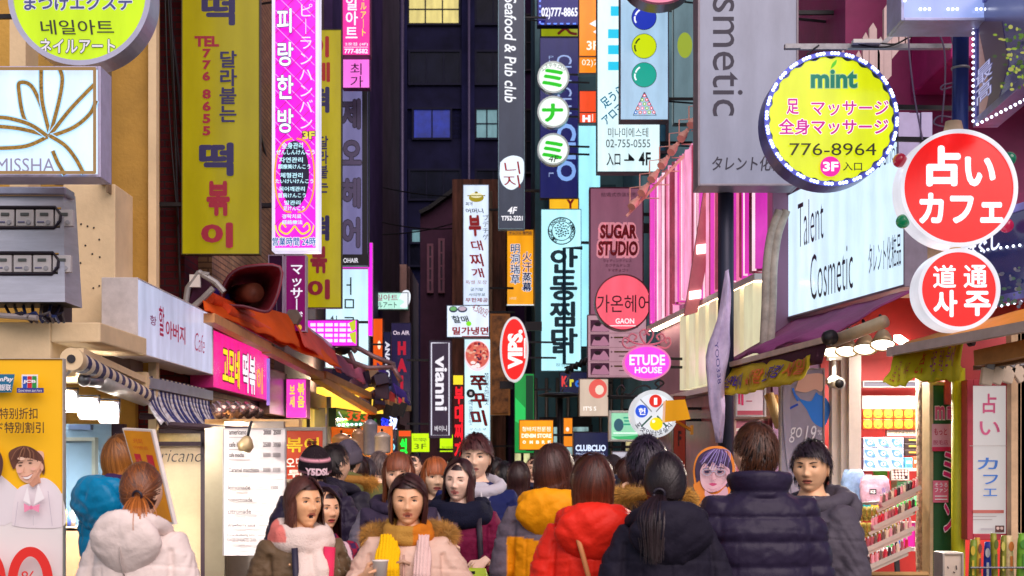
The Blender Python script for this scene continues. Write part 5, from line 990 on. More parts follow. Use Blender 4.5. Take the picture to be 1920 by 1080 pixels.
S('tall white fortune telling panel with pink and blue letters in a red surround', 1812, 712, 1897, 1012, 9.3, (238, 230, 228), [T('占', 1842, 738, 1868, 775, (232, 100, 150), .03), T('い', 1836, 790, 1874, 816, (232, 100, 150), .02), T('カ', 1832, 858, 1870, 880, (70, 130, 220), .02), T('フ', 1842, 890, 1870, 908, (70, 130, 220), .02), T('ェ', 1842, 916, 1868, 930, (70, 130, 220), .0),
    L([(1816, 836), (1892, 836)], 1, (190, 180, 176)), B(1822, 956, 1880, 962, (200, 110, 100)), L([(1822, 968), (1866, 968)], 1.5, (170, 160, 160)), L([(1822, 974), (1858, 974)], 1.5, (170, 160, 160)), L([(1836, 992), (1860, 992)], 4, (190, 186, 190)), B(1863, 985, 1880, 998, (100, 60, 60)), E(1868, 990, 3, 3, (230, 200, 190), n=10), E(1875, 990, 3, 3, (230, 200, 190), n=10)], .42, (190, 60, 76), .04, .1, name='sign_board', vary=.04)
b = MB()
for px, w_ in ((1905, .06), (1916, .05), (1928, .09)): b.box((X(px, 9.2), 9.25, 1.3), (w_, .1, 2.6), M((216, 180, 140), .6, 0, .2, 5, name='cream_wood'))
b.box((X(1862, 9.5), 9.62, Z(680, 9.5)), (.6, .1, .55), M((206, 80, 84), .6, 0, .15, 3, name='rose_wall')); tag(b.build('door_casing'), 'cream wooden casing and rose wall at the near shop corner', 'wall')
# stand of paper packets
o0 = P(1860, 1110, 7.6); t = thing('packet_stand', 'wire stand at the near shop corner holding upright packets', 'stand', Vector((o0.x, o0.y, 0)))
b = MB(); b.box((0, .0, .45), (.36, .3, .9), M((150, 120, 90), .6, name='crate'))
for s_ in (-1, 1): b.tube([(-.16, -.14, o0.z + .14), (.2, -.14, o0.z + .14)], .006, GALV, 6)
b.build('stand', t)
for k, (x0, x1, y0, c1, c2, lb) in enumerate(((1815, 1829, 1012, (120, 140, 30), (200, 170, 40), 'olive paper packet at the stand edge'), (1830, 1841, 1008, (196, 150, 40), (120, 60, 50), 'mustard paper packet second in the stand'), (1842, 1857, 1016, (26, 56, 170), (225, 228, 240), 'royal blue paper packet in the stand'), (1860, 1872, 1000, (150, 150, 40), (90, 100, 30), 'moss green paper packet in the stand'), (1873, 1884, 1004, (130, 130, 36), (200, 190, 90), 'khaki striped paper packet in the stand'), (1886, 1902, 1004, (236, 200, 150), (210, 120, 50), 'peach patterned paper packet in the stand'), (1904, 1935, 1000, (110, 170, 30), (60, 130, 30), 'leaf green paper packet at the frame edge'))):
    dd = 7.5 + .03 * (k % 3); pl = Plane(x0, y0, x1, 1110, dd); q = thing('paper_packet', lb, 'packet', pl.O, 0, 'packets in the stand')
    b = MB(); n_ = 10; b.loft([[(pl.W / 2 * math.cos(a) * (1 - .12 * (j == 6)) + .01 * (j / 6) * (-1) ** k, .018 * math.sin(a), pl.H * j / 6) for a in [2 * math.pi * i / n_ + .3 for i in range(n_)]] for j in range(7)], M(c1, .45, 0, .35, 14, name='packet_paper'), caps=True); b.build('packet', q)
    paint(pl, [E((x0 + x1) / 2, y0 + 20, (x1 - x0) * .3, 9, c2), L([((x0 + x1) / 2, y0 + 38), ((x0 + x1) / 2, y0 + 66)], (x1 - x0) * .3, c2)], q, y0=-.02)
flat('white box board with pencil marks beside the packet stand', 1766, 1036, 1806, 1110, 7.8, (232, 214, 196), [L([(1776, 1062), (1778, 1066)], 2, (60, 50, 50)), L([(1792, 1060), (1793, 1068)], 2, (60, 50, 50)), L([(1786, 1072), (1790, 1074)], 2, (60, 50, 50))], 'box_board', 'board', th=.14)

# ================================================================ LEFT: METER BOX, CAFE STALL, AWNINGS
pl = Plane(-70, 348, 122, 566, 10.0); t = thing('meter_cabinet', 'brushed steel electricity meter cabinet with two window slots', 'cabinet', pl.O, 0)
SS = M((188, 190, 204), .34, .5, .1, 3, .06, 60, name='brushed_steel', stretch=(1, 1, 8)); W, H = pl.W, pl.H
sl_ = .10   # leans: wider at the foot
b = MB(); xr0, xr1 = W / 2, W / 2 - .05
rowz = [(pl.on(0, 424)[1], pl.on(0, 384)[1]), (pl.on(0, 513)[1], pl.on(0, 472)[1])]
zs = [0, rowz[1][0], rowz[1][1], rowz[0][0], rowz[0][1], H - .05]
def yy(z): return .12 * z / H
for i in range(5):
    za, zb = zs[i], zs[i + 1]; xa, xb = xr0 - .05 * za / H, xr0 - .05 * zb / H
    cut = pl.on(106 if i == 3 else 102 if i == 3 else 106, 400)[0] if i in (1, 3) else None
    segs = [(-W / 2, None)] if cut is None else []
    if cut is None: b.add([(-W / 2, yy(za), za), (xa, yy(za), za), (xb, yy(zb), zb), (-W / 2, yy(zb), zb)], [(0, 1, 2, 3)], SS)
    else: b.add([(cut, yy(za), za), (xa, yy(za), za), (xb, yy(zb), zb), (cut, yy(zb), zb)], [(0, 1, 2, 3)], SS)
b.add([(xr0, 0, 0), (xr0, .4, 0), (xr0 - .05, .4, H), (xr0 - .05, .12, H - .05)], [(0, 1, 2, 3)], SS); b.add([(-W / 2, 0, 0), (-W / 2, .4, 0), (xr0, .4, 0), (xr0, 0, 0)], [(0, 1, 2, 3)], DARKM)
b.build('body', t)
b = MB(); b.box((-.01, .18, H - .02), (W - .02, .22, .055), M((170, 168, 190), .3, .8, name='lid')); b.build('lid', t, bevel=.008)
for za, zb in rowz:
    b = MB(); c_ = pl.on(106, 0)[0]; b.add([(-W / 2, yy(za) + .06, za), (c_, yy(za) + .06, za), (c_, yy(zb) + .06, zb), (-W / 2, yy(zb) + .06, zb)], [(0, 1, 2, 3)], M((40, 36, 46), .6, name='recess'))
    b.tube([(-W / 2, yy(za) - .003, za), (c_ - .04, yy(za) - .003, za), (c_, yy(za) - .002, za + .05), (c_, yy(zb) - .003, zb - .05), (c_ - .04, yy(zb) - .003, zb), (-W / 2, yy(zb) - .003, zb)], .012, M((34, 24, 40), .5, name='gasket'), 6); b.build('window_slot', t)
    for k in range(4):
        xm = pl.on(26 + (k - 2) * 37 + 54, 0)[0] - .02; zm = (za + zb) / 2; b = MB(); b.box((xm, yy(zm) + .03, zm), (.125, .05, (zb - za) * .78), M((216, 212, 214), .5, 0, .06, 9, name='meter_case')); b.box((xm, yy(zm) + .003, zm + .025), (.06, .01, .022), M((90, 96, 96), .3, name='meter_display')); b.tube([(xm + .028, yy(zm) + .006, zm - .032), (xm + .028, yy(zm) - .002, zm - .032)], .017, M((180, 180, 190), .3, name='dial'), 12); b.box((xm - .025, yy(zm) + .004, zm - .03), (.05, .008, .012), M((120, 120, 160), .4, name='plate')); b.build('meter', t, bevel=.003)
b = MB()
for k in range(7): b.tube([P(10 + k * 17, 574, 10.2), P(20 + k * 14, 592, 10.1), P(40 + k * 13, 586 + 8 * (k % 2), 10.0), P(60 + k * 10, 604, 10.1)], .012, M(((40, 36, 60), (120, 110, 110), (40, 60, 120))[k % 3], .5, name='cable'), 6)
b.box(P(108, 586, 10.4), (.15, .2, .16), M((44, 26, 44), .6, name='junction')); b.tube([P(-20, 590, 10.1), P(70, 596, 10.0)], .02, M((170, 160, 160), .4, name='duct'), 8); tag(b.build('cable_tray'), 'tangle of cables lying on the ledge under the meter cabinet', 'cable')

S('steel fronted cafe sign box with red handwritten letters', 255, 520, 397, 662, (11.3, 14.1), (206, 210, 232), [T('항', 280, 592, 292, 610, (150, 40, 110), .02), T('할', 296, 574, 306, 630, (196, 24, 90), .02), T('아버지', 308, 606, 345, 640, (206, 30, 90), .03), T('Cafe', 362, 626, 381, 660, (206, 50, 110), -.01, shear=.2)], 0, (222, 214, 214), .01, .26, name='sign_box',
  facemat=LIT((196, 200, 232), .8, .28, .9, name='cafe_reflection_glow'))  # steel face given a glow standing for the neon it reflects
S('hot pink rice cake stall sign with yellow and white letters', 397, 616, 503, 727, (14.1, 17.2), (236, 16, 136), [T('고모네', 416, 652, 448, 726, (250, 222, 20), .04, lit=.9, out=(110, 20, 40), outw=.05), T('떡볶', 453, 664, 477, 738, (246, 240, 250), .04, lit=.9, out=(150, 10, 110), outw=.05), T('이', 479, 688, 490, 738, (250, 170, 60), .04, lit=.9), B(497, 672, 503, 760, (150, 110, 220), .8)], 1.1, (190, 30, 120), .012, .2, name='sign_box')
S('plain dull steel panel between the two pink stall signs', 503, 690, 536, 776, (17.2, 18.2), (170, 140, 120), [], 0, (150, 120, 100), .01, .1, name='steel_cladding', cat='panel', facemat=SS)
S('small pink stall sign with narrow yellow letters', 536, 710, 575, 784, 18.1, (242, 60, 190), [V('보세', 543, 722, 553, 764, (250, 220, 60), bold=.04, lit=.9), V('볶음', 558, 718, 571, 764, (250, 220, 60), bold=.04, lit=.9)], 1.1, (220, 120, 190), .01, .3, name='sign_box')
# striped roller awning and valance
o0 = P(135, 675, 10.0); t = thing('roller_awning', 'rolled navy and cream striped awning over the cafe stall', 'awning', o0)
NV, CR = M((48, 48, 100), .7, name='navy_stripe'), M((232, 216, 190), .7, name='cream_stripe'); a, c = P(140, 675, 10.0) - o0, P(276, 742, 12.0) - o0
b = MB()
for k in range(22): b.tube([a.lerp(c, k / 22), a.lerp(c, (k + 1) / 22)], .072 - .0006 * k, NV if k % 2 else CR, 16, caps=False)
b.build('rolled_cloth', t)
b = MB(); b.tube([P(134, 673, 9.9) - o0, P(141, 676, 10.02) - o0], .08, CREAM, 18); b.tube([P(133.4, 672.6, 9.89) - o0, P(133.8, 673, 9.9) - o0], .03, DARKM, 12); b.bar(P(150, 659, 10.1) - o0, P(276, 716, 12.0) - o0, .05, .05, CREAM)
for s_ in (0, 14): b.tube([P(122 + s_, 690, 9.95) - o0, P(108 + s_, 705, 10) - o0, P(106 + s_, 740, 10.1) - o0], .012, M((220, 210, 206), .4, name='bracket'), 8)
b.build('end_bracket', t)
o0 = P(330, 740, 12.9); t = thing('striped_valance', 'hanging navy and white striped valance below the steel cafe sign', 'awning', o0)
b = MB(); b.bar(P(268, 716, 12.0) - o0, P(394, 742, 14.0) - o0, .06, .09, M((170, 176, 196), .35, .6, name='cassette')); b.box(P(266, 716, 11.9) - o0, (.1, .08, .16), CREAM); b.build('cassette', t)
NV2, WH2 = M((44, 52, 120), .7, name='blue_stripe'), M((216, 214, 220), .7, name='white_stripe'); b = MB()
for k in range(34):
    u, u2 = k / 34, (k + 1) / 34; pa = P(271, 728, 12.05).lerp(P(392, 752, 13.95), u) - o0; pb = P(271, 728, 12.05).lerp(P(392, 752, 13.95), u2) - o0
    for j in range(6):
        f0, f1 = j / 6, (j + 1) / 6
        def dn(p, f, kk): return p + Vector((.14 * f * f + .015 * math.sin(kk * .9) * f, -.02 * math.sin(kk * .7) * f, -.31 * f * (.9 if kk % 3 else 1)))
        b.add([dn(pa, f0, k), dn(pb, f0, k + 1), dn(pb, f1, k + 1), dn(pa, f1, k)], [(0, 1, 2, 3)], NV2 if k % 2 else WH2, True)
vo = b.build('cloth', t); so_ = vo.modifiers.new('thickness', 'SOLIDIFY'); so_.thickness = .006
b = MB()
for k in range(30): q = P(275, 712, 12.05).lerp(P(392, 738, 13.95), k / 30) - o0; b.box(q + Vector((-.05, .05, .04)), (.05, .09, .012), NV if k % 2 else CR)
b.build('folded_cloth', t)
# floodlights
FLM = LIT((255, 250, 240), 5, 0, name='flood_glass')
for k, (px, py, dd, lb) in enumerate(((165, 766, 10.7, 'lit square floodlight under the striped roll, nearer the yellow banner'), (203, 773, 10.9, 'lit square floodlight under the striped roll, nearer the steel door'), (124, 752, 10.6, 'lit floodlight half hidden behind the yellow stand banner'))):
    p = P(px, py, dd); t = thing('floodlight', lb, 'lamp', p, R(8), 'floodlights of the cafe stall'); w_, h_ = 34 / FPX * dd / 2, 36 / FPX * dd / 2; rt = Euler((R(-18), 0, 0)).to_matrix()
    b = MB(); b.box((0, .05, 0), (w_ * 2.15, .08, h_ * 2.15), M((190, 186, 196), .35, .6, name='flood_case'), rt); b.build('case', t, bevel=.006); b = MB(); b.box(rt @ Vector((0, .004, 0)), (w_ * 1.8, .012, h_ * 1.8), FLM, rt); b.build('glass', t); b = MB(); b.tube([(-w_ * 1.1, .05, 0), (-w_ * 1.1, .08, h_ * 1.4), (w_ * 1.1, .08, h_ * 1.4), (w_ * 1.1, .05, 0)], .008, DARKM, 6); b.build('yoke', t)
    l = bpy.data.lights.new('flood', 'AREA'); l.energy = 95; l.size = .16; l.color = (1, .93, .84); lo = bpy.data.objects.new('flood', l); SC.collection.objects.link(lo); lo.parent = t; lo.location = (0, -.03, 0); lo.rotation_euler = (R(60), 0, R(20))
b = MB(); b.tube([P(190, 718, 10.6), P(270, 748, 12)], .06, M((176, 172, 166), .35, .4, name='tube_case'), 12); b.tube([P(160, 712, 10.4), P(186, 716, 10.55)], .045, STEEL, 10); b.ell(P(158, 712, 10.35), (.05, .05, .05), STEEL, 12, 8); tag(b.build('motor_tube'), 'grey motor tube beneath the striped roll', 'tube')
# stall body
t = thing('cafe_stall', 'cafe kiosk with pale blue panel, steel posts and a glass door', 'stall', (-3.5, 12.6, 0))
def lp(px, py, d): return Vector((X(px, d) + 3.5, d - 12.6, Z(py, d)))
def sl2(bm, px0, px1, py0, py1, d, dep, m): bm.box(((X(px0, d) + X(px1, d)) / 2 + 3.5, d - 12.6 + dep / 2, (Z(py0, d) + Z(py1, d)) / 2), (X(px1, d) - X(px0, d), dep, Z(py0, d) - Z(py1, d)), m)
b = MB(); sl2(b, 60, 208, 795, 1215, 12.6, .1, M((150, 190, 222), .45, 0, .08, 2, name='pale_blue_panel')); sl2(b, 208, 232, 795, 1215, 12.62, .1, M((60, 36, 66), .6, name='dark_jamb')); b.build('wall', t)
b = MB()
for q in ((90, 178, 820, 827), (172, 178, 827, 1160)): sl2(b, *q, 12.5, .1, M((190, 200, 196), .3, .6, name='alu_frame'))
sl2(b, 130, 170, 796, 806, 12.52, .08, M((120, 150, 200), .4, name='switch')); b.build('window_frame', t)
b = MB(); br_ = M((56, 34, 48), .55, 0, .1, 4, name='door_frame')
for q in ((232, 384, 803, 812), (232, 384, 828, 836), (232, 240, 836, 1215), (376, 384, 812, 1215)): sl2(b, *q, 12.4, .08, br_)
f = b.build('door', t); b = MB(); sl2(b, 240, 376, 836, 1215, 12.45, .03, M((214, 190, 150), .35, 0, .18, 1.2, .1, 40, name='beige_glass')); sl2(b, 240, 376, 812, 828, 12.45, .03, M((226, 196, 120), .3, 0, .3, 3, name='transom')); b.build('pane', f)
pl = Plane(232, 803, 384, 1080, 12.4); tt = thing('t', '', '', pl.O); paint(pl, [T('americano', 246, 844, 381, 866, (30, 24, 34), -.012, shear=.3)], tt); [(setattr(c_, 'parent', f), setattr(c_, 'location', pl.O - t.location)) for c_ in list(tt.children)]; bpy.data.objects.remove(tt)
b = MB(); sl2(b, 384, 421, 800, 1215, 12.35, .12, M((176, 164, 140), .3, .7, .12, 2, name='steel_post')); sl2(b, 421, 532, 790, 1215, 12.7, .1, M((150, 140, 134), .35, .5, .15, 2, name='steel_wall')); b.build('post', t)
b = MB(); sl2(b, 384, 560, 786, 800, 13.1, .2, M((232, 190, 130), .6, 0, .2, 3, name='cream_soffit')); b.tube([lp(262, 780, 12.3), lp(296, 782, 12.35), lp(302, 796, 12.35), lp(470, 806, 12.4)], .03, br_, 8); b.build('soffit', t)
b = MB()
for k in range(9): b.tube([lp(398 + k * 9, 762 - (k % 2) * 5, 12.9 + k * .12), lp(414 + k * 9, 776 - (k % 2) * 5, 12.8 + k * .12)], [.03, .055], M((190, 160, 150), .25, .8, name='lamp_metal'), 12)
b.build('lamp_row', t)
for px, py, dd in ((420, 790, 12.6), (470, 794, 13.1), (600, 752, 17.5), (660, 785, 20.5)): l = bpy.data.lights.new('stall_light', 'AREA'); l.energy = 30; l.size = .3; l.color = (1, .76, .5); lo = bpy.data.objects.new('stall_light', l); SC.collection.objects.link(lo); lo.location = P(px, py, dd)
lamp('small lit clamp lamp shining on the white drinks menu', 458, 846, 11.7, 3.5, None, (-.25, .1, -1), .05, 'clamp_lamp')
rows_ = [('americano', 430, 806, 462, 815, '2000  2500'), ('cafe latte', 430, 829, 458, 838, '2500  3000'), ('cafe mocha', 430, 849, 458, 857, '3000  3500'), ('Caramel macchiato', 430, 877, 487, 885, '3000  3500')]
it = []
for s, x0, y0, x1, y1, pr_ in rows_: it += [T(s, x0, y0, x1, y1, (70, 60, 64), .02), T(pr_, 494, y0, 527, y1, (80, 70, 74), .02), L([(430, y1 + 5), (470, y1 + 5)], 1.6, (180, 170, 170))]
for s, x0, y0, x1, y1 in (('lemonade', 429, 909, 471, 918), ('hongchoade', 429, 933, 475, 943), ('citronade', 429, 954, 473, 963), ('strawberry juice', 429, 981, 481, 989), ('Korea Wellbeing Juice', 428, 1000, 480, 1006), ('POWDER OF ROASTED GRAIN', 428, 1008, 483, 1015)): it += [T(s, x0, y0, x1, y1, (60, 50, 56), .02 if y1 < 1000 else .0), L([(x0, y1 + 6), (x0 + 34, y1 + 6)], 1.6, (186, 176, 176)), L([(x1 + 6, (y0 + y1) / 2), (x1 + 24, (y0 + y1) / 2)], 2, (190, 182, 182))]
it += [L([(424, 899), (534, 899)], 1, (200, 190, 190)), T('1500', 511, 911, 524, 917, (60, 50, 56), .02), L([(446, 924), (468, 924)], 2, (226, 90, 80))]
S('white drinks menu board with black lower case writing', 418, 803, 536, 1042, 12.0, (232, 226, 226), it, 0, (190, 186, 190), .008, .03, name='menu_board', cat='board')
S('red stall poster with yellow and white letters in a grey frame', 530, 801, 612, 905, 13.6, (226, 84, 60), [T('떡볶이', 504, 820, 598, 848, (250, 214, 40), .03), T('오뎅 꼬치', 536, 858, 612, 878, (245, 236, 236), .03), T('튀김', 540, 880, 600, 896, (245, 236, 236), .03)], .35, (150, 146, 140), .035, .06, name='poster', cat='poster')

# street canopy of orange, coral and mauve cloth on tan roller boxes
o0 = P(480, 600, 15); t = thing('stall_canopy', 'long ragged canopy of orange, coral and mauve cloth over the snack stalls', 'canopy', o0)
def q4(m, pts, seed, wv=.05, nu=36, nv=14):
    b.__class__; quadgrid(b, *[P(*p) - o0 for p in pts], m, nu, nv, wv, .012, seed)
OR_, CO_, MV_, PU_ = CLOTH((252, 110, 16), 'orange_cloth'), CLOTH((250, 112, 96), 'coral_cloth'), CLOTH((190, 124, 158), 'mauve_cloth'), CLOTH((112, 76, 196), 'violet_cloth')
b = MB(); q4(OR_, ((372, 548, 14.0), (548, 590, 17.2), (388, 578, 13.4), (562, 652, 16.6)), 1, .03); q4(OR_, ((500, 590, 16.4), (590, 640, 18.4), (515, 636, 15.8), (640, 690, 18.2)), 4, .025); b.build('orange_cloth', t)
b = MB(); q4(CO_, ((545, 588, 17.2), (628, 655, 19.8), (575, 648, 16.6), (640, 700, 19.2)), 6, .025); b.build('coral_cloth', t)
b = MB(); q4(MV_, ((602, 650, 19.2), (696, 694, 22.2), (630, 690, 18.8), (688, 722, 21.6)), 3, .025); b.build('mauve_cloth', t)
b = MB(); q4(PU_, ((374, 528, 14.1), (520, 588, 17), (372, 550, 14.0), (520, 602, 16.9)), 9, .03); q4(PU_, ((708, 680, 22.5), (728, 700, 23), (710, 700, 22.4), (724, 725, 22.8)), 2, .02, 6, 4); q4(PU_, ((738, 718, 23.5), (762, 736, 24.5), (744, 738, 23.4), (770, 762, 24.2)), 5, .02, 6, 4); b.build('violet_cloth', t)
b = MB(); q4(M((110, 120, 190), .6, name='blue_cloth'), ((706, 706, 22.4), (735, 726, 23.2), (708, 722, 22.2), (726, 745, 22.8)), 7, .02, 6, 4); q4(M((220, 60, 50), .6, name='red_cloth'), ((722, 726, 22.9), (742, 740, 23.6), (716, 748, 22.6), (748, 762, 23.4)), 8, .02, 6, 4); q4(M((196, 190, 196), .6, name='pale_trim'), ((540, 584, 17.1), (626, 648, 19.7), (541, 592, 17.1), (628, 658, 19.7)), 11, .015, 8, 3); b.build('end_cloth', t)
TANM = M((206, 148, 92), .45, .1, .15, 4, name='tan_metal'); b = MB()
for a, c in (((392, 596, 13.6), (500, 652, 15.8)), ((500, 655, 15.9), (600, 706, 18.6)), ((604, 702, 18.7), (690, 742, 21.4)), ((700, 752, 21.6), (765, 766, 24)), ((590, 706, 18.5), (700, 772, 21))): b.bar(P(*a) - o0, P(*c) - o0, .11, .09, TANM)
for a, c in (((390, 558, 13.9), (500, 612, 16.2)), ((420, 580, 14.2), (530, 640, 16.4))): b.tube([P(*a) - o0, P(*c) - o0], .07, M((226, 74, 20), .6, 0, .2, 4, name='orange_roll'), 14)
b.tube([P(548, 594, 17) - o0, P(552, 597, 17.1) - o0], .1, M((120, 110, 100), .5, name='cap'), 6); b.tube([P(695, 706, 21.6) - o0, P(702, 709, 21.8) - o0], .13, M((180, 150, 120), .5, name='cap'), 6)
b.build('roller_box', t)
b = MB()
for pts in ([(612, 660), (640, 636), (668, 660)], [(640, 636), (700, 668), (740, 684)], [(622, 664), (690, 690), (742, 688)], [(640, 640), (636, 672)], [(655, 660), (668, 690)], [(735, 684), (752, 716)], [(600, 668), (650, 640)]): b.tube([P(x, y, 20.5) - o0 for x, y in pts], .035, M((150, 120, 124), .45, .3, name='iron_arm'), 8)
b.ell(P(640, 648, 20.4) - o0, (.16, .14, .14), DARKM, 10, 8); b.build('folding_arm', t)
for px, py, dd in ((470, 600, 16.6), (560, 640, 18.8), (640, 690, 21.0)):
    l = bpy.data.lights.new('canopy_bulb', 'POINT'); l.energy = 26; l.shadow_soft_size = .12; l.color = (1, .78, .5); lo = bpy.data.objects.new('canopy_bulb', l); SC.collection.objects.link(lo); lo.location = P(px, py, dd) + Vector((-.25, 0, -.1))
for k in range(6):
    b = MB(); x, y, d_ = (694, 735, 21.5) if k == 0 else (684 + k * 14, 778 - k * 2, 22); p = P(x, y, d_) - o0; r_ = .24 if k == 0 else .07
    if k == 0:
        for j in range(9): b.box(p + Vector((.18 * math.cos(j * 2.4), .05 * math.sin(j), .2 * math.sin(j * 1.7))), (.2, .16, .22), M((46, 26, 60), .6, vary=.3, name='dark_sheet'), Euler((j, j * 1.3, j * .7)).to_matrix())
        b.build('black_wrapping', t)
    else: b.box(p, (.1, .14, .22), DARKM, Euler((0, .35, 0)).to_matrix()); b.box(p + Vector((.02, 0, .14)), (.03, .03, .1), TANM); b.build('spot_lamp', t)
# rolled red tarp
o0 = P(465, 560, 15); t = thing('rolled_tarp', 'maroon tarp roll flaring open toward the street above the orange cloth', 'tarp', o0)
b = MB(); rr = []
for j in range(8):
    v_ = j / 7; mo = curve([(414, 572), (418, 540), (438, 510), (474, 499), (524, 501), (523, 540), (510, 574), (496, 584), (458, 574), (414, 572)], 3)[:27]
    rr.append([P(444 + (q[0] - 444) * (.35 + .65 * v_ ** .7), 560 + (q[1] - 560) * (.35 + .65 * v_ ** .7), 15.4 - 1.0 * v_) - o0 for q in mo])
b.loft(rr, M((150, 40, 62), .7, 0, .2, 3, .3, 20, name='maroon_tarp'), caps=False); ob = b.build('tarp', t); s_ = ob.modifiers.new('thickness', 'SOLIDIFY'); s_.thickness = .02
b = MB(); b.tube([r for r in rr[-1]] + [rr[-1][0]], .011, M((120, 70, 86), .6, name='hem'), 6); b.build('hem', t)
b = MB(); b.tube([P(446, 556, 15.2) - o0, P(478, 548, 14.7) - o0], [.12, .1], M((134, 70, 50), .6, 0, .3, 6, name='core'), 14); b.build('core', t)
b = MB()
for pts in ([(345, 590), (352, 540), (372, 512), (392, 516)], [(372, 510), (405, 530), (420, 548)], [(345, 590), (380, 560), (400, 540)]): b.tube([P(x, y, 13.7) for x, y in pts], .03, M((150, 150, 150), .5, .2, name='frame_tube'), 8)
b.box(P(366, 527, 13.7), (.1, .05, .12), WHITEP); b.add([P(348, 585, 13.75), P(372, 515, 13.75), P(400, 525, 13.9), P(380, 575, 13.9)], [(0, 1, 2, 3)], M((70, 30, 60), .7, name='tarp_end')); tag(b.build('canopy_end_frame'), 'bent metal end frame with a white tag at the canopy start', 'frame')
# snack stall behind: green sign, steel pots, orange counter
t = S('green stall sign with red orange scrawl and a row of small lamps', 628, 764, 706, 800, (20, 22.5), (52, 120, 40), [T('333', 646, 770, 690, 790, (230, 90, 40), .03, lit=.8, shear=.2), L([(640, 786), (640, 782), (634, 772)], 3, WHT, .8)], .6, (30, 60, 50), .02, .08, name='stall_sign')
pl = Plane(628, 764, 706, 800, (20, 22.5)); leds([(632 + k * 8, 797 - k * .3) for k in range(9)], .02, 20, 'lamp_row', t, pl, (190, 245, 250), 2.5)
t = thing('snack_stall', 'orange and steel snack stall glowing under the canopy', 'stall', (-2.6, 20.6, 0))
b = MB(); b.box((.3, .9, Z(880, 20)), (1.0, .1, 1.3), M((230, 120, 40), .5, 0, .25, 2, name='orange_back')); b.box((.35, .3, Z(856, 20)), (.9, .8, .06), M((236, 150, 40), .5, name='stall_shelf')); b.box((.05, .9, Z(742, 20)), (1.2, .08, .4), LIT((246, 190, 60), 1.6, .3, 3, 'amber_ceiling')); b.build('counter', t)
b = MB(); b.box((-.35, .1, Z(790, 20)), (.5, .2, .42), M((206, 206, 204), .3, .4, .2, 4, name='steel_hood')); b.box((-.05, .0, Z(800, 20)), (.06, .1, .9), STEEL); b.build('hood', t)
pr = random.Random(2)
for k, (px, py, r_, h_, c) in enumerate(((640, 838, .13, .2, (190, 150, 120)), (672, 838, .09, .26, (200, 160, 130)), (694, 842, .1, .42, (160, 160, 176)), (716, 838, .12, .22, (226, 214, 200)), (655, 846, .16, .2, (214, 190, 160)))):
    p = P(px, py + 12, 19.6); q = thing('cook_pot', ('wide tan pot on the snack stall shelf', 'narrow tan jar on the snack stall shelf', 'tall steel urn on the snack stall shelf', 'white enamel pot on the snack stall shelf', 'broad straw pot on the snack stall shelf')[k], 'pot', p)
    b = MB(); b.loft([[(rr * math.cos(a), rr * math.sin(a), z) for a in [2 * math.pi * i / 18 for i in range(18)]] for rr, z in ((r_ * .9, 0), (r_, .03), (r_, h_), (r_ * 1.06, h_ + .01), (r_ * .7, h_ + .05), (.02, h_ + .08))], M(c, .35, .3, .15, 5, name='pot_metal')); b.build('pot', q); b = MB(); b.ell((0, 0, h_ + .1), (.02, .02, .02), DARKM, 8, 6); b.build('knob', q)
S('dark panel sign with a pale blue curl above the knit hats', 690, 805, 745, 870, 24, (44, 34, 62), [T('る', 722, 822, 741, 846, (150, 226, 245), .03, lit=1.)], .6, (40, 34, 50), .012, .2)
for k, (px, c, lb) in enumerate(((722, (20, 40, 220), 'blue string light curtain at the far stall end'), (737, (190, 200, 240), 'white string light curtain at the far stall end'))):
    b = MB(); m_ = LIT(c, 2.2, 0, name='string_light'); lr = random.Random(k)
    for j in range(70): b.ell(P(px + lr.uniform(-6, 6), 765 + j * 1.1, 25 + .1 * lr.random()), (.022, .022, .022), m_, 6, 4)
    b.box(P(px, 803, 25.2), (.12, .04, .75), M((40, 50, 120), .5, name='backing')); tag(b.build('string_lights'), lb, 'string light')
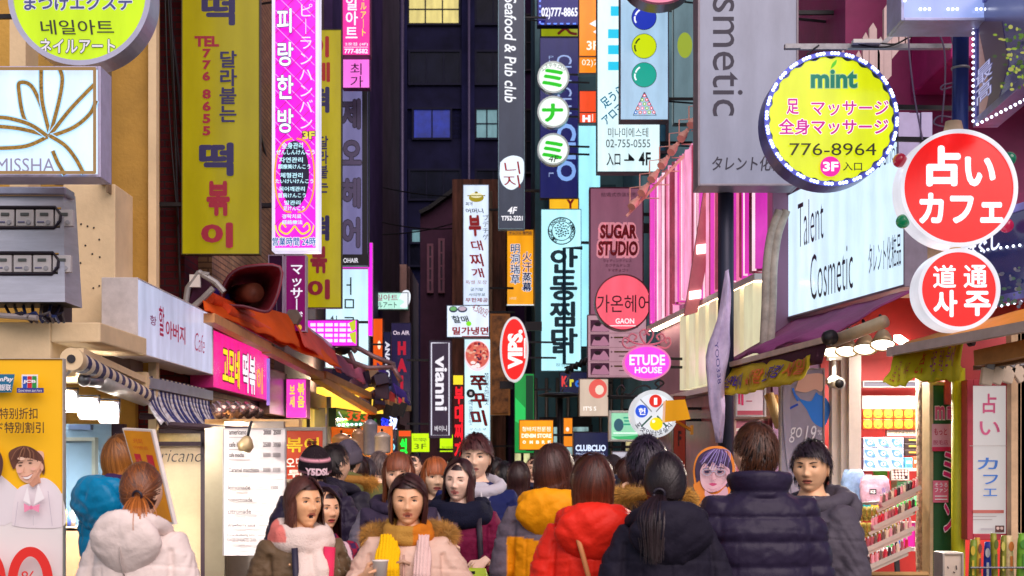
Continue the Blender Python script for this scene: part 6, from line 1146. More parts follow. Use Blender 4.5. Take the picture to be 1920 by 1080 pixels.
# yellow stand banner
it = [B(-70, 676, 120, 940, (255, 196, 0)), PO([(-70, 940), (120, 925), (120, 1200), (-70, 1200)], (236, 232, 232)), PO([(-70, 905), (-10, 880), (20, 905), (48, 930), (60, 960), (10, 985), (-70, 985)], (232, 226, 232)), PO(curve([(24, 960), (34, 918), (60, 905), (84, 896), (108, 912), (120, 938), (122, 985), (60, 990), (24, 985)], 5), (236, 228, 234)),
      PO([(56, 890), (74, 880), (78, 905), (64, 912)], (226, 170, 140)), PO(curve([(28, 862), (32, 880), (40, 898), (54, 906), (68, 900), (80, 884), (84, 860), (80, 846), (54, 848), (34, 852), (28, 862)], 5), (238, 190, 162)),
      PO(curve([(22, 870), (18, 850), (30, 840), (48, 836), (66, 842), (82, 858), (86, 882), (82, 890), (80, 868), (68, 862), (50, 858), (36, 866), (28, 880), (22, 870)], 5), (104, 62, 46)), E(40, 873, 3.4, 1.2, (60, 36, 34), n=14), E(59, 868, 3.4, 1.2, (60, 36, 34), n=14), L([(35, 868), (45, 867)], 1.4, (80, 50, 40)), L([(54, 863), (64, 863)], 1.4, (80, 50, 40)), PO(curve([(44, 893), (54, 893), (64, 888), (58, 897), (50, 898), (44, 893)], 4), (250, 240, 238)), L(curve([(43, 893), (54, 893), (65, 887)], 4), 1, (180, 90, 84)), L([(49, 876), (47, 885), (51, 886)], 1, (206, 150, 124)), E(82, 876, 3, 7, (230, 176, 148), n=14), PO(curve([(60, 902), (70, 894), (78, 880), (81, 864), (76, 876), (68, 890), (56, 904), (60, 902)], 4), (220, 164, 136)), E(40, 884, 5, 3, (244, 186, 166), n=14), E(66, 879, 5, 3, (244, 186, 166), n=14), E(44, 860, 7, 3, (246, 208, 184), n=14), PO([(60, 905), (76, 892), (79, 902), (66, 914), (60, 909)], (206, 148, 120)),
      *[L(curve([(46 + k * 2, 838 + k * .3), (34 + k * 5.5, 846 + (k % 2) * 2), (26 + k * 7.2, 862 - 5 * math.sin(k * .5) + (k % 3) * 2)], 4), 1.6, ((140, 92, 68), (84, 46, 36), (160, 112, 84))[k % 3]) for k in range(8)], L([(40, 940), (34, 985)], 1.4, (206, 196, 208)), L([(96, 920), (104, 985)], 1.4, (206, 196, 208)), PO([(58, 912), (50, 938), (64, 946)], (250, 246, 250)), PO([(78, 906), (90, 934), (70, 946)], (250, 246, 250)),
      PO(curve([(-30, 905), (-8, 880), (0, 850), (-16, 838), (-30, 850)], 5), (236, 186, 158)), PO(curve([(-24, 830), (0, 838), (13, 862), (10, 890), (2, 896), (2, 868), (-10, 852), (-24, 856)], 4), (84, 44, 44)),
      PO([(52, 943), (66, 950), (82, 944), (80, 960), (66, 953), (53, 960)], (246, 150, 184)), E(66, 951, 3, 4, (236, 120, 166), n=12), L([(70, 966), (70, 984)], 1, (200, 196, 204)),
      PO([(-10, 703), (36, 703), (30, 737), (-16, 737)], (20, 110, 150)), PO([(-10, 703), (8, 703), (2, 737), (-16, 737)], (200, 30, 60)), T('UnionPay', -16, 708, 34, 719, WHT, .03, shear=.25), T('银联', 8, 722, 30, 734, WHT, .02),
      B(50, 704, 80, 731, (240, 240, 245)), B(52, 707, 60, 729, (24, 80, 190)), B(61, 707, 69, 729, (210, 24, 50)), B(70, 707, 78, 729, (30, 150, 60)), T('JCB', 53, 714, 77, 721, WHT, .05), B(42, 729, 92, 738, (36, 46, 140)), T('Good times start here', 45, 731, 89, 736, WHT, .0), T('卡特别折扣', -8, 766, 81, 787, (70, 40, 24), .012), T('カード特別割引', -36, 792, 93, 813, (70, 40, 24), .012),
      T('2', -150, 1030, -62, 1150, (230, 40, 36), .0), L(arc(-16, 1088, 31, 54, 0, 360, 60), 18, (232, 44, 38)), L(arc(69, 1088, 33, 56, 0, 360, 60), 18, (232, 44, 38)), T('%', 53, 1068, 78, 1095, (230, 40, 36), .0)]
S('yellow and white stand banner with two smiling men in bow ties and red numerals', -90, 672, 120, 1240, 7.4, (246, 182, 6), it, 0, (206, 196, 180), .004, .02, name='stand_banner', cat='banner')
# goods shelf behind the banner
b = MB(); b.box(P(128, 990, 11.2), (.3, .3, .03), CREAM); b.box(P(128, 1060, 11.2), (.3, .3, .6), M((196, 150, 110), .6, name='carton')); tag(b.build('goods_shelf'), 'small counter with cartons beside the yellow stand banner', 'counter')
for k, (px, c, h_) in enumerate(((116, (230, 80, 150), .09), (123, (240, 220, 60), .14), (130, (60, 90, 190), .12), (137, (240, 230, 220), .16), (112, (240, 170, 30), .1))):
    b = MB(); p = P(px, 988, 11.15); b.tube([(0, 0, 0), (0, 0, h_ * .7), (0, 0, h_ * .8), (0, 0, h_)], [.02, .02, .009, .009], M(c, .3, name='bottle'), 10); tag(b.build('syrup_bottle', loc=p), ('pink', 'yellow', 'blue', 'white', 'orange')[k] + ' small bottle on the counter behind the stand banner', 'bottle', 'bottles on the counter')
b = MB()
for a, c, sag in (((640, 330, 30), (960, 355, 40), 1.2), ((690, 410, 30), (900, 420, 38), .7), ((690, 440, 30), (880, 408, 38), .5), ((440, 20, 14), (500, 300, 18), .2)):
    A, C = P(*a), P(*c); b.tube([A.lerp(C, k / 14) - Vector((0, 0, sag * 4 * (k / 14) * (1 - k / 14) * .25)) for k in range(15)], .015, DARKM, 5)
tag(b.build('overhead_wires'), 'thin black wires strung across the alley before the office block', 'wire')
# ================================================================ PEOPLE
def remesh(mb, voxel, smooth=4, fac=.5):
    """fuse the collected shapes into one continuous skin"""
    me = bpy.data.meshes.new('r'); me.from_pydata(mb.v, [], mb.f); me.update()
    bm = bmesh.new(); bm.from_mesh(me); bmesh.ops.recalc_face_normals(bm, faces=bm.faces); bm.to_mesh(me); bm.free()
    o = bpy.data.objects.new('r', me); SC.collection.objects.link(o)
    m = o.modifiers.new('r', 'REMESH'); m.mode = 'VOXEL'; m.voxel_size = voxel
    if smooth: k = o.modifiers.new('s', 'SMOOTH'); k.factor = fac; k.iterations = smooth
    dg = bpy.context.evaluated_depsgraph_get(); e = o.evaluated_get(dg); r = bpy.data.meshes.new_from_object(e)
    n = len(r.vertices); co = np.zeros(n * 3); r.vertices.foreach_get('co', co); no = np.zeros(n * 3); r.vertices.foreach_get('normal', no)
    fs = [tuple(p.vertices) for p in r.polygons]
    bpy.data.objects.remove(o); bpy.data.meshes.remove(me); bpy.data.meshes.remove(r)
    return co.reshape(-1, 3), no.reshape(-1, 3), fs
DUM = M((128, 128, 128), name='dummy')
def fbm(p, f): return mnoise.noise(Vector((p[0] * f[0], p[1] * f[1], p[2] * f[2])))
def sstep(a, b, x): t = np.clip((x - a) / (b - a), 0, 1); return t * t * (3 - 2 * t)

def head_geom(mouth=0., fem=True):
    nu, nv = 76, 64
    th = np.linspace(0, math.pi, nv + 1)[:, None]; a = np.linspace(0, 2 * math.pi, nu, endpoint=False)[None, :]
    a = a - .42 * np.sin(a); th = th - .0 * th
    nx = np.sin(th) * np.sin(a); ny = -np.sin(th) * np.cos(a); nz = np.cos(th) * np.ones_like(a)
    t = np.clip((-nz - .02) / .98, 0, 1)
    x = .0785 * nx * (1 - (.31 if fem else .25) * t ** 1.3)
    y = np.where(ny < 0, -.088 * np.abs(ny) ** .78, .098 * ny * (1 - .5 * t)) * (1 - .03 * t); z = .118 * nz
    fm = sstep(.12, .5, -ny)
    def g(x0, z0, sx, sz): return np.exp(-((x - x0) / sx) ** 2 - ((z - z0) / sz) ** 2)
    def gg(x0, z0, sx, sz): return g(x0, z0, sx, sz) + g(-x0, z0, sx, sz)
    dy = -.008 * g(0, .004, .010, .026) - .019 * g(0, -.027, .0115, .0125) - .007 * gg(.0125, -.031, .0075, .007) + .0085 * gg(.031, .008, .016, .010) - .0035 * gg(.03, .028, .022, .009) \
        - .006 * gg(.043, -.022, .02, .02) - .0045 * g(0, -.0535, .022, .0055) - .005 * g(0, -.0655, .018, .0055) + .0045 * g(0, -.0592, .027, .0026) - .008 * g(0, -.096, .022, .015) + .004 * g(0, -.079, .026, .006)
    if mouth: dy = dy + mouth * .022 * g(0, -.061, .015, .0075)
    y = y + dy * fm
    if mouth: z = z - mouth * .012 * sstep(-.055, -.075, z) * fm
    co = np.stack([x, y, z], -1).reshape(-1, 3); fs = []
    for i in range(nv):
        for k in range(nu): q = i * nu; fs.append((q + k, q + nu + k, q + nu + (k + 1) % nu, q + (k + 1) % nu))
    fc = np.array([co[list(f)].mean(0) for f in fs]); mi = np.zeros(len(fs), int)
    lip = (np.abs(fc[:, 0]) < .0235) & (fc[:, 1] < -.07) & (((fc[:, 2] + .059) / (.0105 + .007 * mouth)) ** 2 + (fc[:, 0] / .0235) ** 2 < 1)
    mi[lip] = 1
    if mouth: mi[((fc[:, 2] + .0625) / (.0075 * mouth + .001)) ** 2 + (fc[:, 0] / .0145) ** 2 < 1] = 2; mi[fc[:, 1] > -.05] = 0
    else: mi[lip & (np.abs(fc[:, 2] + .0592) < .0013)] = 2
    return co, fs, mi
_HD = {}
def skin_mats(c, lipc):
    return [M(c, .42, 0, .07, 14, .05, 90, name='skin', spec=.45), M(lipc, .4, 0, .05, 20, name='lips'), M((60, 22, 24), .5, 0, 0, name='mouth')]

# ---------------------------------------------------------------- hair
HE, HC = np.array((.0835, .1025, .1235)), np.array((0, .006, .005))
TILT = R(24)
def hdir(a, th, tilt=TILT):
    v = np.array((math.sin(th) * math.sin(a), -math.sin(th) * math.cos(a), math.cos(th)))
    return np.array((v[0], v[1] * math.cos(tilt) + v[2] * math.sin(tilt), -v[1] * math.sin(tilt) + v[2] * math.cos(tilt)))
def hpt(a, th, off=0.): return HC + hdir(a, th) * (HE + off)
def ribbon(b, pts, w, c0, c1, m, tone, sag=.25):
    K = len(pts); vs, cl = [], []
    for i, p in enumerate(pts):
        t = pts[min(i + 1, K - 1)] - pts[max(i - 1, 0)]; n = p - HC; n = n * np.array((1, 1, .25 if p[2] < 0 else 1.)); n /= np.linalg.norm(n) + 1e-9
        s_ = np.cross(t, n); s_ /= np.linalg.norm(s_) + 1e-9
        f = i / (K - 1); ww = w * (.55 + .45 * min(1, f * 4)) * (1 - .8 * max(0, f - .55) ** 1.5 / .3)
        vs += [p - s_ * ww, p + n * ww * .3, p + s_ * ww]; c = [max(0, (x * (1 - f) + y * f) * tone) for x, y in zip(c0, c1)]; cl += [[q * .8 for q in c], c, [q * .88 for q in c]]
    fs = []
    for i in range(K - 1): q = 3 * i; fs += [(q, q + 1, q + 4, q + 3), (q + 1, q + 2, q + 5, q + 4)]
    b.add(vs, fs, m, True, cl)
def hair(style, c0, c1, seed=0, zend=-.28, part=.2, fringe=0., knot=(0, .1, -.02), tail=.22, tout=.035, vol=0., n=760, flare=0., faceang=58, messy=1.):
    """strands laid over the scalp from the crown; returns the mesh builder"""
    rn = random.Random(seed); b = MB(); m = attr_mat('hair', .36, .12, 160, .45)
    c0, c1 = lin(c0)[:3], lin(c1)[:3]
    zh = {'short': .052, 'pony': .062}.get(style, .06)
    # scalp
    nu, nv = 44, 30; vs = []; keep = []
    for i in range(nv + 1):
        for k in range(nu):
            a, th = 2 * math.pi * k / nu, math.pi * i / nv; d = np.array((math.sin(th) * math.sin(a), -math.sin(th) * math.cos(a), math.cos(th))); p = HC + d * (HE - .004 + vol)
            low = -.075 if style in ('short', 'pony') else max(zend, -.11)
            ok = p[2] > low and (p[1] > -.012 + (.0 if p[2] < .02 else 0) or p[2] > zh - .12 * max(0, abs(p[0]) - .045) )
            if style in ('short',) and p[2] < -.0 and p[1] < .03: ok = False
            t = max(0, -.02 - p[2]) / .1; p = p * np.array((1 - .25 * min(1, t), 1 - .3 * min(1, t), 1)); vs.append(p); keep.append(ok)
    fs = []
    for i in range(nv):
        for k in range(nu):
            f = (i * nu + k, (i + 1) * nu + k, (i + 1) * nu + (k + 1) % nu, i * nu + (k + 1) % nu)
            if all(keep[q] for q in f): fs.append(f)
    b.add(vs, fs, m, True, [[q * .7 for q in c0]] * len(vs))
    fa = R(faceang)
    for s_ in range(70):      # loose flyaway hairs
        a0 = rn.uniform(-math.pi, math.pi); th0 = rn.uniform(0, .9); th1 = th0 + rn.uniform(.25, .6); o_ = rn.uniform(.006, .011) + vol; da = rn.uniform(-.4, .4)
        if abs(a0) > .9 or th1 < 1.2: ribbon(b, [hpt(a0 + da * k / 5, th0 + (th1 - th0) * k / 5, o_ + rn.uniform(.002, .012) * (k / 5) ** 2) for k in range(6)], .0008, c0, c1, m, 1.1)
    for s_ in range(n):
        tone = .74 + .5 * rn.random() ** 1.3; w = rn.uniform(.0014, .0042); off = rn.uniform(-.001, .007) + vol
        if style in ('long', 'bob'):
            a0 = rn.uniform(-math.pi, math.pi); th0 = rn.uniform(.03, 1.15); pts = []
            isf = abs(a0) < fa; side = 1 if a0 > part * .6 else -1
            if isf and fringe and abs(a0) < R(46):
                th1 = R(98) + fringe * .12 + rn.uniform(-.06, .05); a1 = a0 * .95 + rn.uniform(-.05, .05)
                pts = [hpt(a0 + (a1 - a0) * k / 9, th0 + (th1 - th0) * k / 9, off + .004 * math.sin(k / 9 * 3)) for k in range(10)]
            else:
                a1 = side * (fa + rn.uniform(.12, .5)) if isf else a0 + rn.uniform(-.08, .08); th1 = R(100)
                for k in range(10): f = k / 9; e = f * f * (3 - 2 * f); pts.append(hpt(a0 + (a1 - a0) * e, th0 + (th1 - th0) * f, off + (.006 * math.sin(f * 3) if isf else 0)))
                p = pts[-1].copy(); ze = zend + rn.uniform(-.025, .03) + (.05 * rn.random() if isf else 0); L_ = p[2] - ze; ph = rn.uniform(0, 6)
                for k in range(1, 8):
                    f = k / 7; sc = 1 + flare * f * f - .08 * math.sin(f * 3.1) * (1 if flare <= 0 else .3)
                    if flare < 0: sc = 1 + flare * f * f
                    pts.append(np.array((p[0] * sc + .004 * math.sin(ph + f * 4) * messy, HC[1] + (p[1] - HC[1]) * sc + .004 * math.cos(ph + f * 3), p[2] - L_ * f)))
            ribbon(b, pts, w, c0, c1, m, tone)
        elif style == 'pony':
            K = np.array(knot); a0 = rn.uniform(-math.pi, math.pi); th0 = rn.uniform(.5, 1.75)
            if abs(a0) < R(70): th0 = min(th0, 1.52)
            p0 = hdir(a0, th0); k1 = (K - HC) / HE; k1 = k1 / np.linalg.norm(k1); om = math.acos(max(-1, min(1, float(p0 @ k1)))) + 1e-4
            pts = [HC + (p0 * math.sin((1 - f) * om) + k1 * math.sin(f * om)) / math.sin(om) * (HE + off * .7) for f in [k / 10 for k in range(11)]]
            cm = [x * .6 + y * .4 for x, y in zip(c0, c1)]; ribbon(b, pts, w, c0, cm, m, tone)
        else:
            a0 = rn.uniform(-math.pi, math.pi); fr = abs(a0) < R(50)
            thm = R(88) + (R(14) * fringe if fr else 0) if fr else (R(96) if abs(a0) < R(105) else R(122)); th0 = rn.uniform(0, thm - .2); th1 = min(thm, th0 + rn.uniform(.3, .62)); da = rn.uniform(-.25, .25) * messy + (.25 if fr else 0); lift = rn.uniform(.004, .016) * messy
            pts = [hpt(a0 + da * k / 6, th0 + (th1 - th0) * k / 6, off * .6 + vol + lift * (k / 6) ** 1.5 - (.006 if k == 0 else 0)) for k in range(7)]
            ribbon(b, pts, w * .75, c0, c1, m, tone)
    if style == 'pony':
        K = np.array(knot) * np.array((1, 1.06, 1)); out = (K - HC); out[2] = 0; out /= np.linalg.norm(out) + 1e-9
        for s_ in range(300):
            tone = .7 + .7 * rn.random(); j = np.array((rn.gauss(0, 1), rn.gauss(0, 1), 0)); ln = tail * rn.uniform(.75, 1.08)
            pts = [K + out * (tout * math.sin(min(1, f * 1.6) * 1.57)) + np.array((0, 0, .01 * math.sin(f * 3) - ln * f ** 1.15)) + j * (.006 + .016 * math.sin(min(1, f * 1.2) * 2.4)) for f in [k / 9 for k in range(10)]]
            ribbon(b, pts, rn.uniform(.0015, .0035), [x * .5 + y * .5 for x, y in zip(c0, c1)], c1, m, tone)
        b.tube([tuple(K + out * .022 + np.array((.022 * math.cos(q), .004 * math.sin(q), .02 * math.sin(q)))) for q in [2 * math.pi * k / 12 for k in range(13)]], .006, m, 6, col=(.02, .015, .03))
    return b

def hand_mb(b, wr, f, n, side, curl=.6, spread=.0, sc=1.):
    wr, f, n = Vector(wr), Vector(f).normalized(), Vector(n); n = (n - f * n.dot(f)).normalized(); u = f.cross(n) * side
    b.tube([wr - f * .03, wr + f * .01, wr + f * .05, wr + f * .088], [.024 * sc, .028 * sc, .038 * sc, .036 * sc], DUM, 12, ey=.42, up=n)
    for i, L_ in enumerate((.068, .076, .071, .056)):
        p = wr + f * (.084 - .004 * abs(i - 1)) + u * (.028 - .0185 * i); d = (f + u * spread * (1.2 - i)).normalized(); pts = [p]; r_ = [.0092]
        for s_, k in enumerate((.44, .32, .24)):
            ang = curl * (1.0, 1.15, .8)[s_] * (1 + .08 * i); ax = d.cross(n).normalized(); d = (Matrix.Rotation(ang, 3, ax) @ d); n2 = n; p = p + d * L_ * k; pts.append(p); r_.append((.0088, .008, .0066)[s_])
            n = (n - d * n.dot(d)).normalized() if abs(n.dot(d)) < .97 else n
        n = Vector(n2) if False else n
        b.tube(pts, [q * sc for q in r_], DUM, 8); n = (Vector(n) - f * Vector(n).dot(f)); n = n.normalized() if n.length > .1 else Vector((0, 0, 1)); n = f.cross(u * side) * -1 if (f.cross(u * side) * -1).dot(n) > 0 else f.cross(u * side)
    p = wr + f * .022 + u * .03; d = (f * .75 + u * .6 + n * .35).normalized(); d2 = (f * .9 + u * .05 + n * .5).normalized()
    b.tube([p - u * .012, p + d * .036, p + d * .036 + d2 * .03], [.0125 * sc, .011 * sc, .008 * sc], DUM, 8)

def tubes_torso(b, bulk, wsh, z0=.72, fat=0.):
    prof = [(z0, .185, .14, 0), (.86, .195, .145, .0), (1.0, .182, .132, .0), (1.14, .194, .138, -.002), (1.26, .205, .136, 0), (1.345, .19, .118, .006), (1.405, .13, .092, .012), (1.455, .078, .072, .014)]
    rings = []
    for z, rx, ry, yc in prof:
        k = bulk * (1 if z < 1.33 else .55 if z < 1.4 else .2); rx = rx * wsh + k; ry = ry + k + fat
        rings.append([(rx * math.copysign(abs(math.cos(a)) ** .85, math.cos(a)), yc + ry * math.copysign(abs(math.sin(a)) ** .85, math.sin(a)), z) for a in [2 * math.pi * i / 28 for i in range(28)]])
    b.loft(rings, DUM)
def cloth(name, parent, b, voxel, colf, rough=.6, quilt=0., sp=.085, wrinkle=.006, smooth=5, bump=.25, bs=70, seed=0, spec=.2, zq=0., diag=0., sharp=180, loc=None, extra=None):
    co, no, fs = remesh(b, voxel, smooth)
    if quilt:
        ph = (co[:, 2] + diag * np.abs(co[:, 0]) - zq) / sp; co = co + no * (quilt * (np.abs(np.sin(math.pi * ph)) ** .55 - .75))[:, None]
    d = np.array([.35 * fbm(p + seed, (5, 5, 3.2)) + 1.3 * (.35 - abs(fbm((p[0] + .5 * p[2], p[1] + seed, p[2] - .6 * p[0]), (7, 7, 13)))) + .8 * (.3 - abs(fbm((p[0] - .4 * p[2], p[1], p[2] + seed + .7 * p[0]), (15, 15, 24)))) + .25 * fbm(p, (40, 40, 30)) for p in co]); co = co + no * (.62 * wrinkle * d)[:, None]
    if extra: co = extra(co, no)
    o = MB(); cols = [list(lin(c)[:3]) for c in [colf(p) for p in co]] if callable(colf) else [list(lin(colf)[:3])] * len(co)
    o.add(co.tolist(), fs, attr_mat('cloth%d' % int(rough * 100), rough, bump, bs, spec), True, cols)
    return o.build(name, parent, usecol=True, loc=loc)
def fur(name, parent, path, r, n, c, ln=.035, seed=0, out=None):
    rn = random.Random(seed); b = MB(); K = len(path); vs, fs, cl = [], [], []; core = lin(c)[:3]
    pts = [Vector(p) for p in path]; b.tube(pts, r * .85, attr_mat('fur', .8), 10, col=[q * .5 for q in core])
    for i in range(n):
        q = rn.random() * (K - 1); k = int(q); p = pts[k].lerp(pts[min(k + 1, K - 1)], q - k); t = (pts[min(k + 1, K - 1)] - pts[k]); t = t.normalized() if t.length else Vector((1, 0, 0))
        u = t.orthogonal().normalized(); v_ = t.cross(u); a = rn.uniform(0, 6.283); d = (u * math.cos(a) + v_ * math.sin(a) + t * rn.uniform(-.7, .7)).normalized(); s_ = d.cross(t).normalized() * rn.uniform(.0005, .0014)
        L_ = ln * rn.uniform(.5, 1.2); p0 = p + d * r * .6; e = p0 + d * L_ + Vector((0, 0, -L_ * .25)); o = len(vs); vs += [p0 - s_, p0 + s_, p0.lerp(e, .6) + s_ * .6, e]; fs += [(o, o + 1, o + 2), (o, o + 2, o + 3)]
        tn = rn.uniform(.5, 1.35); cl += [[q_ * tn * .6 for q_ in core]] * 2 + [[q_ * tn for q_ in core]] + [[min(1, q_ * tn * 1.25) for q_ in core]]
    b.add(vs, fs, attr_mat('fur', .8), False, cl); return b.build(name, parent, usecol=True)
def loop(cx, cy, cz, rx, ry, n=28, tilt=0., a0=0., a1=360., wob=0., seed=0):
    return [(cx + rx * math.cos(R(a)), cy + ry * math.sin(R(a)), cz + tilt * math.sin(R(a)) + wob * mnoise.noise(Vector((a * .03, seed, 0)))) for a in [a0 + (a1 - a0) * k / n for k in range(n + 1)]]

SKIN = (246, 198, 166)
def person(label, px, py, d, yaw=0., hyaw=0., pitch=0., roll=0., skin=SKIN, lips=(190, 96, 92), mouth=0., fem=True, hairk=None, coat=None, arms=None, hands=(), pants=(40, 40, 52), face=True, wsh=None, hs=1., eyes='open', lean=0., group=None, simple=False):
    hc = P(px, py, d); s = hc.z / 1.585; t = thing('person', label, 'person', (hc.x, hc.y, 0), R(yaw), group); t.scale = (s, s, s)
    wsh = wsh or (.93 if fem else 1.04)
    HM = Matrix.Translation((0, -.012, 1.585)) @ Matrix.Translation((0, .03, -.09)) @ Euler((R(pitch), R(roll), R(hyaw))).to_matrix().to_4x4() @ Matrix.Translation((0, -.03, .09)) @ Matrix.Scale(hs, 4)
    A = arms or {}
    j = {}
    for sd, k in ((-1, 'r'), (1, 'l')):   # r: the person's own right (-x while facing the camera)
        el, wr = A.get(k, ((sd * .228, .03, 1.10), (sd * .232, -.05, .86))); j[k] = (Vector((sd * .165 * wsh, .008, 1.345)), Vector(el), Vector(wr))
    # body: skin head, neck, torso, limbs and hands in one mesh
    b = MB(); tubes_torso(b, -.02, wsh * .95, .8)
    for k in 'rl':
        S_, E_, W_ = j[k]; b.tube([S_ * .6 + Vector((0, 0, .5)), S_, S_.lerp(E_, .5), E_, E_.lerp(W_, .5), W_], [.05, .052, .046, .04, .036, .026], DUM, 12)
    for sd in (-1, 1): b.tube([(sd * .085, 0, .9), (sd * .09, -.005, .7), (sd * .095, 0, .49), (sd * .1, .02, .28), (sd * .1, .03, .08)], [.095, .085, .06, .056, .04], DUM, 14)
    b.tube([(0, .018, 1.40), HM @ Vector((0, .02, -.06))], [.062, .056], DUM, 16)
    co, no, fs = remesh(b, .02, 3); B_ = MB(); mats = skin_mats(skin, lips); B_.add(co.tolist(), fs, mats[0], True)
    hb = MB()
    for k, sd in (('r', 1), ('l', -1)):
        S_, E_, W_ = j[k]; h = dict(hands).get(k, {}); f = h.get('f') or tuple((W_ - E_).normalized()); n = h.get('n') or (sd * 1., -.2, .1)
        hand_mb(hb, W_, f, n, -sd if h.get('flip') else sd, h.get('curl', .45), h.get('spread', 0.))
    co, no, fs = remesh(hb, .0036 if hands else .006, 1); B_.add(co.tolist(), fs, mats[0], True)
    key = (mouth, fem)
    if key not in _HD: _HD[key] = head_geom(mouth, fem)
    hco, hfs, hmi = _HD[key]; tc = [tuple(HM @ Vector(p)) for p in hco]; o = len(B_.v); B_.v.extend(tc); B_.col.extend([(1, 1, 1)] * len(tc)); idx = [B_.mi(m_) for m_ in mats]
    for f, m_ in zip(hfs, hmi): B_.f.append([i + o for i in f]); B_.m.append(idx[m_]); B_.sm.append(True)
    for sd in (-1, 1):
        er = MB(); er.ell((0, 0, 0), (.009, .019, .031), DUM, 14, 10); B_.add([HM @ (Vector((sd * .0765, .012, -.006)) + Euler((R(8), 0, R(sd * 18))).to_matrix() @ Vector(v)) for v in er.v], er.f, mats[0], True)
    B_.build('body', t)
    def sy(x, z): q = (np.abs(hco[:, 0] - x) + np.abs(hco[:, 2] - z) + (hco[:, 1] > -.02) * 9).argmin(); return hco[q, 1]
    if face:
        HD = M((34, 22, 22), .4, 0, 0, name='dark_iris'); WE = M((228, 220, 216), .2, 0, 0, name='eye_white')
        for sd in (-1, 1):
            b = MB(); y0 = sy(sd * .031, .008)
            def T_(vs): return [HM @ Vector(v) for v in vs]
            e = MB(); op = {'open': .0052, 'narrow': .004}.get(eyes, .0018); e.ell((sd * .031, y0 + .003, .008), (.0135, .0065, op), WE, 16, 10); e.ell((sd * .0305, y0 - .0012, .008), (.0058, .003, min(.0058, op * 1.02)), HD, 14, 8)
            e.tube([(sd * (.031 + q), y0 - .0032 + 9 * q * q, .0078 + op * (1 - (q / .0145) ** 2) + sd * 0) for q in (-.0145, -.01, -.005, 0, .005, .01, .0145)], [.001, .0018, .0021, .0022, .0021, .0018, .001], HD, 6)
            b = MB(); [b.add(T_(e.v), [f], e.mats[m_], True) for f, m_ in ()]
            o = 0; b.v = [tuple(v) for v in T_(e.v)]; b.f, b.m, b.mats, b.sm, b.col = e.f, e.m, e.mats, e.sm, e.col; b.build('eye', t)
            e = MB(); hcol = (hairk or {}).get('c0', (40, 30, 28)); e.tube([(sd * (.016 + q), sy(sd * (.016 + q), .026) - .0015, .0255 + .004 * math.sin(q / .033 * 2.4)) for q in (0, .008, .016, .024, .033)], [q * (.75 if fem else 1.05) for q in (.0022, .0031, .003, .0024, .001)], M(tuple(int(c * .8) for c in hcol), .7, 0, 0, name='brow'), 6); e.v = [tuple(v) for v in T_(e.v)]; e.build('eyebrow', t)
    if hairk:
        hk = dict(hairk); hb = hair(hk.pop('style'), hk.pop('c0'), hk.pop('c1'), **hk); hb.v = [tuple(HM @ Vector(v)) for v in hb.v]; hb.build('hair', t, usecol=True)
    # trousers and shoes
    b = MB()
    for sd in (-1, 1): b.tube([(sd * .06, 0, .95), (sd * .088, 0, .8), (sd * .095, -.005, .5), (sd * .1, .02, .1)], [.12, .115, .085, .07], DUM, 14)
    cloth('trousers', t, b, .024, pants, .8, wrinkle=.008)
    for sd in (-1, 1): b = MB(); b.tube([(sd * .1, .06, .045), (sd * .1, .0, .05), (sd * .105, -.09, .042), (sd * .105, -.17, .03)], [.04, .046, .044, .026], M((40, 34, 36), .5, name='leather'), 12); b.build('shoe', t)
    # coat
    c = coat; bk = c.get('bulk', .02); b = MB(); tubes_torso(b, bk, wsh, c.get('z0', .72))
    for k, sd in (('r', -1), ('l', 1)):
        S_, E_, W_ = j[k]; q = bk * .7; W2 = W_.lerp(E_, .1)
        b.tube([Vector((S_.x * .55, S_.y, S_.z - .02)), S_, S_.lerp(E_, .35), S_.lerp(E_, .75), E_, E_.lerp(W_, .5), W2], [.07 + q, .066 + q, .064 + q, .058 + q, .056 + q, .052 + q, .046 + q * .7], DUM, 16)
    if c.get('collar'): 
        for zz in np.linspace(1.415, 1.415 + c['collar'], 4): b.tube(loop(0, .012, zz, .088 + .02 * (zz - 1.41) / .1 + bk * .3, .086 + bk * .3, 26, .012), .022, DUM, 8, caps=False)
    cloth('coat', t, b, c.get('vox', .0085), c['col'], c.get('rough', .6), c.get('quilt', 0), c.get('sp', .085), c.get('wr', .009), seed=len(label) * .37, zq=c.get('zq', 0), extra=lambda co, no: seams(co, no, c), bump=c.get('bump', .2), bs=c.get('bs', 70), diag=c.get('diag', 0))
    if c.get('hood'):
        k = c['hood']; b = MB(); hw = c.get('hoodw', 1.)
        b.ell((0, .105 + bk + .015 * k, 1.375 - .05 * (k - 1)), (.16 * hw, .045 * k + .012, .125 * k), DUM, 24, 16, Euler((R(-16), 0, 0)).to_matrix())
        b.tube(loop(0, .035, 1.43, .125 * hw, .108 + bk * .6, 34, .03 * k), [.034 + .014 * max(0, math.sin(R(360 * q / 34))) for q in range(35)], DUM, 10, caps=False)
        b.ell((0, .1 + bk, 1.43), (.13 * hw, .06, .045), DUM, 20, 12)
        cloth('hood', t, b, .0095, c.get('hoodcol', c['col']), c.get('rough', .6), 0, wrinkle=c.get('hwr', .013), seed=len(label) * .7 + 1, smooth=5, bump=c.get('bump', .2), bs=c.get('bs', 70), extra=lambda co, no: drape(co, no, len(label)))
        b = MB(); b.tube([(0, .1 + bk + .062 * k * math.cos(q) + .012 + .0 * k, 1.375 - .05 * (k - 1) + .115 * k * math.sin(q)) for q in [R(a) for a in range(-70, 50, 8)]], .004, attr_mat('cloth60', .6), 5, col=[q * .6 for q in lin(c['col'] if not callable(c['col']) else c['hoodcol'])[:3]]) if c.get('seam') else None
        if b.f: b.build('hood_seam', t, usecol=True)
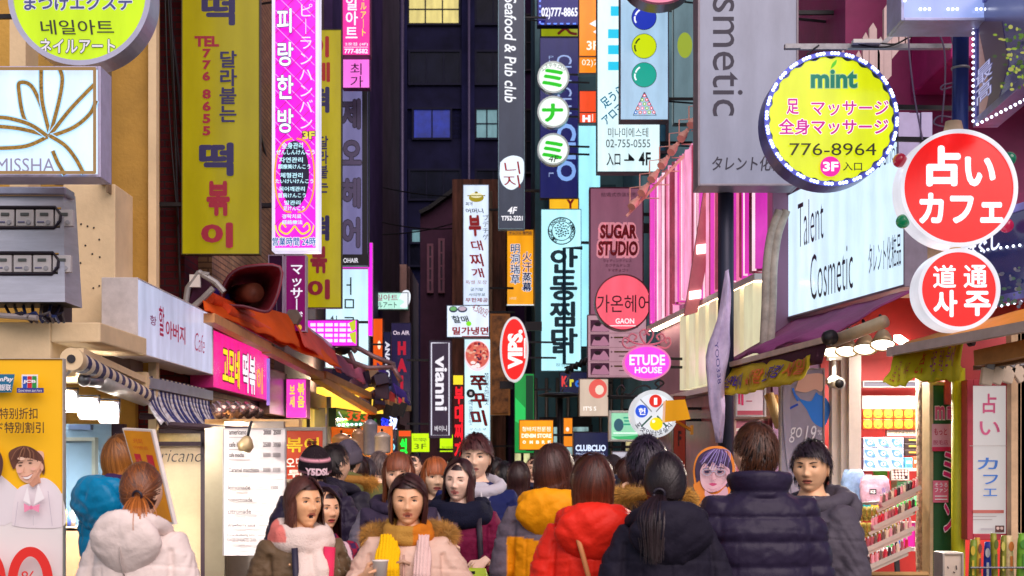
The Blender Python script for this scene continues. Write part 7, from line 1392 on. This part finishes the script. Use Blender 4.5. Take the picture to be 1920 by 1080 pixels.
    if c.get('fur'): fur('fur_trim', t, loop(0, .055, 1.425, c.get('furw', .175), .15 + bk * .5, 30, .03, c.get('fa0', -20), c.get('fa1', 200)), .036, c.get('furn', 2600), c['fur'], .05, 3)
    return t
def drape(co, no, sd):
    r = np.sqrt(co[:, 0] ** 2 + (co[:, 1] - .02) ** 2 + ((co[:, 2] - 1.5) * 1.1) ** 2); nz = np.array([fbm(p, (5, 5, 5)) for p in co])
    g = np.exp(-(co[:, 0] / .0045) ** 2)
    tt = np.clip((1.37 - co[:, 2]) / .16, 0, 1); co = co * np.stack([1 - .5 * tt ** 1.4, np.ones_like(tt), np.ones_like(tt)], -1)
    return co + no * (.0038 * np.abs(np.sin(r * 44 + 5 * nz + sd)) - .002 - .004 * g)[:, None]
def seams(co, no, c):
    x, y, z = co.T; g = .0055 * np.exp(-((z - 1.262 - .02 * np.cos(x * 7)) / .0045) ** 2) * (np.abs(x) < .3) + .005 * np.exp(-(x / .005) ** 2) * (y > 0) + .005 * np.exp(-((np.abs(x) - .115 - .1 * (1.25 - z) * .3) / .005) ** 2) * (z < 1.262) + .013 * np.exp(-((np.abs(x) - .176 - .06 * (1.35 - z)) / .011) ** 2) * (z > .86) * (z < 1.34) - .0045 * np.abs(np.sin(z * 46 + 6 * np.sin(y * 17) + x * 22)) * sstep(.2, .235, np.abs(x)) * (z < 1.32)
    return co - no * (g * (.35 if c.get('quilt', 0) > .01 else 1))[:, None]
def scarf(t, col, r=.042, z=1.43, rx=.1, ry=.1, loops=2, tails=(), name='scarf', rib=.0, voxel=.009):
    b = MB()
    for k in range(loops): b.tube(loop(0, .005, z + .034 * k - .01, rx - .008 * k, ry - .006 * k, 30, .022, 0, 360, .03, k + 2), [r * (1 + .2 * mnoise.noise(Vector((q * .4, k, z)))) for q in range(31)], DUM, 12, caps=False)
    for (x, z1, w_, y) in tails:
        rr = []
        for i in range(10):
            f = i / 9; zz = z - .0 + (z1 - z) * f; yy = -.085 - (y - .085) * min(1, f * 3); ww = w_ * (.7 + .3 * min(1, f * 4)); rr.append([(x + ww / 2 * math.cos(a) + .01 * math.sin(f * 5), yy + .02 * math.sin(a), zz) for a in [2 * math.pi * q / 18 for q in range(18)]])
        b.loft(rr, DUM)
    co, no, fs = remesh(b, voxel, 2); dd = np.array([fbm(p, (20, 20, 11)) for p in co]) * .007
    if rib: dd = dd + rib * np.sin(co[:, 0] * 420)
    co = co + no * dd[:, None]; o = MB(); o.add(co.tolist(), fs, attr_mat('knit', .85, .5, 130, .2), True, [list(lin(col(p) if callable(col) else col)[:3]) for p in co]); return o.build(name, t, usecol=True)
# ---------------------------------------------------------------- the crowd
BR, DB, BK = (74, 40, 32), (52, 30, 28), (30, 24, 28)
# backs towards the camera
person('woman seen from behind in a white padded coat with a big hood, auburn ponytail', 262, 922, 6.0, 172, -14, 0, hairk=dict(style='pony', c0=(84, 50, 40), c1=(214, 122, 40), knot=(-.045, .085, -.015), tail=.22, tout=.07, seed=1, n=720),
       coat=dict(col=(238, 222, 216), bulk=.026, quilt=.005, sp=.16, hood=1.22, hoodw=1.0, rough=.62, seam=True, wr=.007, hwr=.007), face=False)
t = person('woman in a shiny blue hooded jacket behind the orange placard, seen from behind', 226, 864, 7.5, 148, 8, 0, hairk=dict(style='bob', c0=(120, 74, 40), c1=(216, 134, 44), zend=-.135, seed=2, flare=-.2), coat=dict(col=(10, 128, 176), bulk=.035, quilt=.008, sp=.11, hood=1.25, rough=.32, wr=.012, hwr=.016), face=False,
       arms={'l': ((.28, -.12, 1.16), (.2, -.36, 1.28))}, hands=(('l', dict(f=(-.2, -.6, .8), n=(-.8, 0, 0), curl=1.1)),))
scarf(t, (62, 40, 84), .045, 1.425, .1, .1, 2)
person('person seen from behind in an orange and grey hooded jacket with a short bob', 1033, 884, 7.2, 176, -26, 0, hairk=dict(style='bob', c0=(70, 40, 36), c1=(96, 54, 44), zend=-.15, seed=3, vol=.008, n=760, flare=-.16), fem=False,
       coat=dict(col=lambda p: (112, 100, 112) if (p[2] > 1.235 + .03 * math.sin(p[0] * 9) or abs(p[0]) > .215) else (250, 158, 8), hoodcol=(252, 164, 12), bulk=.022, hood=1.0, hoodw=1.05, rough=.6, wr=.012), face=False)
t = person('woman seen from behind in a bright red hooded jacket with long brown hair', 1113, 908, 6.1, 180, 4, 0, hairk=dict(style='long', c0=(60, 32, 30), c1=(136, 64, 34), zend=-.235, seed=4, n=840, vol=.004), coat=dict(col=(238, 46, 30), bulk=.026, hood=1.08, hoodw=1.12, rough=.5, wr=.011, quilt=.004, sp=.2), face=False)
b = MB(); b.tube([(.1, .19, 1.44), (.06, .20, 1.30), (.02, .215, 1.15), (-.05, .21, .98), (-.12, .2, .8), (-.2, .12, .72)], .011, M((206, 130, 76), .5, name='tan_leather'), 8, ey=.5); b.build('bag_strap', t)
person('woman seen from behind in a black hooded coat with a low black ponytail', 1246, 904, 5.8, 184, -10, 6, wsh=.86, hairk=dict(style='pony', c0=(34, 24, 30), c1=(48, 30, 36), knot=(.02, .088, -.055), tail=.27, tout=.115, seed=5, n=840), coat=dict(col=(34, 30, 46), bulk=.026, hood=1.15, hoodw=1.08, rough=.75, wr=.01, hwr=.01), face=False)
person('man seen from behind in a black quilted puffer jacket with a stand collar', 1424, 850, 6.2, 182, 24, 4, hairk=dict(style='short', c0=(44, 28, 26), c1=(104, 60, 36), seed=6, n=1300, messy=.45), fem=False, coat=dict(col=(46, 38, 62), bulk=.024, quilt=.014, sp=.1, zq=.03, collar=.07, rough=.42, wr=.009, bump=.12), face=False, wsh=1.06)
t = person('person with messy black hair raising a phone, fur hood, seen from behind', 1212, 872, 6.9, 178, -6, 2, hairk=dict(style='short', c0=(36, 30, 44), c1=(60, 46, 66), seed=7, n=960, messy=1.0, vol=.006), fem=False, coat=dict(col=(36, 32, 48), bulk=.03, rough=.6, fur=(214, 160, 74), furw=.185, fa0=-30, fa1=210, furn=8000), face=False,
       arms={'r': ((-.27, -.1, 1.20), (-.1, -.2, 1.40)), 'l': ((.25, .02, 1.17), (.15, .02, 1.39))}, hands=(('l', dict(f=(-.12, -.1, 1), n=(-.6, -.8, 0), curl=.5)),))
q = thing('mobile_phone', 'dark mobile phone held up beside the messy haired person', 'phone', P(1154, 921, 6.86), R(20)); b = MB(); b.box((0, 0, 0), (.075, .012, .15), M((30, 34, 60), .3, name='phone_case'), Euler((0, R(-24), 0)).to_matrix()); b.build('case', q, bevel=.004); b = MB(); b.box((.012, -.0075, .05), (.02, .003, .02), DARKM, Euler((0, R(-24), 0)).to_matrix()); b.build('lens', q)
# towards the camera
def khaki(p): return (104, 84, 62)
t = person('woman in a khaki padded coat and white scarf looking aside with her mouth open', 566, 945, 6.45, 22, 16, -2, mouth=.8, skin=(242, 182, 134), lips=(196, 116, 92), hairk=dict(style='bob', c0=(78, 42, 38), c1=(110, 60, 44), zend=-.13, seed=8, part=.5, n=760, flare=.1, vol=.004), coat=dict(col=khaki, bulk=.024, quilt=.006, sp=.12, rough=.5, collar=.03, fur=None, wr=.011), eyes='narrow')
scarf(t, lambda p: (236, 216, 206) if p[0] > -.105 or p[2] < 1.4 else (236, 130, 120), .05, 1.42, .115, .115, 2, ((-.035, .92, .085, .185), (.045, 1.0, .07, .19)))
b = MB()
for z in (1.3, 1.22, 1.13, 1.03): b.ell((-.1, -.168, z), (.008, .005, .008), M((196, 150, 110), .3, .5, name='snap'), 10, 6)
b.tube([(-.075, -.165, 1.38), (-.07, -.182, 1.2), (-.07, -.185, .9)], .016, M((40, 34, 60), .6, name='placket'), 8); b.tube([(.1, -.15, 1.38), (.08, -.182, 1.2), (.08, -.185, .9)], .03, M((226, 40, 90), .7, name='pink_lining'), 8, ey=.4); b.build('placket', t)
person('long haired woman with a plaid jacket half hidden behind the khaki coat', 606, 958, 7.2, 30, 10, -4, skin=(238, 180, 140), lips=(196, 84, 84), hairk=dict(style='long', c0=DB, c1=(64, 34, 36), zend=-.34, seed=9, part=-.4, flare=.12), coat=dict(col=lambda p: (226, 190, 200) if abs(p[0] - .12) < .015 else ((150, 30, 60) if (int(p[2] * 30) + int((p[0] + 1) * 34)) % 2 else (64, 34, 76)), bulk=.02, rough=.7))
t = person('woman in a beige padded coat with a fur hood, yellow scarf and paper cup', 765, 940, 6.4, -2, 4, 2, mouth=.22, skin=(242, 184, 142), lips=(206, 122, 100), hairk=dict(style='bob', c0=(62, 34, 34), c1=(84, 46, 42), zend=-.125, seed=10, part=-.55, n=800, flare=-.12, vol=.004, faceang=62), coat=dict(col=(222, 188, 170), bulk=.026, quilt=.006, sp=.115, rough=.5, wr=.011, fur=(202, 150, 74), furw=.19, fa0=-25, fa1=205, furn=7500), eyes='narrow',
       arms={'r': ((-.27, -.06, 1.08), (-.18, -.25, 1.235)), 'l': ((.3, .0, 1.08), (.24, -.16, .9))}, hands=(('r', dict(f=(.72, -.5, .3), n=(.4, .8, .1), curl=.75)),))
scarf(t, lambda p: (208, 120, 30) if p[0] > .035 and p[2] > 1.36 else (186, 138, 62), .032, 1.435, .098, .1, 2)
scarf(t, lambda p: (244, 190, 8) if p[2] > 1.21 + .1 * (p[0] + .08) else (226, 190, 184), .001, 1.43, .001, .001, 0, ((-.085, .96, .12, .205),), 'scarf_end', .0035, .005)
scarf(t, lambda p: (226, 192, 186) if p[2] > 1.03 else ((240, 180, 10) if p[2] > .98 else (242, 120, 20)), .001, 1.43, .001, .001, 0, ((.08, .9, .085, .2),), 'scarf_end', .0035, .005)
b = MB()
for k, z in enumerate((1.3,)): b.tube([(-.03, -.19, z), (.0, -.2, z + .01), (.03, -.19, z - .005)], .009, M((196, 156, 130), .5, name='toggle'), 8)
b.tube([(0, -.185, 1.34), (.0, -.192, 1.15), (0, -.19, .85)], .006, M((190, 150, 136), .6, name='zip_flap'), 6); b.build('toggle', t)
Mx = t.matrix_basis.copy()
def at_person(tt, v): return Matrix.Translation(tt.location) @ Euler(tt.rotation_euler).to_matrix().to_4x4() @ Matrix.Scale(tt.scale[0], 4) @ Vector(v)
q = thing('paper_cup', 'white paper cup held by the woman with the yellow scarf', 'cup', at_person(t, (-.095, -.305, 1.22)))
b = MB(); b.loft([[(r_ * math.cos(a), r_ * math.sin(a), z) for a in [2 * math.pi * k / 24 for k in range(24)]] for r_, z in ((.024, 0), (.034, .09), (.0365, .092), (.0365, .096), (.032, .094), (.022, .01))], M((240, 228, 220), .5, 0, .03, 8, name='paper')); b.build('cup', q)
person('woman in a charcoal and grey coat with auburn hair behind the beige coat', 748, 893, 7.7, 6, -4, 0, skin=(242, 190, 156), hairk=dict(style='bob', c0=(96, 52, 40), c1=(150, 78, 40), zend=-.15, seed=11, fringe=.3, n=760), coat=dict(col=lambda p: (126, 118, 132) if abs(p[0]) > .21 else (56, 46, 68), bulk=.03, rough=.75, hood=.9))
person('orange haired woman with a fringe looking over shoulders in the crowd', 815, 897, 8.6, 4, 8, 0, skin=(246, 202, 166), lips=(200, 106, 100), hairk=dict(style='long', c0=(150, 80, 40), c1=(196, 104, 50), zend=-.2, seed=12, fringe=.9, n=760), coat=dict(col=(60, 40, 52), bulk=.03, rough=.7))
t = person('smiling long haired woman in a maroon coat and thick black scarf', 862, 903, 7.9, -4, -12, 0, roll=4, skin=(250, 208, 184), lips=(224, 140, 132), mouth=.15, hairk=dict(style='long', c0=(50, 28, 32), c1=(88, 42, 44), zend=-.27, seed=13, part=.1, n=840, flare=.22), coat=dict(col=(112, 14, 58), bulk=.03, rough=.7, wr=.012, bump=.3, bs=120), eyes='closed',
           arms={'r': ((-.26, -.03, 1.08), (-.08, -.235, 1.215)), 'l': ((.28, -.02, 1.06), (.16, -.24, 1.15))}, hands=(('r', dict(f=(.8, -.45, .1), n=(.2, .6, -.8), curl=.95)), ('l', dict(f=(-.6, -.5, -.5), n=(-.2, .6, -.6), curl=.9))))
scarf(t, (22, 24, 46), .062, 1.405, .135, .125, 2)
b = MB(); b.tube([(.12, -.13, 1.38), (.13, -.155, 1.25), (.14, -.16, 1.05), (.15, -.14, .9)], .016, M((40, 28, 44), .6, name='strap'), 8, ey=.5); b.tube([(-.02, -.17, 1.36), (-.03, -.178, 1.1), (-.03, -.178, .8)], .03, M((58, 34, 58), .8, name='shirt'), 8, ey=.4); b.build('bag_strap', t)
q = thing('gift_bag', 'lime green carry box with a handle slot held by the maroon coat woman', 'bag', at_person(t, (.075, -.33, .915)), R(-4))
b = MB(); gm = M((186, 214, 6), .5, 0, .05, 6, name='lime_card'); b.add([(-.12, -.06, 0), (.12, -.06, 0), (.12, .06, 0), (-.12, .06, 0), (-.12, -.055, .12), (.12, -.055, .12), (.12, .055, .12), (-.12, .055, .12), (-.085, -.012, .2), (.1, -.012, .2), (.1, .012, .2), (-.085, .012, .2)], [(3, 2, 1, 0), (0, 1, 5, 4), (1, 2, 6, 5), (2, 3, 7, 6), (3, 0, 4, 7), (4, 5, 9, 8), (5, 6, 10, 9), (6, 7, 11, 10), (7, 4, 8, 11), (8, 9, 10, 11)], gm); b.build('box', q, bevel=.006)
b = MB(); b.box((.01, -.0215, .178), (.07, .016, .014), DARKM); b.build('handle_slot', q)
t = person('tall young man in a navy coat over a light grey hooded top', 893, 860, 8.4, 4, -8, 0, skin=(246, 202, 172), lips=(206, 130, 120), fem=False, hairk=dict(style='short', c0=(58, 30, 34), c1=(100, 50, 48), seed=14, fringe=.7, n=960, vol=.006), coat=dict(col=lambda p: (186, 184, 194) if (p[1] < -.05 and abs(p[0] + .02) < .085) else (24, 32, 84), hoodcol=(190, 186, 196), hood=1.05, hoodw=1.1, bulk=.02, rough=.75, vox=.01))
b = MB(); b.tube([(-.03, -.12, 1.4), (-.04, -.15, 1.3), (-.04, -.155, 1.2)], .005, M((226, 220, 224), .7, name='cord'), 6); b.tube([(.02, -.12, 1.4), (.03, -.15, 1.31), (.03, -.155, 1.22)], .005, M((226, 220, 224), .7, name='cord'), 6); b.build('drawstring', t)
t = person('black haired man in a dark grey hooded jacket glancing at the camera', 1519, 879, 6.9, -52, 26, 0, skin=(248, 194, 150), lips=(196, 112, 96), fem=False, hairk=dict(style='short', c0=(34, 26, 34), c1=(52, 36, 48), seed=15, fringe=.55, n=1000, vol=.004), coat=dict(col=(84, 78, 90), bulk=.035, hood=1.05, hoodw=1.1, rough=.6, wr=.014), eyes='narrow')
scarf(t, (226, 200, 176), .016, 1.445, .075, .08, 1, (), 'shirt_collar')
# middle crowd by the stall
t = person('person in a black and pink knit bobble hat seen from behind by the stall', 592, 878, 8.6, 186, 10, 4, hairk=dict(style='short', c0=BK, c1=(50, 36, 36), seed=16, n=520), coat=dict(col=(46, 38, 60), bulk=.04, quilt=.008, hood=1.0, rough=.5), face=False)
HMt = Matrix.Translation((0, -.012, 1.585)) @ Matrix.Translation((0, .03, -.09)) @ Euler((R(4), 0, R(10))).to_matrix().to_4x4() @ Matrix.Translation((0, -.03, .09))
def beanie(t, HMt, band, top, trim, pom, word=None):
    b = MB(); rings = []; cols = []
    for i in range(15):
        f = i / 14; th = R(98) * (1 - f) + R(4) * f; rr = []
        for k in range(48): dd = hdir(2 * math.pi * k / 48, th, R(12)); rr.append(tuple(HMt @ Vector(HC + dd * (HE + .012 + (.004 if i < 6 else 0) + .0018 * math.sin(k * 24 * math.pi * 2 / 48)))))
        rings.append(rr); c = trim if i in (0, 5) else band if i < 5 else top; cols += [list(lin(c)[:3])] * 48
    b.loft(rings, attr_mat('knit', .85, .5, 130, .2), True, True, cols); o = b.build('knit_hat', t, usecol=True)
    if pom: fb = fur('pompom', o, [tuple(HMt @ Vector((0.02, .03, .155 + .001 * k))) for k in range(4)], .035, 500, pom, .02)
    if word:
        b = MB(); co, fs, sz, yo = glyphs(word, .06); vs = []
        for i in range(len(co)): a = math.pi + (co[i, 0] - .5) * -1.5 * -1; th = R(90) - (co[i, 1] - .5) * .3 + .03; dd = hdir(a, th, R(12)); vs.append(tuple(HMt @ Vector(HC + dd * (HE + .0205 + yo[i]))))
        b.add(vs, fs, INK((250, 214, 224))); b.build('lettering', o)
beanie(t, HMt, (30, 22, 30), (40, 28, 34), (246, 170, 186), (70, 34, 40), 'Y5DSL')
person('dark haired man in a black hooded padded jacket facing the stall', 624, 872, 9.0, 158, -22, 0, fem=False, hairk=dict(style='short', c0=BK, c1=(54, 40, 40), seed=17, n=720), coat=dict(col=(38, 34, 48), bulk=.05, hood=1.3, hoodw=1.3, rough=.5, quilt=.006), face=False, wsh=1.08)
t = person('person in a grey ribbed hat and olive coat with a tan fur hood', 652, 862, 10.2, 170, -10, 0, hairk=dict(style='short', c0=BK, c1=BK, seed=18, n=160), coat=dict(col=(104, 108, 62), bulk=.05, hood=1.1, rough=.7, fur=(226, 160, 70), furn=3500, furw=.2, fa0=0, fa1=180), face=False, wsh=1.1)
beanie(t, Matrix.Translation((0, -.012, 1.585)), (92, 84, 96), (84, 76, 90), (92, 84, 96), None)
person('grey haired man in a dark coat seen from behind in the middle distance', 712, 876, 12, 172, 14, 0, fem=False, hairk=dict(style='short', c0=(92, 78, 80), c1=(130, 110, 104), seed=19, n=520), coat=dict(col=(44, 38, 62), bulk=.03), face=False)
person('dark haired person with a red quilted jacket in the middle distance', 686, 888, 11.2, 180, 0, 0, hairk=dict(style='short', c0=(60, 52, 62), c1=(84, 72, 80), seed=20, n=520), coat=dict(col=(226, 44, 36), bulk=.04, quilt=.01, rough=.45), face=False)
person('long dark haired woman walking away behind the orange jacket', 972, 897, 10.6, 176, 0, 0, hairk=dict(style='long', c0=DB, c1=(70, 40, 44), zend=-.26, seed=21, n=600), coat=dict(col=(50, 30, 56), bulk=.02), face=False)
t = person('man in a black cap and dark jacket facing the camera far behind the red jacket', 1149, 884, 11.5, 0, -10, 0, fem=False, skin=(226, 160, 116), hairk=dict(style='short', c0=BK, c1=BK, seed=22, n=160), coat=dict(col=(40, 34, 50), bulk=.04, collar=.05))
beanie(t, Matrix.Translation((0, -.012, 1.585)), (40, 32, 36), (40, 32, 36), (46, 38, 42), None)
for k, (px, py, d, c, hc, lb) in enumerate(((775, 876, 14, (60, 50, 80), DB, 'distant walker in a slate coat below the lime notices'), (930, 884, 13.5, (80, 40, 60), BK, 'distant walker in a plum jacket behind the navy coat'), (1000, 880, 15, (40, 44, 70), BR, 'distant walker in a navy jacket beneath the orange denim sign'), (1080, 878, 14, (90, 70, 60), DB, 'distant walker in a brown coat beneath the navy wide lettered sign'), (1180, 882, 12.5, (150, 90, 50), BR, 'distant walker in an amber coat beside the cream notice panel'), (850, 880, 16, (50, 60, 60), BK, 'distant walker in a dark green coat under the plum sign'))):
    person(lb, px, py, d, 180 if k % 2 else 0, 0, 0, fem=bool(k % 2), hairk=dict(style='short' if k % 2 == 0 else 'bob', c0=hc, c1=hc, zend=-.14, seed=30 + k, n=160), coat=dict(col=c, bulk=.03, vox=.02, hood=.9), face=not k % 2)
for k, (px, py, d, c, hc, st_, lb) in enumerate(((670, 884, 10.9, (70, 44, 50), DB, 'long', 'walker in a dark brown coat between the fur hood and the grey haired man'), (735, 882, 12.6, (110, 50, 60), BR, 'bob', 'walker in a dusty rose coat behind the auburn haired woman'), (946, 893, 12.2, (40, 70, 80), BK, 'short', 'walker in a teal jacket behind the navy coat shoulder'), (1176, 892, 10, (150, 120, 80), BR, 'long', 'walker in a tan coat beside the raised phone'))):
    person(lb, px, py, d, 176 + 6 * k, 0, 0, hairk=dict(style=st_, c0=hc, c1=hc, zend=-.2, seed=50 + k, n=300), coat=dict(col=c, bulk=.03, vox=.016, hood=.95), face=False)
# orange placard
pl = Plane(228, 802, 300, 986, 7.1); o0 = P(276, 895, 7.1); t = thing('hand_placard', 'orange placard with a white edge and red numerals held up by the blue jacket woman', 'placard', o0, 0)
TL, TR, BR_, BL = (P(x, y, d) - o0 for x, y, d in ((229, 803, 7.15), (285, 806, 7.0), (327, 984, 7.0), (278, 973, 7.15)))
nn = (TR - TL).cross(BL - TL).normalized(); nn = nn if nn.y < 0 else -nn
def bil(u, v_, off=0.): return (TL * (1 - u) + TR * u) * (1 - v_) + (BL * (1 - u) + BR_ * u) * v_ + nn * off
b = MB(); b.add([bil(0, 0), bil(1, 0), bil(1, 1), bil(0, 1)] + [bil(0, 0, -.02), bil(1, 0, -.02), bil(1, 1, -.02), bil(0, 1, -.02)], [(0, 1, 2, 3), (7, 6, 5, 4), (0, 4, 5, 1), (1, 5, 6, 2), (2, 6, 7, 3), (3, 7, 4, 0)], M((244, 232, 226), .5, name='foam_board')); b.build('board', t)
b = MB(); b.add([bil(.05, .02, .003), bil(.95, .02, .003), bil(.95, .975, .003), bil(.05, .975, .003)], [(0, 1, 2, 3)], M((248, 160, 24), .5, 0, .12, 5, name='orange_print')); b.build('print', t)
b = MB()
for s_, u0, u1, v0, v1, c in (('1', .2, .42, .27, .46, (216, 40, 60)), ('1', .62, .84, .27, .46, (216, 40, 60)), ('커피', .3, .6, .1, .16, (226, 110, 40)), ('+', .45, .58, .35, .42, (216, 40, 60)), ('이벤트', .25, .75, .18, .22, (226, 110, 40))):
    co, fs, sz, yo = glyphs(s_, .05 if s_ == '1' else .0); b.add([bil(u0 + q[0] * (u1 - u0), v1 + q[1] * (v0 - v1), .006 + y) for q, y in zip(co, yo)], fs, INK(c))
b.build('lettering', t)
# cardboard standee: a flat printed cut-out in the street
pl = Plane(1285, 830, 1395, 1110, 8.6); t = thing('standee', 'orange edged cardboard cut-out of a man with glasses and purple tinted hair', 'standee', pl.O, 0)
out = curve([(1302, 908), (1300, 880), (1307, 855), (1324, 840), (1346, 836), (1360, 840), (1372, 852), (1378, 878), (1373, 908), (1370, 930), (1392, 960), (1394, 1110), (1290, 1110), (1292, 960), (1312, 938), (1302, 918), (1300, 905)], 5)[:-1]
b = MB(); b.prism([pl.on(*p) for p in out][::-1], 0, .02, M((240, 140, 40), .5, 0, .06, 4, name='cardboard')); b.build('board', t)
H1, H2, H3 = (96, 70, 130), (58, 38, 74), (160, 140, 206)
st = [PO(curve([(1306, 905), (1303, 880), (1310, 856), (1326, 844), (1346, 841), (1364, 852), (1373, 876), (1368, 905), (1362, 912), (1340, 880), (1312, 900), (1306, 905)], 5), H2), E(1371, 900, 4, 8, (236, 180, 190), n=18), PO(curve([(1312, 876), (1313, 900), (1318, 914), (1328, 922), (1340, 922), (1354, 914), (1363, 900), (1366, 884), (1356, 866), (1334, 862), (1318, 866), (1312, 876)], 5), (240, 196, 206)),
      PO(curve([(1306, 895), (1304, 872), (1316, 852), (1340, 842), (1362, 852), (1372, 875), (1368, 896), (1362, 878), (1352, 868), (1346, 874), (1336, 866), (1330, 876), (1322, 868), (1314, 878), (1310, 892), (1306, 895)], 5), H2)]
for k in range(9): st.append(L(curve([(1338 + k * 1.5, 843), (1322 + k * 5, 852), (1314 + k * 5.4, 868 - 2 * (k % 3))], 5), 2.6, (H1, H3, H1)[k % 3]))
st += [L([(1317, 880), (1330, 877)], 2, (80, 50, 70)), L([(1342, 876), (1357, 878)], 2, (80, 50, 70)), E(1324, 885, 5, 2, (60, 50, 110), n=16), E(1348, 885, 5, 2, (60, 50, 110), n=16), L(arc(1324, 885, 8, 6, 0, 360, 24), 1.2, (200, 200, 225)), L(arc(1349, 885, 8.5, 6, 0, 360, 24), 1.2, (200, 200, 225)), L([(1332, 884), (1340, 884)], 1.2, (200, 200, 225)), L([(1357, 884), (1368, 888)], 1.2, (200, 200, 225)),
       PO(curve([(1352, 872), (1366, 880), (1364, 900), (1354, 914), (1342, 921), (1356, 906), (1361, 892), (1354, 872)], 5), (228, 178, 196)), PO(curve([(1328, 876), (1336, 872), (1342, 878), (1336, 882), (1328, 880)], 4), (250, 218, 222)), PO(curve([(1336, 884), (1341, 897), (1336, 901), (1334, 894)], 4), (232, 184, 194)), PO(curve([(1324, 914), (1333, 917), (1344, 914), (1334, 921), (1324, 914)], 4), (226, 172, 188)), E(1324, 885.4, 2, 1.9, (30, 24, 50), n=12), E(1348, 885.4, 2, 1.9, (30, 24, 50), n=12), L([(1318, 883), (1330, 882.5)], 1.3, (50, 34, 60)), L([(1342, 882.5), (1355, 883.5)], 1.3, (50, 34, 60)),
       *[L(curve([(1340 + k * .8, 842), (1330 + k * 2.2, 848), (1310 + k * 3.4, 876 - abs(k - 8) * 1.2 + (k % 4) * 3)], 5), 1.1, ((120, 96, 170), (176, 160, 220), (70, 46, 92))[k % 3]) for k in range(17)],
       L(curve([(1334, 886), (1330, 896), (1333, 900), (1339, 899)], 4), 1.6, (206, 150, 166)), PO(curve([(1325, 907), (1332, 905), (1341, 907), (1333, 911), (1325, 907)], 4), (206, 70, 120)), PO(curve([(1318, 918), (1330, 926), (1344, 924), (1358, 912), (1360, 932), (1340, 936), (1320, 932), (1318, 918)], 4), (226, 176, 190)), PO([(1294, 962), (1316, 934), (1340, 938), (1364, 930), (1390, 962), (1392, 1108), (1292, 1108)], (56, 46, 62)), L(curve([(1320, 930), (1340, 938), (1366, 928)], 5), 3, (226, 216, 210))]
paint(pl, st, t, y0=-.003, names=('lettering', 'portrait'))
b = MB(); b.bar((0, .02, .05), (0, .35, .0), .06, .02, DARKM); b.bar((0, .02, .4), (0, .33, .02), .06, .02, DARKM); b.build('strut', t)
